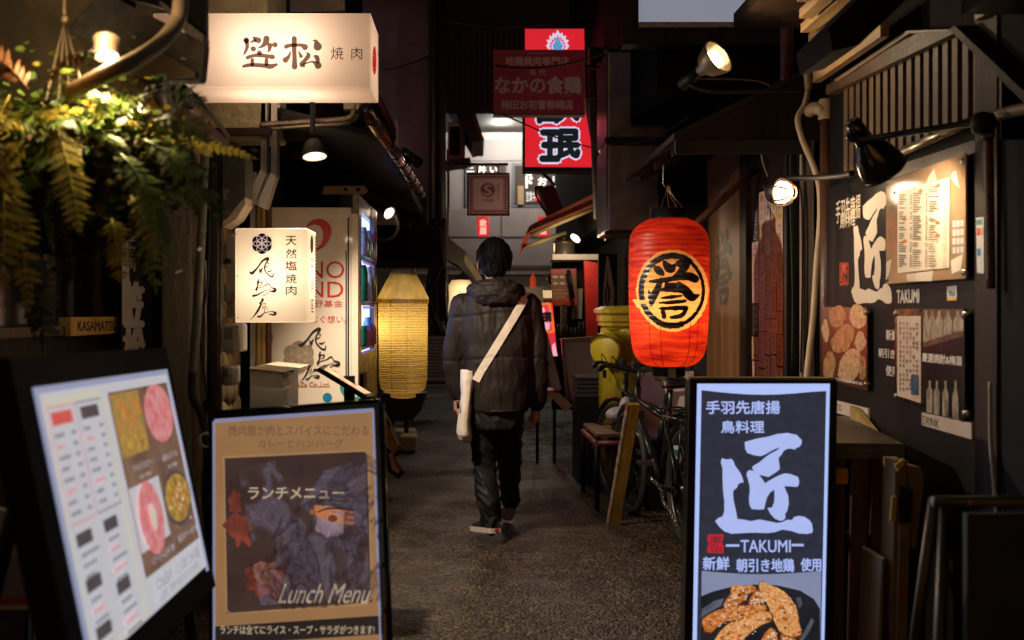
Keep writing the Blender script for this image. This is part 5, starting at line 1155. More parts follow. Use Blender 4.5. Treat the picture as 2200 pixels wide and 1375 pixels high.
m = MB(); m.lathe(lc, [(40*k_, 150*k_), (40*k_, 178*k_), (37*k_, 178*k_), (37*k_, 150*k_)], 40); m.build('top_ring', black_gloss, t)
m = MB(); m.lathe(lc, [(38*k_, -158*k_), (35*k_, -160*k_), (35*k_, -180*k_), (0, -180*k_)], 40); m.build('bottom_ring', black_gloss, t)
m = MB()
for a in (-2.2, -1.75, -1.3, -.9): p = lc+Vector((cos(a)*36*k_, sin(a)*36*k_, 158*k_)); m.spline([p, p+Vector((0, 0, .05)), lc+Vector((cos(a)*15*k_, 0, 205*k_)), lc+Vector((0, 0, 230*k_))], .002, 6)
m.build('hanging_wire', mat('brass_wire', (.35, .2, .1), .35, .7), t)
m = MB(); m.box(lc+Vector((-8*k_, -36*k_, -182*k_)), lc+Vector((8*k_, -35.2*k_, -163*k_))); p = lc+Vector((0, -20*k_, -182*k_)); m.tube([p+Vector((cos(a)*.008, 0, sin(a)*.008-.006)) for a in [i*pi/8 for i in range(17)]], .0014, 5); m.build('pull_ring', steel, t)
m = MB()
for a in (-2.25, -1.95, -1.2, -.95): m.tube([lc+Vector((cos(a)*(r+.001), sin(a)*(r+.001), h)) for r, h in rows if h < -55*k_], .0016, 4)
m.build('cord', mat('dark_red_cord', (.12, .01, .008), .8), t)
light('lantern_bulb', 'POINT', lc+Vector((0, 0, -.10)), 4.9, (1, .70, .40), .06, parent=t)
# ------------------------------------------------------------------ lit stand with brushed lettering
TK = [Vector(p) for p in ((.700, 3.40, 1.055), (1.126, 3.408, 1.055), (1.110, 3.44, .225), (.684, 3.432, .225))]
fT = Fr(TK[3], TK[2]-TK[3], TK[0]-TK[3]); wT = (TK[1]-TK[0]).length; hT = (TK[0]-TK[3]).length
t = thing('light_stand', 'tall lit stand sign with white brushed kanji and fried chicken wings on black', 'sign', (.905, 3.45, 0))
fT = front(3.42)
q = [fT.px(u, v) for u, v in ((1497, 823), (1783, 823), (1771, 1400), (1484, 1400))]
m = MB(); m.pxprism(fT, [(1481, 817), (1798, 821), (1786, 1560), (1466, 1560)], -.07, -.004); m.build('housing', black_gloss, t)
m = MB(); m.pxprism(fT, [(1481, 817), (1497, 823), (1484, 1560), (1466, 1560)][::-1], -.004, .006); m.pxprism(fT, [(1783, 823), (1798, 819), (1786, 1560), (1769, 1560)], -.004, .006); m.pxprism(fT, [(1481, 815), (1798, 817), (1783, 824), (1497, 824)][::-1], -.004, .006); m.build('frame', black, t)
MB().pxprism(fT, [(1481, 811), (1796, 812), (1798, 817), (1481, 816)], -.06, .0).build('brass_edge', mat('dull_gold', (.2, .14, .07)), t)
tw = pr('ledwhite', (.40, .52, .92), 1.0, var=.03); tdk = pr('slate', (.030, .034, .055), .85, var=.2); twl = pr('ledletter', (.40, .49, .88), .95, var=.03); trd = pr('sealred', (.55, .02, .035), .9, var=.1)
tsky = pr('bluegrey', (.26, .30, .46), .85, (.20, .24, .40), 7); tbk = pr('plate', (.02, .022, .03), .8, (.01, .01, .014), 6); tgl = pr('plateshine', (.14, .16, .22), .8, (.05, .06, .09), 12)
tch = pr('glaze', (.62, .25, .05), .95, (.26, .05, .012), 120); tch2 = pr('glazelight', (.70, .42, .16), .95, (.42, .12, .02), 130); tch3 = pr('glazedark', (.20, .045, .014), .9, (.44, .15, .03), 140); tss = pr('sesame', (.75, .66, .52), .95); tpk = pr('glazeshade', (.12, .035, .012), .9, (.05, .012, .008), 40)
m = MB(); A = lambda k, pts, z=.001: m.mat(k).poly(fT, pts, z)
A(0, [(1497, 823), (1783, 823), (1770, 1420), (1483, 1420)], .0)
top = [(1507, 838)]+[(1507+(1775-1507)*i/8, 838+10*sin(pi*i/8)) for i in range(1, 8)]+[(1775, 840)]
A(1, top+[(1763, 1420), (1496, 1420)])
m.mat(2)
m.text(fT, '手羽先唐揚', 1517, 861, 1675, 889, .002, bold=.022); m.text(fT, '鳥料理', 1549, 904, 1641, 930, .002, bold=.022)
z1 = lambda p: (1480+p[0]/5.2875, 900+p[1]/5.2875)
for T in (T1, T2, T3): m.poly(fT, [z1(p) for p in T], .002)
m.text(fT, 'TAKUMI', 1591, 1160, 1698, 1186, .002, bold=.012); m.rect(fT, 1559, 1169, 1588, 1174, .002); m.rect(fT, 1700, 1168, 1726, 1173, .002)
m.text(fT, '新鮮', 1510, 1196, 1566, 1224, .002, bold=.022); m.text(fT, '朝引き地鶏', 1582, 1200, 1705, 1228, .002, bold=.022); m.text(fT, '使用', 1720, 1199, 1763, 1226, .002, bold=.022)
m.mat(3).poly(fT, [(1520, 1148), (1552, 1147), (1554, 1150), (1550, 1166), (1554, 1172), (1554, 1188), (1519, 1187), (1519, 1174), (1523, 1168), (1519, 1160)], .002)
m.mat(1); m.text(fT, '寓', 1525, 1151, 1549, 1167, .0025); m.text(fT, '弘', 1525, 1169, 1549, 1185, .0025)
z6 = lambda x, y: (1440+x/6.111, 1160+y/6.111)
A(4, [z6(410, 400)]+[z6(410+1565*i/8, 402+45*sin(pi*i/8)) for i in range(1, 8)]+[z6(1978, 405), z6(1960, 1600), z6(392, 1600)], .002)
m.mat(5).poly(fT, [z6(*p) for p in ((400, 735), (560, 670), (800, 610), (1100, 580), (1400, 590), (1700, 660), (1880, 770), (1960, 900), (1962, 1600), (392, 1600))], .0022)
m.mat(6).poly(fT, [z6(*p) for p in ((410, 900), (560, 800), (700, 760), (660, 860), (480, 960), (400, 1020))], .0024); m.mat(6).poly(fT, [z6(*p) for p in ((1850, 1020), (1880, 1060), (1820, 1200), (1720, 1330), (1680, 1330), (1760, 1180))], .0024); m.mat(6).poly(fT, [z6(*p) for p in ((1640, 760), (1700, 740), (1730, 830), (1690, 900))], .0024)
wings = [([(790, 600), (870, 585), (950, 600), (1060, 585), (1120, 620), (1110, 670), (1020, 690), (1000, 760), (900, 830), (780, 870), (690, 860), (720, 790), (790, 700)], 7), ([(1120, 640), (1200, 690), (1230, 770), (1160, 840), (1020, 830), (1040, 760)], 9),
         ([(1170, 545), (1230, 545), (1310, 590), (1400, 620), (1500, 680), (1570, 760), (1640, 860), (1670, 980), (1680, 1080), (1715, 1180), (1700, 1240), (1600, 1265), (1480, 1230), (1420, 1180), (1340, 1020), (1290, 880), (1240, 780), (1170, 660), (1155, 590)], 8),
         ([(410, 1080), (420, 1030), (500, 970), (600, 920), (740, 880), (900, 850), (1080, 850), (1240, 840), (1260, 900), (1180, 960), (1020, 1000), (880, 1040), (720, 1060), (620, 1120), (530, 1210), (450, 1190)], 7),
         ([(560, 1330), (640, 1200), (760, 1090), (900, 1050), (1060, 990), (1200, 930), (1300, 935), (1330, 1000), (1300, 1060), (1180, 1110), (1080, 1180), (980, 1260), (900, 1420), (560, 1420)], 8), ([(1240, 1210), (1310, 1140), (1370, 1170), (1400, 1290), (1380, 1420), (1180, 1420), (1190, 1300)], 7), ([(1440, 1230), (1560, 1260), (1640, 1290), (1640, 1420), (1440, 1420)], 9)]
for i, (pts, k) in enumerate(wings):
    cx_ = sum(p[0] for p in pts)/len(pts); cy_ = sum(p[1] for p in pts)/len(pts)
    z = .0026+i*.0003
    m.mat(11).poly(fT, [z6(cx_+(x-cx_)*1.05+6, cy_+(y-cy_)*1.06+14) for x, y in pts], z)
    m.mat(k).poly(fT, [z6(x, y) for x, y in pts], z+.0001)
rnd = random.Random(17)
def inside(p, poly):
    c = False; j = len(poly)-1
    for i in range(len(poly)):
        if (poly[i][1] > p[1]) != (poly[j][1] > p[1]) and p[0] < (poly[j][0]-poly[i][0])*(p[1]-poly[i][1])/(poly[j][1]-poly[i][1])+poly[i][0]: c = not c
        j = i
    return c
for i, (pts, k) in enumerate(wings):
    cx_ = sum(p[0] for p in pts)/len(pts); cy_ = sum(p[1] for p in pts)/len(pts); n = 0
    x0_, x1_ = min(p[0] for p in pts), max(p[0] for p in pts); y0_, y1_ = min(p[1] for p in pts), max(p[1] for p in pts)
    for q in range(400):
        p = (rnd.uniform(x0_, x1_), rnd.uniform(y0_, y1_)); r = rnd.uniform(14, 42)
        if not all(inside((p[0]+r*1.15*cos(a), p[1]+r*.9*sin(a)), pts) for a in (0, 1, 2, 3, 4, 5)): continue
        low = (p[1]-y0_)/(y1_-y0_); kk = rnd.choices((7, 8, 9, 11), (3, 3.2*(1-low)+.3, 2.2*low+.5, 1.2*low+.1))[0]; ph = rnd.uniform(0, 9)
        m.mat(kk).poly(fT, [z6(p[0]+r*cos(a)*(1+.3*sin(3*a+ph)), p[1]+r*.7*sin(a)*(1+.3*cos(2*a+ph))) for a in [j*pi/7 for j in range(14)]], .0026+i*.0003+.00012); n += 1
        if n > 34: break
for pts, k in wings:
    n = 0; cx_ = sum(p[0] for p in pts)/len(pts); cy_ = sum(p[1] for p in pts)/len(pts)
    for q in range(600):
        p = (rnd.gauss(cx_, 170), rnd.gauss(cy_-20, 130))
        if inside(p, pts): m.mat(10).disc(fT, *z6(*p), rnd.uniform(1.0, 2.0), rnd.uniform(.8, 1.5), .0055, n=6); n += 1
        if n > 45: break
m.build('print', [tw, tdk, twl, trd, tsky, tbk, tgl, tch, tch2, tch3, tss, tpk], t)
m = MB(); [m.tube([fT.at(u, 1540, -.03), Vector((fT.at(u, 1540).x, 3.45, 0))], .015) for u in (1500, 1750)]; m.each('leg', black, t); MB().bbox((fT.at(1470, 0).x, 3.3, 0), (fT.at(1782, 0).x, 3.62, .03), .01).build('foot', black, t)
light('panel_glow', 'AREA', fT.at(1640, 1050, .02), .8, (.62, .72, 1), .4, target=fT.at(1640, 1050, 1), parent=t)
# ------------------------------------------------------------------ slatted counter and cardboard
t = thing('counter', 'slatted wooden counter with a dark worn top right of the lit stand', 'counter', (1.2, 3.8, 0))
x0 = P(1700, 0, 3.5).x; x1 = P(1925, 0, 3.5).x; zt = P(0, 948, 3.5).z
topm = mat('worn_slab', (.075, .058, .04), .4, col2=(.03, .024, .018), scale=9, bump=.4)
m = MB(); m.add([(x0, 3.47, zt-.05), (x1+.015, 3.47, zt-.055), (1.5, 4.35, zt-.05), (x0, 4.35, zt-.05), (x0, 3.47, zt), (x1+.015, 3.47, zt-.005), (1.5, 4.35, zt), (x0, 4.35, zt)], [(0, 3, 2, 1), (4, 5, 6, 7), (0, 1, 5, 4), (1, 2, 6, 5), (2, 3, 7, 6), (3, 0, 4, 7)]); m.build('top', topm, t)
fk = front(3.5); sl = mat('counter_slat', (.085, .036, .016), .45, col2=(.035, .014, .008), scale=8, stretch=(1, 1, .07), bump=.3)
for u0, u1, s in ((1720, 1752, -2), (1760, 1786, -4), (1788, 1816, -6), (1834, 1868, -14), (1880, 1924, -22)): MB().pxprism(fk, [(u0, 975), (u1, 975), (u1+s, 1560), (u0+s, 1560)], -.025, 0).build('slat', sl, t)
m = MB(); m.pxprism(fk, [(1700, 1148), (1920, 1148), (1918, 1172), (1700, 1172)], -.05, -.026); m.pxprism(fk, [(1700, 1480), (1910, 1480), (1910, 1510), (1700, 1510)], -.05, -.026); m.box((x0, 3.9, 0), (1.5, 3.95, zt-.05)); m.build('rail', darkwood, t)
MB().pxprism(fk, [(1788, 1004), (1818, 1006), (1817, 1037), (1788, 1036)], .0005, .02).build('yellow_tag', mat('amber_block', (.5, .22, .015), .5, var=.2), t); 
carb = mat('cardboard', (.19, .115, .055), .75, col2=(.11, .065, .03), scale=10, bump=.2); cary = mat('yellow_card', (.5, .33, .04), .6, var=.3)
t = thing('cardboard_bundle', 'bundle of folded brown cardboard stuffed between the counter and the black wall', 'cardboard', (1.38, 3.3, 0))
fc2 = front(3.3)
for k, q in enumerate(([(1924, 990), (1950, 990), (1944, 1120), (1948, 1560), (1912, 1560), (1916, 1300)], [(1930, 1125), (1952, 1122), (1948, 1250), (1940, 1560), (1920, 1560)], [(1950, 1000), (1980, 1005), (1988, 1030), (1970, 1180), (1960, 1180), (1955, 1060)], [(1898, 1205), (1904, 1200), (1900, 1300), (1890, 1560), (1880, 1560)])):
    MB().pxprism(fc2, q, -.1-.03*k, -.004*k if k != 1 else .012).build('sheet', carb if k != 3 else mat('pale_card', (.2, .145, .09), .7), t)
MB().pxprism(fc2, [(1930, 1040), (1958, 1052), (1952, 1120), (1932, 1122)], -.06, .013).build('gap', black, t)
m = MB(); m.pxprism(fc2, [(1920, 998), (1938, 984), (1940, 994), (1926, 1012)], 0, .014); m.pxprism(fc2, [(1914, 1066), (1924, 1064), (1920, 1118), (1910, 1118)], 0, .014); m.build('yellow_tape', cary, t)
m = MB(); m.text(fc2, '日', 1929, 1224, 1944, 1244, .0125); m.text(fc2, '本', 1928, 1255, 1942, 1285, .0125, bold=.08); m.build('print', mat('carton_red', (.35, .03, .03), .6), t)
t = thing('serrated_strip', 'long yellowish strip with a serrated edge running down along the black wall', 'strip', (1.48, 3.6, 0))
q = [(1852, 872)]
for i in range(15):
    a = i/14; q += [(1862+100*a, 878+118*a-2), (1866+100*a, 878+118*a+2)]
q += [(1975, 1010), (1988, 1030), (1950, 1010), (1856, 918)]
MB().pxprism(fw, [(u, v) for u, v in q][::-1], .03, .05).build('strip', mat('straw', (.4, .27, .09), .6, var=.35, scale=18), t)
# foreground folding stand
t = thing('folding_stand', 'blurred dark folding metal stand in the near right corner', 'stand', (1.1, 2.2, 0))
fz = front(2.2); dm = mat('stand_metal', (.055, .042, .03), .4, .6, var=.4)
m = MB()
m.tube([fz.at(2005, 1078), fz.at(2330, 1078)], .012, 10); m.tube([fz.at(2032, 1078, -.0), V(fz.at(1955, 0).x, 2.12, 0)], .012, 10); m.tube([fz.at(2022, 1078, -.03), V(fz.at(2066, 0).x, 2.6, 0)], .012, 10); m.tube([fz.at(2300, 1078, -.0), V(fz.at(2330, 0).x, 2.12, 0)], .012, 10); m.tube([fz.at(2300, 1078, -.03), V(fz.at(2330, 0).x, 2.6, 0)], .012, 10)
m.build('frame', dm, t)
MB().bbox(fz.at(2072, 1086, .015), fz.at(2360, 1070, -.015), .006).build('top_rail', mat('highlight_rail', (.26, .17, .07), .35, .7, var=.3), t)  # warm highlight on the dark top bar, put into the rail's colour
MB().frbox(fz, *fz.px(2092, 1700), *fz.px(2320, 1110), -.05, -.03).build('panel', mat('stand_panel', (.02, .015, .012), .6, var=.5, scale=8), t)
# ------------------------------------------------------------------ left middle buildings
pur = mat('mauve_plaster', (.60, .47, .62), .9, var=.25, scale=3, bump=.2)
t = thing('mauve_building', 'mauve plastered building wall on the left beyond the eave', 'building', (-.9, 11, 0))
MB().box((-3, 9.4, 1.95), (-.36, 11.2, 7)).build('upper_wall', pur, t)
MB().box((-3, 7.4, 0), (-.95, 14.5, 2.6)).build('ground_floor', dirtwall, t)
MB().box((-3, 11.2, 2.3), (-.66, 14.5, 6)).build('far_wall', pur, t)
tag(MB().cyl(P(947, 690, 9.35), P(947, -60, 9.35), .045).build('downpipe', mat('dusky_pipe', (.06, .04, .04), .5, var=.4)), 'dark downpipe at the corner of the mauve building', 'downpipe')
tag(MB().cyl(P(928, 500, 9.33), P(928, -40, 9.33), .022).build('downpipe', mat('dusky_pipe2', (.10, .07, .075), .5, var=.4)), 'thin mauve downpipe left of the dark downpipe', 'downpipe')
def ac(label, u0, v0, u1, v1, d, depth):
    a = P(u0, v0, d); b = P(u1, v1, d); t = thing('air_conditioner', label, 'air conditioner', (a.x, d, b.z))
    MB().bbox((a.x, d, b.z), (b.x, d+depth, a.z), .015).build('casing', mat('ac_mauve', (.6, .5, .5), .5, var=.15), t)
    f = front(d); m = MB(); w = u1-u0; h = v1-v0
    m.mat(0).rect(f, u0+w*.12, v0+h*.12, u0+w*.72, v0+h*.86, .002); m.mat(1)
    for k in range(12): m.rect(f, u0+w*.12, v0+h*(.14+.06*k), u0+w*.72, v0+h*(.15+.06*k), .004)
    m.build('grille', [black, mat('grille_bar', (.08, .06, .06), .5)], t); return t
ac('air conditioner unit on the mauve wall below the dark sloping roof', 962, 262, 998, 345, 12.6, .8)
ac('air conditioner unit half hidden behind the bronze gutter', 826, 252, 852, 350, 9.2, .35)
for k, (u, v) in enumerate(((868, 428), (905, 426))):
    d = 8.8; a = P(u-12, v, d); b = P(u+14, v+56, d)
    tag(MB().bbox((a.x, d, b.z), (b.x, d+.2, a.z), .02).build('meter', mat('dark_meter', (.02, .017, .02), .5)), ['dark meter box below the gutter end, the left one of a pair', 'dark meter box below the gutter end, the right one of a pair'][k], 'meter', 'dark meter boxes')
t = thing('sloping_roof', 'dark sloping roof jutting into the alley from the mauve building', 'roof', (-.4, 13, 3))
fr2 = front(12.2)
MB().pxprism(fr2, [(962, 118), (975, 118), (1034, 302), (1014, 306), (960, 210)], -1.2, 0).build('deck', mat('roof_slate', (.03, .025, .025), .5, var=.4, scale=14), t)
MB().pxprism(fr2, [(974, 112), (980, 116), (1040, 300), (1034, 306)], -1.2, .02).build('edge', mat('edge_grey', (.14, .12, .11), .5), t)
MB().pxprism(fr2, [(955, 345), (1010, 338), (1012, 348), (955, 356)], -.5, 0).build('lower_ledge', mat('roof_slate', (.03, .025, .025)), t)
t = thing('tiled_roof', 'small lean-to roof above the lit white lantern in the distance', 'roof', P(980, 560, 11.5))
f115 = front(11.5)
MB().pxprism(f115, [(925, 480), (1000, 540), (1032, 600), (1020, 612), (985, 570), (925, 540)], -.8, 0).build('deck', mat('roof_slate', (.03, .025, .025)), t)
MB().pxprism(f115, [(1000, 544), (1036, 598), (1030, 612), (996, 560)], -.5, .02).build('edge', mat('edge_tan', (.25, .19, .13), .6), t)
MB().pxprism(f115, [(960, 600), (990, 574), (1020, 590), (1028, 640), (960, 640)], -1.3, -1.2).build('lit_soffit', mat('tan_soffit', (.3, .22, .14), .7, var=.4, scale=20), t)
t = thing('wire_tangle', 'tangle of black cables on the dark wall left of the walker', 'cables', P(930, 640, 9.6))
m = MB(); rnd = random.Random(14)
for k in range(16):
    u = rnd.uniform(922, 955); m.spline([P(u, 470, 9.2), P(u+rnd.uniform(-10, 16), 560, 9.15), P(u+rnd.uniform(-22, 14), 640, 9.2), P(u+rnd.uniform(-12, 12), 720, 9.2)], rnd.uniform(.008, .02), 6)
m.build('strands', rubber, t)
tag(MB().spline([P(962, 320, 10), P(963, 440, 10), P(958, 560, 10), P(962, 640, 10), P(955, 690, 10)], .012, 8).build('cable', mat('grey_cable', (.2, .16, .13), .5)), 'pale cable hanging down the left side wall behind the walker', 'cable')
MB().box(P(918, 690, 9.5), P(960, 500, 9.55)).build('boarding_wall', mat('mauve_board', (.22, .17, .16), .7, var=.5, scale=4, stretch=(1, 1, .2)), None); tag(bpy.data.objects['boarding_wall'], 'dull mauve boarding behind the cable tangle', 'wall')
# hanging framed sign
t = thing('hanging_sign', 'framed dusky pink hanging sign with a round emblem above the walker', 'sign', P(1049, 416, 9.6))
fh = front(9.6)
MB().pxbox(fh, 1003, 371, 1095, 463, -.05, -.01).build('frame', black, t)
m = MB(); m.mat(0).rect(fh, 1006, 374, 1092, 460, -.0095); m.mat(1)
for i in range(15):
    for j in range(15):
        u = 1009+i*5.7; v = 377+j*5.7
        if min(i, j, 14-i, 14-j) < 2: m.disc(fh, u, v, 1.9, z=-.008, n=6)
m.mat(2).rect(fh, 1017, 384, 1081, 450, -.008); m.mat(3).disc(fh, 1048, 408, 15.5, z=-.006); m.mat(2)
m.stroke(fh, [(1056, 400, 2), (1048, 399, 4), (1042, 404, 4), (1049, 409, 4), (1055, 414, 4), (1046, 418, 4), (1037, 414, 2)], -.004)
m.mat(3); m.text(fh, '小松屋', 1037, 426, 1060, 434, -.006); m.vtext(fh, '居酒屋小松', 1068, 394, 1072, 430, z=-.006)
mp = mat('rose_print2', (.75, .5, .53), .6, var=.1); mdp = mat('plum_print', (.34, .10, .14), .6)
m.build('print', [mdp, mp, mp, mdp], t)
m = MB(); m.tube([fh.at(1003, 352, -.03), fh.at(1092, 352, -.03)], .012); [m.tube([fh.at(u, 352, -.03), fh.at(u, 372, -.03)], .008) for u in (1026, 1070)]; m.tube([fh.at(1003, 352, -.03), fh.at(975, 352, -.03)], .012); m.build('bracket', black, t)
# small red lanterns on the far facade
ledr = mat('red_lit', (.75, .035, .035), emit=.75, ecol=(.85, .035, .04), var=.1)
for k, (u, v, lab) in enumerate(((1038, 487, 'small lit red sign lantern hanging below the framed sign'), (1167, 487, 'small lit red sign lantern partly behind the red awning'))):
    t = thing('small_lantern', lab, 'lantern', P(u, v, 15), 'small red lanterns on the far facade'); f = front(15)
    MB().lathe(P(u, v, 15.1), [(0, -21*15/FPX), (12.5*15/FPX, -21*15/FPX), (13.5*15/FPX, 0), (12.5*15/FPX, 21*15/FPX), (0, 21*15/FPX)], 20).build('body', ledr, t)
    m = MB(); f2 = front(15.0); m.text(f2, '飲', u-7, v-15, u+7, v-1, .003, bold=.06); m.text(f2, '屋', u-7, v+2, u+7, v+16, .003, bold=.06); m.build('lettering', mat('lit_pink', (1, .6, .5), emit=.9, ecol=(1, .55, .42)), t)
# ------------------------------------------------------------------ far facade across the arcade
t = thing('far_building', 'grey shop building with lit ceiling tubes closing the far end of the alley', 'building', (.8, 18, 0))
fa = front(18)
fac = mat('grey_facade', (.36, .32, .31), .6, var=.15, scale=2)
MB().pxbox(fa, 780, 345, 1600, 300, -.3, 0).build('grey_band', fac, t)
MB().pxbox(fa, 780, 300, 1600, 262, -.3, -.02).build('pale_band', mat('pale_facade', (.55, .5, .46), .5, var=.1), t)
m = MB()
for k in range(14): m.pxbox(fa, 780+k*52, 262, 781+k*52, 300, -.02, -.015)
m.build('panel_joint', mat('joint_grey', (.2, .18, .17)), t)
MB().pxbox(fa, 780, 262, 1600, 165, -.6, -.3).build('beige_wall', mat('beige_facade', (.50, .42, .33), .6, var=.1, scale=2), t)
shut = mat('shutter', (.42, .35, .33), .6, var=.15, scale=3)
m = MB(); 
for k in range(120): m.pxbox(fa, 780+k*5, 622, 783.4+k*5, 448, -.3, .03)
m.pxbox(fa, 780, 622, 1400, 448, -.3, .015); m.build('shutter', shut, t)
m = MB(); m.pxbox(fa, 780, 508, 1400, 510, .03, .04); m.pxbox(fa, 780, 570, 1400, 576, .03, .05); m.pxbox(fa, 1076, 576, 1078, 448, .03, .04); m.build('seam', mat('joint_dark', (.1, .09, .09)), t)
MB().pxbox(fa, 780, 448, 1400, 345, -.3, -.02).build('upper_front', fac, t)
m = MB()
for u0, u1 in ((1000, 1090), (1100, 1212), (1216, 1300)): m.pxbox(fa, u0, 446, u1, 350, -.02, .02)
m.build('window_frame', mat('frame_bluegrey', (.16, .17, .19), .5), t)
pw = mat('shop_window', (.06, .055, .055), .1, col2=(.12, .08, .05), scale=3, emit=.05)
for u0, u1 in ((1005, 1086), (1106, 1208), (1220, 1296)): MB().pxbox(fa, u0, 438, u1, 356, .02, .03).build('window', pw, t)
MB().pxbox(fa, 1112, 440, 1125, 400, .03, .05).build('curtain', mat('tan_curtain', (.42, .28, .15), .7, emit=.12), t)
MB().pxbox(fa, 1196, 440, 1206, 372, .03, .05).build('curtain', mat('tan_curtain', (.42, .28, .15), .7), t)
ltr = mat('lit_white_letters', (.9, .9, .9), emit=.55, ecol=(.9, .86, .82))
m = MB(); m.text(fa, 'ニ 丼 い', 1003, 358, 1068, 372, .04, bold=.05); m.text(fa, 'ド', 1130, 380, 1143, 404, .04, bold=.06); m.text(fa, 'お', 1156, 382, 1174, 400, .04, bold=.05); m.text(fa, 'リ', 1188, 380, 1198, 402, .04, bold=.03); m.text(fa, '営業中', 1130, 412, 1150, 434, .04); m.rect(fa, 1130, 372, 1142, 378, .04); m.build('window_lettering', ltr, t)
m = MB(); m.text(fa, '酒', 1132, 364, 1142, 374, .05, bold=.05); m.text(fa, '肉', 1150, 420, 1160, 432, .05, bold=.08); m.build('red_lettering', ledr, t)
m = MB()
for k in range(58): m.pxbox(fa, 1080+k*4.2, 660, 1081.6+k*4.2, 590, .05, .07)
m.pxbox(fa, 900, 584, 1400, 590, .02, .08); m.build('louvre', mat('louvre', (.3, .24, .2), .6), t)
MB().pxbox(fa, 780, 840, 1500, 576, -.3, -.05).build('ground_front', mat('ground_front', (.10, .085, .075), .6, var=.4, scale=2), t)
MB().pxbox(fa, 1130, 640, 1190, 624, -.02, .0).build('lit_window', mat('warm_window', (1, .7, .4), emit=1.2, ecol=(1, .66, .34)), t)
tube = mat('tube_light', (.9, 1, .95), emit=3.2, ecol=(.85, 1, .92))
for k, (u0, v0, u1, v1) in enumerate(((997, 176, 1019, 187), (1025, 175, 1062, 187), (1027, 249, 1128, 258), (1130, 249, 1240, 258))):
    tt = thing('tube_light', ['short lit tube light at the left of the far ceiling', 'lit tube light left of the maroon sign', 'long lit tube light below the maroon sign at the far end', 'long lit tube light behind the red vertical sign'][k], 'tube light', P(u0, v0, 17.2), 'tube lights of the far arcade')
    f = front(17.2); MB().pxbox(f, u0, v0, u1, v1, -.05, 0).build('tube', tube, tt)
    c = f.at((u0+u1)/2, (v0+v1)/2, .1)
    if k in (1, 2, 3): light('tube_glow', 'POINT', c+Vector((0, .1, -.15)), 75, (1, .94, .84), .15, parent=tt)
struct(MB().box((-8, 14.2, 4.3), (10, 19, 4.5)).build('arcade_ceiling', mat('ceiling_dark', (.05, .045, .04), .8)))
struct(MB().add([(-30, 60, 0), (30, 60, 0), (30, 60, 25), (-30, 60, 25)], [(0, 1, 2, 3)]).build('sky', mat('night_sky', (.004, .005, .009), .9, emit=.2)))
for k, (a_, b_, sag, lab) in enumerate((((940, 40, 8), (1290, 20, 9), .10, 'thin black cable crossing the alley above the red vertical sign'), ((938, 90, 9), (1310, 110, 7), .16, 'thin black cable crossing behind the maroon sign'), ((826, 150, 8), (1000, 60, 11), .08, 'slack cable running along the mauve wall'), ((1290, 300, 7.5), (1480, 250, 6), .08, 'slack cable between the steel duct boxes and the lean-to roof'))):
    p_, q_ = P(*a_), P(*b_); tag(MB().tube([p_.lerp(q_, i/20)-Vector((0, 0, sag*4*(i/20)*(1-i/20))) for i in range(21)], .007, 6).build('cable', rubber), lab, 'cable')
# dark crossing structure overhead
t = thing('overhead_canopy', 'dark corrugated canopy spanning high over the alley', 'canopy', (.2, 9, 4))
m = MB()
for k in range(40): m.box((-1.2+k*.06, 11.8, 3.55), (-1.17+k*.06, 11.84, 4.4))
m.build('ribs', mat('rib_brown', (.03, .022, .018), .6), t); MB().box((-1.3, 11.84, 3.5), (1.4, 12, 5.4)).build('panel', mat('panel_brown', (.016, .012, .01), .7), t)
MB().box((-1.3, 9.2, 4.05), (1.4, 9.5, 4.2)).build('beam', black, t); MB().box((-1.3, 7.2, 4.0), (1.4, 7.4, 4.15)).build('beam', black, t)
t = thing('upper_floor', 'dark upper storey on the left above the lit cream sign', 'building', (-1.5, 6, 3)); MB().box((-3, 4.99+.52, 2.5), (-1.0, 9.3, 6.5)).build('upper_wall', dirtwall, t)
MB().box((-1.6, 6.0, 2.75), (-.7, 9.2, 2.85)).build('ledge', darkwood, t); f5 = front(5.7); MB().pxbox(f5, 570, 22, 740, -40, -.03, 0).build('sign_back', greyplastic, t)
# ------------------------------------------------------------------ signs and wall on the right, middle distance
t = thing('maroon_sign', 'maroon board sign with pale kanji hanging high in the middle of the alley', 'sign', P(1158, 245, 8.2))
fm8 = front(8.2); mar2 = mat('maroon_sign', (.48, .02, .10), .45, var=.12)
MB().pxbox(fm8, 1060, 107, 1254, 243, -.1, 0).build('board', mar2, t)
MB().pxbox(fm8, 1254, 107, 1257, 245, -.1, .004).build('edge', mat('rose_edge', (.3, .16, .15), .6), t); MB().pxbox(fm8, 1060, 243, 1257, 248, -.1, .004).build('rusty_edge', mat('rusty_edge', (.28, .13, .08), .6, col2=(.1, .04, .03), scale=20), t)
m = MB(); kw = dict(z=.002, bold=.025)
m.text(fm8, '地鶏焼肉専門店', 1086, 122, 1222, 141, **kw); m.text(fm8, '名 代', 1138, 149, 1173, 162, .002, bold=.02); m.text(fm8, 'なかの食鶏', 1064, 165, 1248, 201, .002, bold=.04); m.text(fm8, '梅田お初曽根崎店', 1077, 215, 1231, 235, **kw)
m.text(fm8, '純系名古屋コーチン', 1133, 112, 1183, 117, .002); m.text(fm8, 'しょっけい', 1203, 203, 1229, 207, .002); m.build('lettering', mat('rose_lettering', (.85, .68, .7), .6, var=.15), t)
m = MB(); m.cyl(fm8.at(1257, 205, -.05), fm8.at(1300, 207, -.05), .01); m.cyl(fm8.at(1257, 140, -.05), fm8.at(1300, 142, -.05), .012); m.build('bracket', black, t)
t = thing('red_sign', 'lit red vertical box sign with outlined black kanji behind the maroon sign', 'sign', P(1200, 365, 9.4))
f94 = front(9.4)
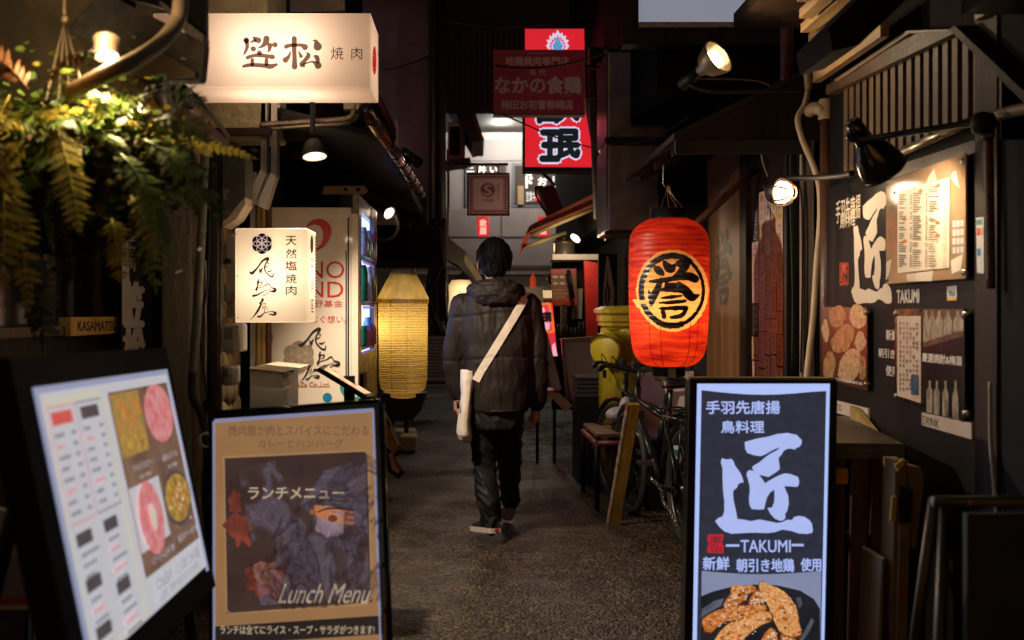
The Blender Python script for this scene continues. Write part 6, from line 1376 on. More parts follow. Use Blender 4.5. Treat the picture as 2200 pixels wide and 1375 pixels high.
m = MB(); m.pxbox(f94, 1126, 58, 1258, 62, -.2, .01); m.pxprism(f94, [(1127, 359), (1274, 360), (1275, 368), (1127, 368)], -.2, .01); m.pxbox(f94, 1124, 58, 1128, 368, -.2, .008); m.build('frame', black, t)
rled = pr('ledred', (.72, .018, .03), .95, (.62, .014, .025), 2); rwt = pr('ledpalewhite', (.62, .62, .85), 1.0); rbk = pr('ledblack', (.006, .012, .014), .8); rbl = pr('ledblue', (.10, .30, .55), 1.0)
MB().pxprism(f94, [(1128, 62), (1255, 62), (1258, 240), (1272, 320), (1273, 360), (1128, 360)][::-1], -.19, .0).build('light_box', [rled], t)
m = MB(); z5 = lambda x, y: (1110+x/4.433, 60+y/4.433)
for (u0, v0, u1, v1, ch) in ((1163, 282, 1200, 344, '王'), (1200, 280, 1243, 338, '民'), (1157, 205, 1198, 262, '日'), (1200, 205, 1242, 258, '人')):
    m.mat(0).text(f94, ch, u0, v0, u1, v1, .001, bold=.14)
for (u0, v0, u1, v1, ch) in ((1163, 282, 1200, 344, '王'), (1200, 280, 1243, 338, '民'), (1157, 205, 1198, 262, '日'), (1200, 205, 1242, 258, '人')):
    m.mat(1).text(f94, ch, u0, v0, u1, v1, .003, bold=.075)
flame = [(1198, 64), (1203, 74), (1208, 70), (1210, 79), (1216, 76), (1215, 86), (1222, 86), (1218, 94), (1223, 98), (1218, 106), (1178, 106), (1173, 98), (1178, 94), (1174, 86), (1181, 86), (1180, 76), (1186, 79), (1188, 70), (1193, 74)]
m.mat(0).poly(f94, flame, .002); m.mat(3).poly(f94, [(1198+(x-1198)*.72, 106+(y-106)*.72) for x, y in flame], .003); m.mat(0).poly(f94, [(1198+(x-1198)*.58, 106+(y-106)*.6) for x, y in flame], .004)
m.mat(2).poly(f94, [(1198, 79), (1204, 90), (1209, 98), (1207, 108), (1189, 108), (1187, 98), (1192, 90)], .006)
m.build('lettering', [rwt, rbk, rbl, rled], t)
light('sign_glow', 'AREA', f94.at(1200, 220, .02), 1.6, (1, .08, .1), .6, target=f94.at(1200, 220, 1), parent=t)
m = MB(); m.spline([P(1082, 246, 8.0), P(1130, 268, 8.3), P(1200, 297, 8.6), P(1300, 325, 9)], .006, 6); tag(m.build('wire', rubber), 'black wire crossing in front of the red vertical sign', 'wire')
duct = mat('sooty_steel', (.17, .16, .16), .38, .85, col2=(.06, .055, .06), scale=5, bump=.15, bscale=20)
t = thing('side_wall', 'dark side wall with a rusty downpipe behind the red vertical sign', 'wall', (1.2, 9, 0))
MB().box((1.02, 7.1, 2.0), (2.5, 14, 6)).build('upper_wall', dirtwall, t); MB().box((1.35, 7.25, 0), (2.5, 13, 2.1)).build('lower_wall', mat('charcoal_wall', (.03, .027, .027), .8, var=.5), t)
MB().cyl(P(1285, 470, 8.7), P(1270, 100, 8.7), .035).build('downpipe', mat('dusty_pipe', (.12, .09, .08), .7, var=.5), t)
MB().box(P(1266, 135, 8.6), P(1302, 108, 8.7)).build('pipe_box', black, t)
for k, (u0, v0, u1, v1, d, lab) in enumerate(((1304, 106, 1402, 300, 7.0, 'upper of two stacked sooty steel duct boxes'), (1304, 306, 1386, 500, 7.0, 'lower of two stacked sooty steel duct boxes'))):
    a = P(u0, v0, d); b = P(u1, v1, d); t = thing('duct_box', lab, 'duct', (a.x, d, b.z), 'steel duct boxes'); MB().bbox((a.x, d, b.z), (b.x+.1, d+.6, a.z), .02).build('casing', duct, t)
    m = MB(); m.box((a.x-.012, d-.012, b.z-.01), (b.x+.11, d+.03, b.z+.012)); m.box((a.x-.012, d-.012, a.z-.012), (b.x+.11, d+.03, a.z+.01)); m.each('flange', black, t)
tag(MB().bbox(P(1410, 330, 7.2), P(1490, 100, 7.6), .01).build('duct', mat('dark_duct', (.03, .026, .026), .5, .5, var=.4)), 'dark square duct right of the stacked steel boxes', 'duct')
# lit white window box at the top
t = thing('window', 'dark framed window with a bluish white lit pane at the top right', 'window', P(1505, 50, 5.8))
f58 = front(5.8); wm = mat('window_lit', (.45, .5, .62), .4, emit=.3, ecol=(.60, .66, .85), var=.1)
m = MB(); m.pxbox(f58, 1340, 95, 1372, -420, -.12, 0); m.pxbox(f58, 1640, 95, 1682, -420, -.12, 0); m.pxbox(f58, 1372, 95, 1640, 60, -.12, 0); m.pxbox(f58, 1340, -420, 1682, -470, -.12, 0); m.build('frame', darkwood, t)
MB().pxbox(f58, 1372, 60, 1640, -420, -.10, -.06).build('pane', wm, t)
m = MB(); m.pxbox(f58, 1372, 60, 1640, 49, -.05, .02); m.pxbox(f58, 1635, 49, 1640, -420, -.05, -.01); m.build('sill', mat('weathered_white', (.34, .32, .31), .7, var=.5, scale=30), t)
tag(MB().box((1.0, 5.95, 2.5), (2.4, 7.0, 5.5)).build('upper_wall', dirtwall), 'dark upper wall carrying the lit white window', 'wall')
# ------------------------------------------------------------------ shop front further back on the right
t = thing('awning', 'faded red awning on bamboo poles reaching into the alley', 'awning', P(1200, 480, 10))
fA = front(10)
awm = mat('faded_red_canvas', (.45, .13, .075), .7, col2=(.3, .07, .05), scale=6)
a, b = Vector((P(1140, 487, 10).x, 9.6, P(1140, 487, 10).z)), P(1282, 428, 10)
m = MB(); p = [P(1140, 486, 9.4), P(1282, 415, 9.4), P(1290, 440, 11), P(1150, 500, 11)]
m.add([q for q in p]+[q+Vector((0, 0, .012)) for q in p], [(0, 1, 2, 3), (7, 6, 5, 4), (0, 4, 5, 1), (1, 5, 6, 2), (2, 6, 7, 3), (3, 7, 4, 0)]); m.pxprism(front(9.39), [(1140, 486), (1282, 415), (1288, 438), (1140, 508)], -.01, 0); m.build('canvas', awm, t)
MB().pxprism(front(9.38), [(1138, 484), (1142, 488), (1134, 520), (1116, 550), (1120, 526)], -.01, .002).build('valance', mat('bright_red_canvas', (.5, .05, .025), .6, var=.2), t)
m = MB(); m.cyl(P(1140, 505, 9.3), P(1290, 442, 9.3), .018); m.cyl(P(1130, 530, 9.35), P(1215, 500, 9.5), .018); m.build('bamboo_pole', mat('pale_bamboo', (.45, .36, .14), .5, var=.3), t)
tag(MB().pxprism(front(10.5), [(1156, 402), (1190, 396), (1218, 470), (1190, 480), (1178, 460)], -.3, 0).build('speaker_box', mat('black_box', (.015, .012, .012), .5)), 'black tilted box hanging above the red awning', 'box')
tag(MB().spline([P(1148, 404, 10.4), P(1165, 400, 10.4), P(1150, 410, 10.4), P(1162, 440, 10.4), P(1176, 460, 10.4)], .012, 6).build('cable', rubber), 'looped black cable beside the tilted box', 'cable')
tag(MB().spline([P(1158, 366, 10.4), P(1180, 385, 10.4), P(1192, 400, 10.4)], .018, 6).build('hose', rubber), 'black hose reaching up behind the red vertical sign', 'hose')
t = thing('cooking_pot', 'steel cooking pot with a lid on a shelf below the red awning', 'pot', P(1212, 552, 9.6)); k_ = 9.6/FPX
MB().lathe(P(1212, 552, 9.6), [(0, 0), (22*k_, 0), (23*k_, 3*k_), (23*k_, 28*k_), (25*k_, 29*k_), (25*k_, 31*k_), (0, 32*k_)], 28).build('body', mat('warm_steel', (.45, .4, .3), .3, .8, var=.2), t)
m = MB(); m.lathe(P(1212, 552, 9.6), [(25*k_, 31.5*k_), (20*k_, 35*k_), (4*k_, 38*k_), (0, 38*k_)], 28); m.ball(P(1212, 513, 9.6), .014); m.build('lid', mat('warm_steel', (.45, .4, .3), .3, .8), t)
t = thing('food_stall', 'small red and dark food stall front with menus behind the grey board', 'stall', P(1230, 700, 9.8))
m = MB(); m.box(P(1187, 558, 9.4), P(1285, 553, 9.95)); m.build('shelf', offwhite, t)
m = MB(); m.box(P(1186, 880, 9.9), P(1290, 555, 9.95)); m.build('back_board', darkwood, t)
MB().pxprism(front(9.3), [(1255, 560), (1284, 565), (1284, 730), (1260, 726)], -.05, 0).build('red_post', mat('red_lacquer', (.55, .03, .025), .4, var=.3), t)
m = MB(); fb3 = front(9.5)
m.mat(0).pxprism(fb3, [(1184, 578), (1238, 577), (1240, 657), (1186, 657)], -.02, 0); m.mat(1).rect(fb3, 1184, 579, 1238, 587, .002); m.mat(1).rect(fb3, 1186, 645, 1240, 655, .002)
for k in range(6): m.mat(2).disc(fb3, 1193+15*(k % 3), 595+14*(k//3), 6, 3, .003); 
for k in range(9): m.mat(3 if k % 3 else 2).rect(fb3, 1188, 622+k*2.6, 1188+random.uniform(20, 46), 623.4+k*2.6, .003)
m.build('menu', [mat('brown_menu', (.20, .075, .03), .5, var=.4, scale=30), mat('red_menu', (.42, .03, .02), .5), mat('cream_dish', (.5, .4, .3), .5), mat('orange_line', (.5, .2, .05), .5)], t)
MB().cyl(P(1221, 580, 9.4), P(1231, 640, 9.4), .018).build('rolled_umbrella', black, t)
MB().pxprism(front(9.7), [(1238, 620), (1252, 620), (1250, 685), (1228, 685)], -.02, 0).build('white_sheet', mat('grey_white', (.36, .33, .28), .6), t)
MB().box(P(1206, 720, 9.5), P(1216, 655, 9.6)).build('leg', rust, t)
rnd = random.Random(3)
for k in range(9):
    u = 1196+k*9; q = P(u+4, 726, 9.5); h = P(0, rnd.uniform(690, 712), 9.5).z-q.z
    tag(MB().lathe(q, [(0, 0), (.016, 0), (.017, h*.7), (.01, h*.85), (.011, h), (0, h)], 12).build('jar', mat('dark_jar', (.03, .02, .018), .35, var=.4)), 'small dark jar in the row under the menus of the red food stall', 'jar', 'jars at the food stall')
MB().box(P(1190, 730, 9.45), P(1285, 726, 9.9)).build('ledge', rust, t)
MB().ball(P(1186, 598, 9.7), .05, .05, .055).build('orange_ball', mat('dull_orange', (.35, .07, .02), .5), t)
t = thing('lamp', 'small white tilted spot lamp above the cooking pot', 'lamp', P(1236, 512, 9.5)); lcn = P(1236, 512, 9.5)
MB().lathe(lcn, [(.0, -.04), (.03, -.03), (.05, 0)], 16, (.5, -.6, .6)).build('shade', black, t); MB().lathe(lcn, [(0, .002), (.048, .002), (.048, 0)], 16, (.5, -.6, .6)).build('bulb', bulb_soft, t); light('lamp_light', 'POINT', lcn+Vector((-.08, -.55, -.12)), 8, (1, .75, .5), .05, parent=t)
tag(MB().pxprism(front(8.8), [(1296, 498), (1302, 486), (1312, 488), (1314, 510), (1302, 516)], -.08, 0).build('spot_lamp', mat('cream_plastic', (.5, .42, .34), .5)), 'small cream wall lamp left of the red lantern', 'lamp')
# banner with the pale pointed shape
t = thing('banner', 'black upright board with a tall pale leaf shaped drawing left of the red lantern', 'sign', P(1306, 700, 8.8)); f88 = front(8.8)
MB().pxprism(f88, [(1286, 545), (1326, 545), (1326, 760), (1284, 760)], -.04, 0).build('board', black, t)
m = MB(); m.mat(0).poly(f88, [(1303, 548), (1308, 556), (1314, 590), (1320, 622), (1318, 664), (1296, 664), (1296, 622), (1300, 580)], .001); m.mat(1).poly(f88, [(1304, 576), (1307, 612), (1311, 618), (1311, 640), (1306, 660), (1300, 650), (1299, 626), (1303, 612)], .002); m.mat(0).stroke(f88, [(1305, 618, 1.5), (1304, 636, 2), (1305, 652, 1)], .004)
m.build('drawing', [mat('pale_drawing', (.45, .38, .33), .6), inkb], t)
# red lit sign board on the ground, tilted pale boards
t = thing('light_stand', 'small lit red and orange stand sign behind the right arm of the walker', 'sign', P(1170, 760, 9)); f9a = front(9.0)
MB().pxprism(f9a, [(1140, 650), (1189, 648), (1200, 760), (1192, 768), (1146, 768)], -.08, -.002).build('housing', black, t)
m = MB(); m.mat(0).poly(f9a, [(1142, 652), (1187, 650), (1197, 765), (1150, 765)], .0); m.mat(1).poly(f9a, [(1150, 658), (1178, 656), (1182, 661), (1187, 705), (1182, 714), (1156, 714)], .001); m.mat(2).poly(f9a, [(1155, 664), (1168, 660), (1172, 668), (1160, 676)], .002); m.mat(2).poly(f9a, [(1158, 690), (1182, 694), (1180, 708), (1160, 712)], .002); m.mat(3).text(f9a, '王', 1162, 674, 1172, 690, .004, bold=.1); m.mat(3).text(f9a, '民', 1172, 672, 1184, 690, .004, bold=.1)
m.mat(2).poly(f9a, [(1186, 742), (1192, 736), (1198, 765), (1186, 765)], .002); m.mat(4).poly(f9a, [(1146, 702), (1154, 700), (1156, 735), (1148, 730)], .003)
m.build('print', [pr('ledcrimson', (.75, .03, .05), .9), pr('ledscarlet', (.72, .05, .09), .95), pr('ledpink', (.85, .4, .5), 1), rbk, rwt], t)
m = MB()
for a_, b_ in (((1150, 654), (1180, 652)), ((1180, 652), (1190, 712)), ((1190, 712), (1154, 716))): m.stroke(f9a, [(*a_, 5), (*b_, 5)], .003, raw=True)
m.build('border', pr('ledorange', (.8, .22, .02), .9), t)
light('sign_glow', 'AREA', f9a.at(1170, 710, .03), 1.0, (1, .12, .12), .4, target=f9a.at(1170, 710, 1), parent=t)
m = MB(); [m.tube([f9a.at(u, 765, -.04), V(f9a.at(u, 0).x, 9.05, 0)], .014) for u in (1155, 1192)]; m.each('leg', black, t)
t = thing('leaning_board', 'narrow pale board leaning to the right behind the walker', 'board', P(1185, 850, 8.4)); f84 = front(8.4)
MB().pxprism(f84, [(1158, 722), (1166, 708), (1176, 714), (1206, 835), (1196, 846), (1186, 832)], -.03, 0).build('board', mat('pale_rose_board', (.36, .28, .25), .45, var=.2), t)
tag(MB().pxprism(f84, [(1170, 840), (1196, 838), (1230, 872), (1214, 884)], -.3, 0).build('floor_board', mat('pale_orange_board', (.34, .18, .09), .6)), 'flat tan board lying on the ground behind the walker', 'board')
t = thing('grey_board', 'large plain grey board with a rounded top edge leaning behind the yellow bin', 'board', P(1250, 860, 8.7)); f87 = front(8.7)
MB().pxprism(f87, [(1208, 736), (1290, 724), (1300, 724), (1300, 850), (1228, 860), (1218, 840)], -.05, 0).build('panel', mat('dull_grey', (.52, .47, .42), .6, var=.12), t)
MB().pxprism(f87, [(1205, 728), (1292, 722), (1294, 732), (1208, 738)], -.06, .015).build('top_rail', mat('tan_rail', (.33, .29, .23), .6), t); MB().pxprism(f87, [(1206, 736), (1212, 738), (1226, 862), (1218, 862)], -.06, .01).build('side_rail', mat('tan_rail', (.33, .29, .23), .6), t)
crate = mat('black_crate', (.05, .05, .055), .35, var=.3)
for k in range(5):
    a = P(1232, 848-k*9, 8.3); b = P(1282+k, 842-k*9, 8.0)
    t = thing('crate_tray', ['lowest black plastic tray in the stack by the grey board', 'second black tray from the bottom of the stack by the grey board', 'middle black tray of the stack by the grey board', 'second black tray from the top of the stack by the grey board', 'topmost black plastic tray of the stack by the grey board'][k], 'tray', (a.x, 8.1, a.z), 'stacked trays')
    MB().bbox((a.x, 8.0, a.z), (b.x, 8.35, a.z+7*8.2/FPX), .008).build('tray', crate, t); m = MB(); m.box((a.x-.01, 7.99, a.z+7*8.2/FPX-.006), (b.x+.01, 8.36, a.z+7*8.2/FPX+.002)); m.build('rim', mat('tray_rim', (.12, .12, .13), .35), t)
tag(MB().bbox((P(1232, 0, 8.3).x, 8.0, 0), (P(1282, 0, 8.3).x, 8.4, P(0, 849, 8.3).z), .01).build('base_crate', black), 'black crate supporting the stack of trays', 'crate')
# tan notice, orange cone
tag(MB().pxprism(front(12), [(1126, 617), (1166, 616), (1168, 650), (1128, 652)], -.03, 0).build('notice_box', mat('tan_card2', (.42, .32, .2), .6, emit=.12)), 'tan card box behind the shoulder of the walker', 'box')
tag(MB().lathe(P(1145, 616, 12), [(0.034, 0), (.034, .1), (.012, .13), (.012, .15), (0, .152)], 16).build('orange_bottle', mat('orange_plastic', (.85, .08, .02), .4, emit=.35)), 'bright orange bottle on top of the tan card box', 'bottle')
# white lantern left of the walker and notice board
t = thing('white_lantern', 'lit cream lantern with a black mark behind the left shoulder of the walker', 'lantern', P(985, 640, 12)); k_ = 12/FPX
MB().lathe(P(990, 630, 11.2), [(0, -45*k_), (24*k_, -42*k_), (29*k_, -20*k_), (28*k_, 10*k_), (18*k_, 26*k_), (0, 27*k_)], 24).build('paper', mat('lit_cream', (.85, .7, .45), .6, emit=.55, ecol=(.95, .66, .33)), t)
f12 = front(10.8); m = MB(); m.stroke(f12, [(984, 624, 1), (992, 632, 3), (1000, 640, 1)], .002); m.stroke(f12, [(998, 624, 1), (992, 632, 3), (986, 642, 1)], .002); m.build('mark', inkb, t); MB().lathe(P(990, 656, 11.2), [(12*k_, -1*k_), (14*k_, 0), (12*k_, 3*k_)], 20).build('ring', black, t)
light('lantern_bulb', 'POINT', P(1000, 625, 10.7), 11, (1, .72, .4), .08, parent=t)
tag(MB().ball(P(1010, 618, 11.5), 6*k_, 6*k_, 5*k_).build('bulb', bulbm), 'bright round bulb by the cream lantern', 'lamp')
tag(MB().box(P(958, 745, 11.4), P(968, 610, 11.5)).build('tan_post', mat('tan_post', (.4, .28, .15), .6)), 'pale tan post left of the walker', 'post')
t = thing('notice_board', 'low white framed notice board on legs between the yellow lantern and the walker', 'board', P(940, 850, 13)); f13 = front(13)
MB().pxbox(f13, 912, 700, 966, 712, -.05, .03).build('top_rail', offwhite, t)
m = MB(); m.mat(0).pxbox(f13, 914, 712, 966, 826, -.03, 0); m.mat(1).rect(f13, 914, 714, 966, 722, .002); m.mat(1).rect(f13, 914, 818, 966, 826, .002)
for k in range(12): m.mat(1 if k in (4,) else 2).rect(f13, 918, 730+k*7, 918+random.uniform(22, 44), 732.2+k*7, .002)
m.build('notice', [mat('grey_poster', (.6, .54, .55), .6), mat('navy_bar', (.06, .05, .1), .6), mat('faint_text', (.1, .085, .1), .6)], t)
m = MB(); m.pxbox(f13, 912, 712, 915, 856, -.02, .02); m.pxbox(f13, 961, 712, 964, 862, -.02, .02); m.pxbox(f13, 912, 850, 964, 853, -.02, .02); m.pxbox(f13, 914, 826, 964, 830, -.02, .02); m.build('frame', offwhite, t)
# ------------------------------------------------------------------ yellow bin
yb_ = mat('mustard_enamel', (.58, .45, .03), .42, var=.25, scale=5, bump=.1)
bd = 7.6; k_ = bd/FPX; c = P(1356, 670, bd+.2); 
t = thing('yellow_bin', 'tall mustard yellow cylindrical bin with a capped round spout', 'bin', (c.x, c.y, 0))
zb = c.z
MB().lathe((c.x, c.y, 0), [(0, 0), (.235, 0), (.235, zb-130*k_), (.245, zb-128*k_), (.245, zb-122*k_), (.23, zb-118*k_), (.225, zb-50*k_), (.22, zb-36*k_)], 40).build('barrel', yb_, t)
def rounded_square(r, n=32): return [(r*max(-.93, min(.93, 1.25*cos(2*pi*i/n))), r*max(-.93, min(.93, 1.25*sin(2*pi*i/n)))) for i in range(n)]
m = MB(); lv = [(.20, -38), (.205, -34), (.225, -30), (.225, -24), (.235, -20), (.235, -8), (.255, -2), (.255, 6), (.2, 12), (0.01, 14)]
vs = []; fs = []; n = 32
for r, h in lv: vs += [Vector((c.x+x, c.y+y, zb+h*k_)) for x, y in rounded_square(r*1.07)]
for i in range(len(lv)-1): fs += [(i*n+q, i*n+(q+1) % n, (i+1)*n+(q+1) % n, (i+1)*n+q) for q in range(n)]
m.add(vs, fs); m.build('lid', yb_, t)
sp = P(1300, 752, bd-.1)
ax = Vector((-.62, -.72, -.05)).normalized()
MB().lathe(sp, [(.15, -.26), (.125, -.16), (.118, -.05), (.125, -.04), (.125, 0), (.11, .012), (0, .014)], 32, ax).build('spout', yb_, t)
m = MB(); hd = sp+Vector((0, 0, .085))+ax*.0
up = Vector((0, 0, 1)); sd = ax.cross(up).normalized()
vs = []; 
for i in range(13):
    a = -1.15+2.3*i/12; p = sp+sd*sin(a)*.128+up*cos(a)*.128; vs += [p-ax*.02, p+ax*(.055*cos(a*1.3)+.012)-up*.012]
m.add(vs, [(2*i, 2*i+1, 2*i+3, 2*i+2) for i in range(12)]); m.build('hood', yb_, t)
MB().pxprism(front(bd-.03), [(1345, 718), (1392, 724), (1394, 752), (1342, 736)], -.01, .0).build('label', mat('torn_label', (.3, .25, .22), .8, var=.4, scale=30), t)
MB().pxbox(front(bd-.05), 1295, 795, 1303, 812, -.01, .0).build('latch', black, t)
# bench with clutter, bucket, plank
t = thing('bench', 'low red framed bench with a worn wooden top in front of the yellow bin', 'bench', (.85, 7.2, 0)); f72 = front(7.0)
a = P(1254, 895, 7.4); b = P(1380, 925, 6.9)
m = MB(); p = [P(1253, 890, 7.6), P(1345, 890, 7.6), P(1390, 925, 6.9), P(1283, 928, 6.9)]; zt = .47
p = [Vector((q.x, q.y, zt)) for q in p]
for i in range(4):
    f0_, f1_ = i/4, (i+.9)/4; q = [p[0].lerp(p[3], f0_), p[1].lerp(p[2], f0_), p[1].lerp(p[2], f1_), p[0].lerp(p[3], f1_)]
    m.add(q+[x+Vector((0, 0, .02)) for x in q], [(0, 1, 2, 3), (7, 6, 5, 4), (0, 4, 5, 1), (1, 5, 6, 2), (2, 6, 7, 3), (3, 7, 4, 0)])
m.build('seat', mat('worn_bench', (.22, .13, .07), .6, var=.5, scale=10), t)
m = MB(); [m.tube([u+Vector((0, 0, -.04)), w+Vector((0, 0, -.04))], .022, 8) for u, w in ((p[0], p[3]), (p[3], p[2]), (p[2], p[1]), (p[1], p[0]))]; m.build('frame', mat('red_frame', (.16, .012, .012), .5), t)
for q in p: MB().cyl((q.x, q.y, 0), (q.x, q.y, zt-.02), .015).build('leg', black, t)
rnd = random.Random(5)
t = thing('plastic_bag', 'crumpled white plastic bag and bottle lying on the red bench', 'bag', (1.0, 7.2, zt+.02))
m = MB(); cpt = P(1330, 890, 7.1); m.ball(cpt, .09, .08, .05); m.ball(cpt+Vector((.05, 0, .05)), .05, .05, .07); m.build('bag', mat('milky_plastic', (.5, .45, .42), .3, var=.3, scale=20, bump=1, bscale=25), t)
m = MB(); m.lathe(P(1352, 892, 7.0), [(0, -.04), (.03, -.035), (.032, .0), (.02, .03), (0, .032)], 16, (.6, -.6, .2)); m.build('bottle', offwhite, t)
t = thing('bucket', 'blue grey plastic bucket under the red bench', 'bucket', P(1310, 1030, 7.7)); cb = P(1316, 0, 7.9); 
MB().lathe((cb.x, cb.y, 0), [(0, .01), (.13, .01), (.15, .0), (.15, .03), (.135, .035), (.15, .33), (.16, .335), (.15, .34), (.14, .33), (.12, .05)], 28).build('body', mat('blue_grey', (.1, .11, .16), .5, var=.3), t)
MB().tube([(cb.x+.16*cos(a), cb.y-.1, .32-.13*sin(a)) for a in [i*pi/10 for i in range(11)]], .005, 6).build('handle', steel, t)
t = thing('plank', 'yellow painted wooden plank leaning against the bicycles', 'plank', P(1315, 1125, 6.35)); a = P(1318, 1128, 6.42); b = P(1388, 868, 6.15)
a.z = 0.0; dirv = (b-a); fpl = Fr(a, Vector((.93, .25, 0)), dirv); ln = dirv.length
MB().frbox(fpl, -.034, 0, .034, ln, -.016, .016).build('board', mat('mustard_plank', (.42, .26, .035), .6, col2=(.2, .11, .02), scale=10, stretch=(1, 1, .2), bump=.3), t)
MB().frbox(fpl, -.042, .0, -.0345, ln, -.017, .017).build('worn_edge', mat('bare_wood_edge', (.32, .22, .15), .7, col2=(.05, .03, .02), scale=30), t)
t = thing('white_board', 'plain white panel behind the bicycles under the red lantern', 'panel', P(1430, 925, 6.9)); MB().pxbox(front(6.9), 1372, 940, 1490, 798, -.04, 0).build('panel', mat('dirty_white', (.66, .58, .5), .5, var=.15, scale=4), t); MB().pxbox(front(6.9), 1374, 944, 1490, 938, -.04, .012).build('edge', greyplastic, t)
# ------------------------------------------------------------------ bicycles
def torus(m, c, R, r, ax, n=48, k=8, a0=0, a1=2*pi):
    ax = V(ax).normalized(); x = ax.cross(Vector((0, 0, 1))).normalized(); y = x.cross(ax); full = abs(a1-a0) > 6.28
    pts = [V(c)+x*cos(a0+(a1-a0)*i/n)*R+y*sin(a0+(a1-a0)*i/n)*R for i in range(n+1)]
    m.tube(pts, r, k, cap=not full)
def bicycle(rear, fwd, label, group):
    """rear wheel contact point and heading"""
    rear = V(rear); f = V(fwd).normalized(); s = f.cross(Vector((0, 0, 1))).normalized(); up = Vector((0, 0, 1)); R = .33
    t = thing('bicycle', label, 'bicycle', rear, group); Q = lambda a, h, l=0: rear+f*a+up*h+s*l
    bf = mat('bike_black', (.014, .014, .015), .3, .3, var=.4, coat=.3)
    rim_ = mat('bike_rim', (.1, .1, .1), .35, .8)
    for nm, off in (('wheel', 0), ('wheel', 1.06)):
        m = MB(); torus(m, Q(off, R), R-.02, .022, s); w = m.build(nm, rubber, t)
        m = MB(); torus(m, Q(off, R), R-.045, .010, s); [m.cyl(Q(off, R, (.02 if k % 2 else -.02)), Q(off+cos(k*pi/9)*(R-.045), R+sin(k*pi/9)*(R-.045)), .0016, n=4, cap=False) for k in range(18)]; m.cyl(Q(off, R, -.05), Q(off, R, .05), .018); m.build('rim', rim_, w)
    m = MB()
    for a, b, r in (((.45, .28), (.32, .72), .018), ((.45, .28), (.92, .68), .022), ((.34, .66), (.92, .74), .017), ((.92, .64), (.89, .82), .02)): m.cyl(Q(*a), Q(*b), r)
    for l in (-.06, .06): m.cyl(Q(0, R, l), Q(.45, .28, l*.5), .01); m.cyl(Q(0, R, l), Q(.34, .68, l*.3), .009); m.cyl(Q(.92, .66, l*.6), Q(1.06, R, l), .013)
    m.build('frame', bf, t)
    m = MB(); torus(m, Q(0, R), R+.03, .02, s, 24, 6, .3, 2.7); torus(m, Q(1.06, R), R+.03, .018, s, 24, 6, .6, 2.9); m.build('mudguard', bf, t)
    m = MB(); m.cyl(Q(.89, .82), Q(.87, .92), .013); m.spline([Q(.78, .94, -.28), Q(.84, .95, -.2), Q(.87, .92, -.06), Q(.87, .92, .06), Q(.84, .95, .2), Q(.78, .94, .28)], .012, 8); m.build('handlebar', rim_, t)
    m = MB(); [m.cyl(Q(.74, .935, l), Q(.81, .948, l*.85), .017) for l in (-.29, .29)]; m.each('grip', rubber, t)
    m = MB(); [m.spline([Q(.86, .94, l), Q(.95, 1.0, l*.8), Q(.98, .84, l*.2), Q(.93, .7, 0)], .0035, 5) for l in (-.18, .18)]; m.bbox(Q(.9, .90, -.03), Q(.98, .97, .03), .01); m.build('cable', rubber, t)
    m = MB(); m.cyl(Q(.32, .7), Q(.29, .84), .013); sd_ = m.build('seat_post', rim_, t)
    m = MB(); rows = [(-.13, .075, .015), (-.12, .085, .03), (-.05, .075, .035), (.03, .04, .035), (.13, .02, .03), (.15, .012, .02)]; vs = []
    for a, w, h in rows:
        for k in range(12): q = 2*pi*k/12; vs.append(Q(.29+a, .87+h*.6*sin(q)-(abs(cos(q))**3)*.012+(a < -.1)*.01, w*cos(q)))
    m.smooth = True; m.add(vs, [(i*12+k, i*12+(k+1) % 12, (i+1)*12+(k+1) % 12, (i+1)*12+k) for i in range(5) for k in range(12)]+[tuple(range(11, -1, -1)), tuple(range(60, 72))]); m.build('saddle', mat('saddle_black', (.012, .011, .011), .28, var=.3, coat=.4), t)
    m = MB()
    for l in (-.06, .06): m.cyl(Q(-.2, .70, l), Q(.26, .70, l), .007); m.cyl(Q(0, R, l*1.2), Q(-.05, .70, l), .006)
    for a in (-.2, -.05, .1, .25): m.cyl(Q(a, .70, -.07), Q(a, .70, .07), .006)
    m.build('rack', bf, t)
    m = MB(); m.lathe(Q(.45, .28, .06), [(.03, 0), (.09, 0), (.09, .006), (.03, .006)], 24, s); m.cyl(Q(.45, .28, .08), Q(.52, .14, .08), .009); m.cyl(Q(.45, .28, -.08), Q(.38, .42, -.08), .009); m.box(Q(.48, .13, .07), Q(.56, .15, .17)); m.box(Q(.34, .41, -.17), Q(.42, .43, -.07)); m.build('crank', rim_, t)
    return t
b1 = bicycle((1.135, 5.75, 0), (-.16, 1, 0), 'black bicycle parked nearest the red lantern with a rear rack and chain', 'parked bicycles')
b2 = bicycle((1.24, 6.25, 0), (-.30, 1, 0), 'black bicycle standing behind the leaning yellow plank', 'parked bicycles')
t = thing('reflector_tag', 'small white card with a blue mark hanging on the bicycle rack', 'tag', P(1460, 970, 5.7)); MB().pxprism(front(5.72), [(1447, 958), (1457, 958), (1466, 985), (1460, 996), (1452, 982)], -.01, 0).build('card', white, t); MB().poly(front(5.72), [(1448, 966), (1455, 966), (1460, 978), (1452, 982)], .001).build('mark', mat('blue_print', (.01, .19, .4)), t)
t = thing('chain', 'bright steel chain hanging from the nearest bicycle', 'chain', P(1425, 1080, 5.7))
m = MB(); pp = smooth_line([tuple(P(u, v, 5.68)) for u, v in ((1398, 1028), (1412, 1040), (1421, 1055), (1424, 1075), (1432, 1090), (1442, 1102), (1448, 1118), (1454, 1132))], 3)
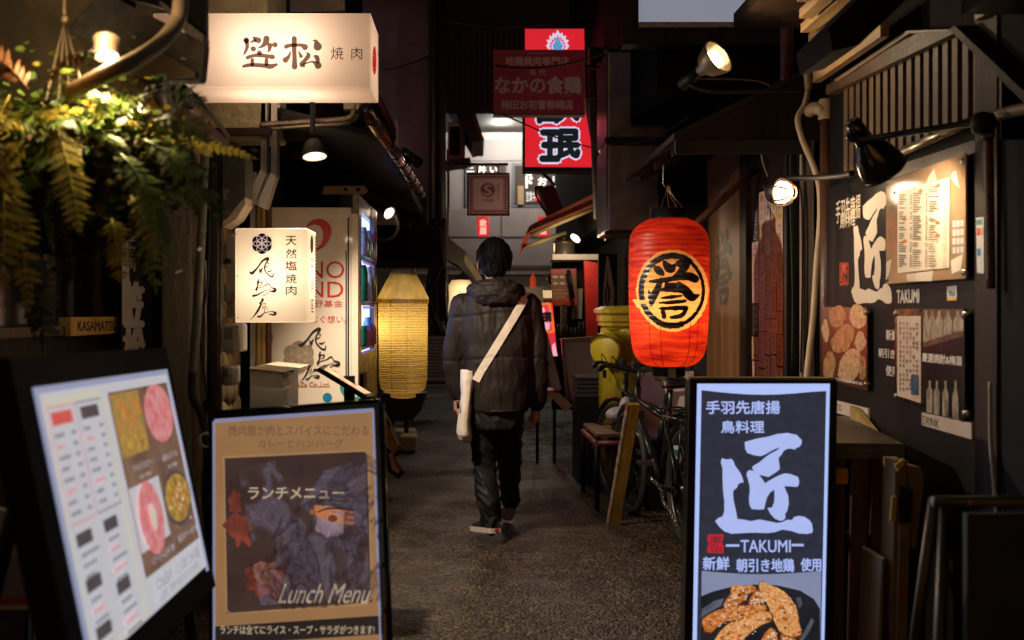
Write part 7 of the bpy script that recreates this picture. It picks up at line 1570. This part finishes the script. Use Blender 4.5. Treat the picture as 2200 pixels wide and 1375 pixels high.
for i in range(len(pp)-1):
    a, b = Vector(pp[i]), Vector(pp[i+1]); d = (b-a); s_ = d.cross(Vector((0, 1, 0)) if i % 2 else Vector((.7, .7, 0))).normalized(); cc_ = (a+b)/2
    m.tube([cc_+d.normalized()*cos(q)*d.length*.72+s_*sin(q)*.009 for q in [k*pi/6 for k in range(13)]], .0024, 5)
m.build('links', mat('chain_steel', (.6, .55, .5), .25, 1), t)
# ================================================================== the walker, seen from behind
def remesh(name, mb, voxel, m, parent, sm=4, disp=None):
    me = bpy.data.meshes.new(name); me.from_pydata(mb.v, [], mb.f); o = bpy.data.objects.new(name, me); COL.objects.link(o)
    r = o.modifiers.new('remesh', 'REMESH'); r.mode = 'VOXEL'; r.voxel_size = voxel
    if sm: q = o.modifiers.new('smooth', 'SMOOTH'); q.factor = .5; q.iterations = sm
    bpy.context.view_layer.update()
    out = bpy.data.meshes.new_from_object(o.evaluated_get(bpy.context.evaluated_depsgraph_get())); bpy.data.objects.remove(o)
    out.name = name
    if disp:
        nn = [v.normal.copy() for v in out.vertices]
        for v, n_ in zip(out.vertices, nn): v.co = v.co+n_*disp(v.co, n_)
    p0 = parent_loc(parent)
    for v in out.vertices: v.co -= p0
    out.polygons.foreach_set('use_smooth', [True]*len(out.polygons)); out.materials.clear(); out.materials.append(m); out.update()
    ob = bpy.data.objects.new(name, out); COL.objects.link(ob); ob.parent = parent; return ob
def loft(mb, rows, n=28, p=2.3):
    """rings (centre, rx, ry) joined; superellipse section"""
    vs = []
    for c, rx, ry in rows:
        for k in range(n):
            a = 2*pi*k/n; ca, sa = cos(a), sin(a)
            vs.append(V(c)+Vector((rx*math.copysign(abs(ca)**(2/p), ca), ry*math.copysign(abs(sa)**(2/p), sa), 0)))
    m_ = len(rows); fs = [(i*n+k, i*n+(k+1) % n, (i+1)*n+(k+1) % n, (i+1)*n+k) for i in range(m_-1) for k in range(n)]
    fs += [tuple(range(n-1, -1, -1)), tuple((m_-1)*n+k for k in range(n))]
    if rows[-1][0][2] < rows[0][0][2]: fs = [f[::-1] for f in fs]
    mb.add(vs, fs)
person = thing('person', 'person in a dark padded jacket walking away down the alley with a white shoulder bag', 'person', (.10, 6.0, 0))
skin = mat('skin', (.38, .19, .11), .5, var=.12, scale=30); PD = 6.0
def limb(mb, pts, r, n=16):
    """tapered closed tube with round ends"""
    q = smooth_line([(*p, w) for p, w in zip(pts, r)], 6); mb.tube([x[:3] for x in q], [x[3] for x in q], n); mb.ball(q[0][:3], q[0][3], n=12, m=8); mb.ball(q[-1][:3], q[-1][3], n=12, m=8)
hc = P(1062, 566, PD)                                                     # head centre
b = MB()
b.ball(hc+Vector((0, 0, .022)), .076, .096, .098, 22, 16); b.ball(hc+Vector((0, .03, -.045)), .058, .07, .07, 18, 12); b.ball(hc+Vector((0, .062, -.088)), .03, .028, .024, 12, 8)
limb(b, [hc+Vector((0, .115, .005)), hc+Vector((0, .122, -.025)), hc+Vector((0, .112, -.038))], [.008, .013, .012], 10)
for s in (-1, 1):
    b.ball(hc+Vector((s*.036, .088, .012)), .013, .01, .009, 10, 8); b.ball(hc+Vector((s*.03, .09, .034)), .022, .01, .007, 10, 8)
    b.ball(hc+Vector((s*.088, -.004, -.014)), .009, .021, .032, 12, 10, Matrix.Rotation(s*.35, 3, 'Z')); b.ball(hc+Vector((s*.082, .004, -.038)), .008, .012, .012, 8, 6)
limb(b, [hc+Vector((-.022, .098, -.068)), hc+Vector((0, .106, -.07)), hc+Vector((.022, .098, -.068))], [.006, .009, .006], 8)
limb(b, [hc+Vector((0, -.015, -.03)), hc+Vector((0, -.02, -.11)), hc+Vector((0, -.01, -.17))], [.052, .05, .062])
loft(b, [((.104, 6.0, 1.42), .09, .07), ((.104, 6.0, 1.36), .15, .085), ((.104, 6.0, 1.15), .15, .095), ((.104, 6.0, .95), .13, .09), ((.104, 6.0, .8), .14, .095)])
LA = [P(992, 655, PD), P(980, 720, PD), P(975, 775, PD+.02), P(980, 828, PD+.05), P(985, 850, PD+.07)]
RA = [P(1138, 655, PD), P(1149, 720, PD), P(1156, 785, PD), P(1156, 845, PD+.03), P(1153, 872, PD+.05)]
limb(b, LA, [.05, .043, .036, .028, .026]); limb(b, RA, [.05, .043, .036, .028, .026])
def hand(b, w, d, side, curl):
    """palm, four unequal curled fingers and a thumb leaving the side of the palm"""
    w = V(w); d = V(d).normalized(); fw_ = Vector((0, 1, 0)); fw_ = (fw_-d*fw_.dot(d)).normalized(); inn = Vector((-side, 0, 0)); inn = (inn-d*inn.dot(d)-fw_*inn.dot(fw_)).normalized()
    limb(b, [w, w+d*.03, w+d*.075], [.022, .026, .026], 12)
    for q in (-.022, -.008, .008, .021): limb(b, [w+d*.03+fw_*q*.7, w+d*.078+fw_*q], [.013, .0115], 10)
    for q, ln in zip((-.027, -.009, .009, .026), (.056, .070, .076, .068)):
        p0 = w+d*.08+fw_*q*1.05; p1 = p0+(d*.95+inn*.25*curl)*ln*.42; p2 = p1+(d*.75+inn*.8*curl)*ln*.33; p3 = p2+(d*.4+inn*1.0*curl)*ln*.27
        limb(b, [p0, p1, p2, p3], [.0098, .009, .0083, .0072], 9)
    p0 = w+d*.025+fw_*.022; p1 = p0+(d*.55+fw_*.7+inn*.3)*.036; p2 = p1+(d*.85+fw_*.3+inn*.35)*.03; p3 = p2+(d*.9+inn*.4)*.024
    limb(b, [p0, p1, p2, p3], [.0125, .011, .0095, .008], 9)
hand(b, LA[-1], (-.05, .12, -1), -1, .8); hand(b, RA[-1]+Vector((0, 0, .002)), (-.12, .05, -1), 1, .7)
LL = [P(1043, 885, PD), P(1041, 950, PD+.02), P(1042, 1015, PD+.03), P(1049, 1080, PD-.03), P(1056, 1138, PD-.03)]
RL = [P(1092, 885, PD), P(1093, 945, PD+.10), P(1095, 1000, PD+.24), P(1095, 1045, PD+.30), P(1097, 1072, PD+.33)]
limb(b, LL, [.085, .068, .052, .045, .036]); limb(b, RL, [.085, .068, .052, .045, .036])
remesh('body', b, .0052, skin, person, 2)
# hair
m = MB(); m.ball(hc+Vector((0, -.012, .043)), .0925, .108, .103, 30, 20); m.ball(hc+Vector((0, -.045, -.015)), .074, .062, .07, 20, 14); m.ball(hc+Vector((0, -.04, -.058)), .052, .034, .035, 16, 10); m.ball(hc+Vector((0, .05, .06)), .075, .06, .05, 16, 12)
hair = mat('black_hair', (.008, .007, .007), .7, var=.5, scale=60, stretch=(1, 1, .15), spec=.1)
remesh('hair', m, .006, hair, person, 1, lambda c, n_: .006*noise.noise(Vector((c.x*70, c.y*70, c.z*18)))+.004*noise.noise(Vector((c.x*160, c.y*160, c.z*30))))
m = MB(); rnd = random.Random(2)
for k in range(520):
    a = rnd.uniform(0, 2*pi); th = rnd.uniform(.1, 1.9); d = Vector((sin(th)*cos(a), sin(th)*sin(a), cos(th)))
    p = hc+Vector((0, -.012, .035))+Vector((d.x*.093, d.y*.105, d.z*.105)); tdir = Vector((d.x*.3, d.y*.3, -.9)).normalized(); tdir = (tdir-d*tdir.dot(d)*.85).normalized()
    if d.y > .5 and d.z < .3: continue
    q = p+d*.002; L_ = rnd.uniform(.02, .05); w_ = tdir.cross(d).normalized()*.0022
    m.add([q-w_, q+w_, q+tdir*L_*.6+d*.005+w_*.6, q+tdir*L_+d*.003, q+tdir*L_*.6+d*.005-w_*.6], [(0, 1, 2, 3, 4)])
m.build('hair_strands', hair, person)
# jacket
nyl = mat('brown_nylon', (.022, .0165, .0145), .6, col2=(.014, .011, .010), scale=10, bump=.12, bscale=30, spec=.22)
jx = lambda u, v: P(u, v, PD)
m = MB(); rows = []
for v, u0, u1, ry in ((884, 1010, 1131, .150), (876, 1006, 1135, .158), (845, 1004, 1139, .162), (800, 1000, 1140, .160), (750, 994, 1143, .156), (700, 988, 1147, .15), (665, 986, 1148, .138), (640, 996, 1136, .118), (622, 1012, 1120, .10), (606, 1030, 1102, .085)):
    a = jx(u0, v); c = jx(u1, v); rows.append((((a.x+c.x)/2, PD+.0, a.z), (c.x-a.x)/2, ry))
loft(m, rows, 36, 2.4)
limb(m, [jx(995, 656), jx(981, 715), jx(974, 775)+Vector((0, .02, 0)), jx(979, 825)+Vector((0, .05, 0)), jx(984, 846)+Vector((0, .065, 0))], [.072, .064, .06, .055, .042], 18)
limb(m, [jx(1135, 656), jx(1149, 715), jx(1156, 785), jx(1156, 845)+Vector((0, .03, 0)), jx(1154, 870)+Vector((0, .045, 0))], [.072, .066, .062, .056, .045], 18)
def wrinkle(c, n_):
    w = noise.noise(Vector((c.x*24, c.y*14, c.z*4.5)))*.007+noise.noise(Vector((c.x*9, c.y*9, c.z*14+3)))*.005+(1-abs(noise.noise(Vector((c.x*30, c.y*20, c.z*6+9)))))**5*.005
    for zz in (1.262, 1.02): w -= .006*math.exp(-((c.z-zz-.015*sin(c.x*9))/.006)**2)
    return w-.003
jk = remesh('jacket', m, .0085, nyl, person, 3, wrinkle)
m = MB(); c0 = jx(1066, 628)
m.ball(jx(1066, 630)+Vector((0, -.105, 0)), .142, .075, .082, 24, 16, Matrix.Rotation(-.35, 3, 'X')); 
ring = [jx(1064, 606)+Vector((cos(a)*.098, sin(a)*.085-.02, -.01*sin(a)+(.012 if sin(a) < 0 else -.02))) for a in [i*2*pi/24 for i in range(25)]]
m.tube(ring, .036, 12, cap=False)
ring = [jx(1066, 625)+Vector((cos(a)*.128, sin(a)*.10-.035, -.02*sin(a))) for a in [i*2*pi/24 for i in range(25)]]
m.tube(ring, .036, 12, cap=False)
remesh('hood', m, .0075, nyl, person, 3, lambda c, n_: noise.noise(Vector((c.x*22, c.y*22, c.z*38)))*.010+(1-abs(noise.noise(Vector((c.x*30+5, c.y*30, c.z*45)))))**4*.007-.002)
m = MB()
a = jx(1015, 878); c = jx(1131, 880); m.tube([Vector(((a.x+c.x)/2+cos(q)*(c.x-a.x)/2*1.02, PD+sin(q)*.155, a.z)) for q in [i*2*pi/40 for i in range(41)]], .009, 8, cap=False); m.build('hem', nyl, person)
# trousers
trs = mat('black_trousers', (.010, .009, .0085), .6, var=.35, scale=14, spec=.3)
m = MB(); a = jx(1066, 860)
loft(m, [((a.x, PD, Pz), rx, .135) for Pz, rx in ((.80, .15), (.74, .155), (.68, .15), (.63, .135))], 30, 2.4)
limb(m, LL[:-1]+[P(1054, 1104, PD-.03), P(1054, 1113, PD-.03)], [.092, .075, .066, .062, .060, .058], 18); limb(m, RL[:-1]+[P(1097, 1064, PD+.32), P(1097, 1072, PD+.33)], [.092, .074, .066, .06, .06, .06], 18)
remesh('trousers', m, .0075, trs, person, 3, lambda c, n_: (noise.noise(Vector((c.x*9, c.y*9, c.z*34+c.x*25)))*.006 if c.z < .62 else 0)+(1-abs(noise.noise(Vector((c.x*10, c.y*10, c.z*15+c.x*20+2)))))**6*.011-.003)
# shoes
cv = mat('black_canvas', (.016, .015, .015), .7, var=.3); sole = mat('white_rubber', (.62, .54, .46), .6, var=.15, scale=20)
def shoe(heel, toe, up):
    heel = V(heel); f = (V(toe)-heel).normalized(); s = f.cross(V(up)).normalized(); u = s.cross(f); L_ = .275
    out = [(-.004, 0), (.0, .03), (.03, .038), (.09, .034), (.16, .045), (.21, .047), (.25, .036), (.272, .014), (.275, 0)]
    ol = [(a, w) for a, w in out]+[(a, -w) for a, w in out[-2:0:-1]]
    m = MB(); n = len(ol); vs = [heel+f*a+s*w+u*h for h in (0, .027) for a, w in ol]
    m.add(vs, [tuple(range(n)), tuple(range(2*n-1, n-1, -1))]+[(i, (i+1) % n, n+(i+1) % n, n+i) for i in range(n)])
    so = MB(); so.v, so.f, so.mi, so.sm = m.v, [x[::-1] for x in m.f], m.mi, m.sm
    up_ = MB(); rows = []
    N_ = 14; prof = [(.0, .085, .030), (.03, .092, .036), (.08, .088, .034), (.13, .075, .036), (.18, .062, .042), (.22, .052, .042), (.255, .045, .032), (.268, .04, .014)]
    vs = []
    for a, h, w in prof:
        for k in range(N_): q = pi*k/(N_-1); vs.append(heel+f*a+s*w*cos(q)*(1-.25*sin(q))+u*(.02+(h-.02)*max(0, sin(q))**.8))
    fs = [(i*N_+k, i*N_+k+1, (i+1)*N_+k+1, (i+1)*N_+k) for i in range(len(prof)-1) for k in range(N_-1)]+[tuple(range(N_)), tuple((len(prof)-1)*N_+k for k in range(N_))[::-1]]
    up_.smooth = True; up_.add(vs, fs); sh = up_.build('shoe', cv, person); so.build('sole', sole, sh)
    tb = MB(); tb.add([heel+f*-.0065+s*w+u*h for w, h in ((-.012, .008), (.012, .008), (.012, .026), (-.012, .026))], [(0, 1, 2, 3)]); tb.build('heel_tab', redp, sh)
shoe(P(1066, 1146, 5.88), P(1066, 1146, 5.88)+Vector((-.12, .23, -.03)), (0, .15, 1)); shoe(P(1101, 1080, 6.30), P(1085, 1112, 6.50), (.35, .9, .75))
# shoulder bag
canvas = mat('white_canvas', (.74, .66, .57), .8, var=.15, scale=16, bump=.3, bscale=120)
bag = thing('shoulder_bag', 'white canvas bag hanging at the left hip of the walker from a wide strap', 'bag', P(1000, 950, 5.95))
bvh = BVHTree.FromPolygons([jk.matrix_world @ v.co+Vector(person.location) if False else v.co+person.location for v in jk.data.vertices], [tuple(p.vertices) for p in jk.data.polygons])
m = MB(); path = smooth_line([(1127, 642), (1112, 668), (1085, 713), (1058, 757), (1034, 796), (1022, 818)], 6); vs = []
for i, (u, v) in enumerate(path):
    a = path[max(0, i-1)]; c = path[min(len(path)-1, i+1)]; dx, dy = c[0]-a[0], c[1]-a[1]; l = math.hypot(dx, dy); row = []
    for s in (-8.5, -2.8, 2.8, 8.5):
        uu, vv = u-dy/l*s, v+dx/l*s; h = bvh.ray_cast(EYE, RAY(uu, vv).normalized()); row.append(h[0]+(EYE-h[0]).normalized()*.008 if h[0] is not None else None)
    for k in range(4):
        if row[k] is None: row[k] = next((x for x in row if x is not None), P(u, v, 5.86))+Vector((0, 0, 0))
    yy = min(r.y for r in row); vs += [Vector((P(u-dy/l*s, v+dx/l*s, r.y*.5+yy*.5))) for s, r in zip((-8.5, -2.8, 2.8, 8.5), row)]
sx_ = P(1132, 634, 5.93); over = [(0, .03, .012), (.0, .10, .012), (-.02, .16, -.05), (-.06, .19, -.16)]
pre = []
for ox, oy, oz in reversed(over): pre += [sx_+Vector((ox+w, oy, oz)) for w in (-.028, -.009, .009, .028)]
vs = pre+vs; n = len(vs)//4
m.add(vs+[v+Vector((0, .004, 0)) for v in vs], [(4*i+k, 4*i+k+1, 4*i+k+5, 4*i+k+4) for i in range(n-1) for k in range(3)]+[(4*n+4*i+k, 4*n+4*i+k+4, 4*n+4*i+k+5, 4*n+4*i+k+1) for i in range(n-1) for k in range(3)])
m.smooth = True; m.build('strap', canvas, bag)
m = MB(); rows = []
for v, u0, u1, y0, y1 in ((797, 990, 1020, 5.855, 6.10), (815, 989, 1021, 5.845, 6.14), (850, 990, 1015, 5.845, 6.18), (880, 987, 1013, 5.84, 6.19), (910, 983, 1011, 5.84, 6.19), (935, 981, 1013, 5.845, 6.18), (948, 985, 1013, 5.87, 6.16), (952, 994, 1010, 5.92, 6.1)):
    a = P(u0, v, y0); c = P(u1, v, y0); rows.append((((a.x+c.x)/2, (y0+y1)/2, a.z), (c.x-a.x)/2, (y1-y0)/2))
loft(m, rows, 28, 3.2)
remesh('pouch', m, .006, canvas, bag, 1, lambda c, n_: noise.noise(Vector((c.x*30, c.y*30, c.z*12)))*.006+noise.noise(Vector((c.x*50, c.y*50, c.z*30)))*.002)
m = MB(); m.cyl(P(983, 862, 5.86)+Vector((0, 0, 0)), P(985, 878, 5.86), .008); tag(m.build('phone', black), 'small dark phone in the left hand of the walker', 'phone')
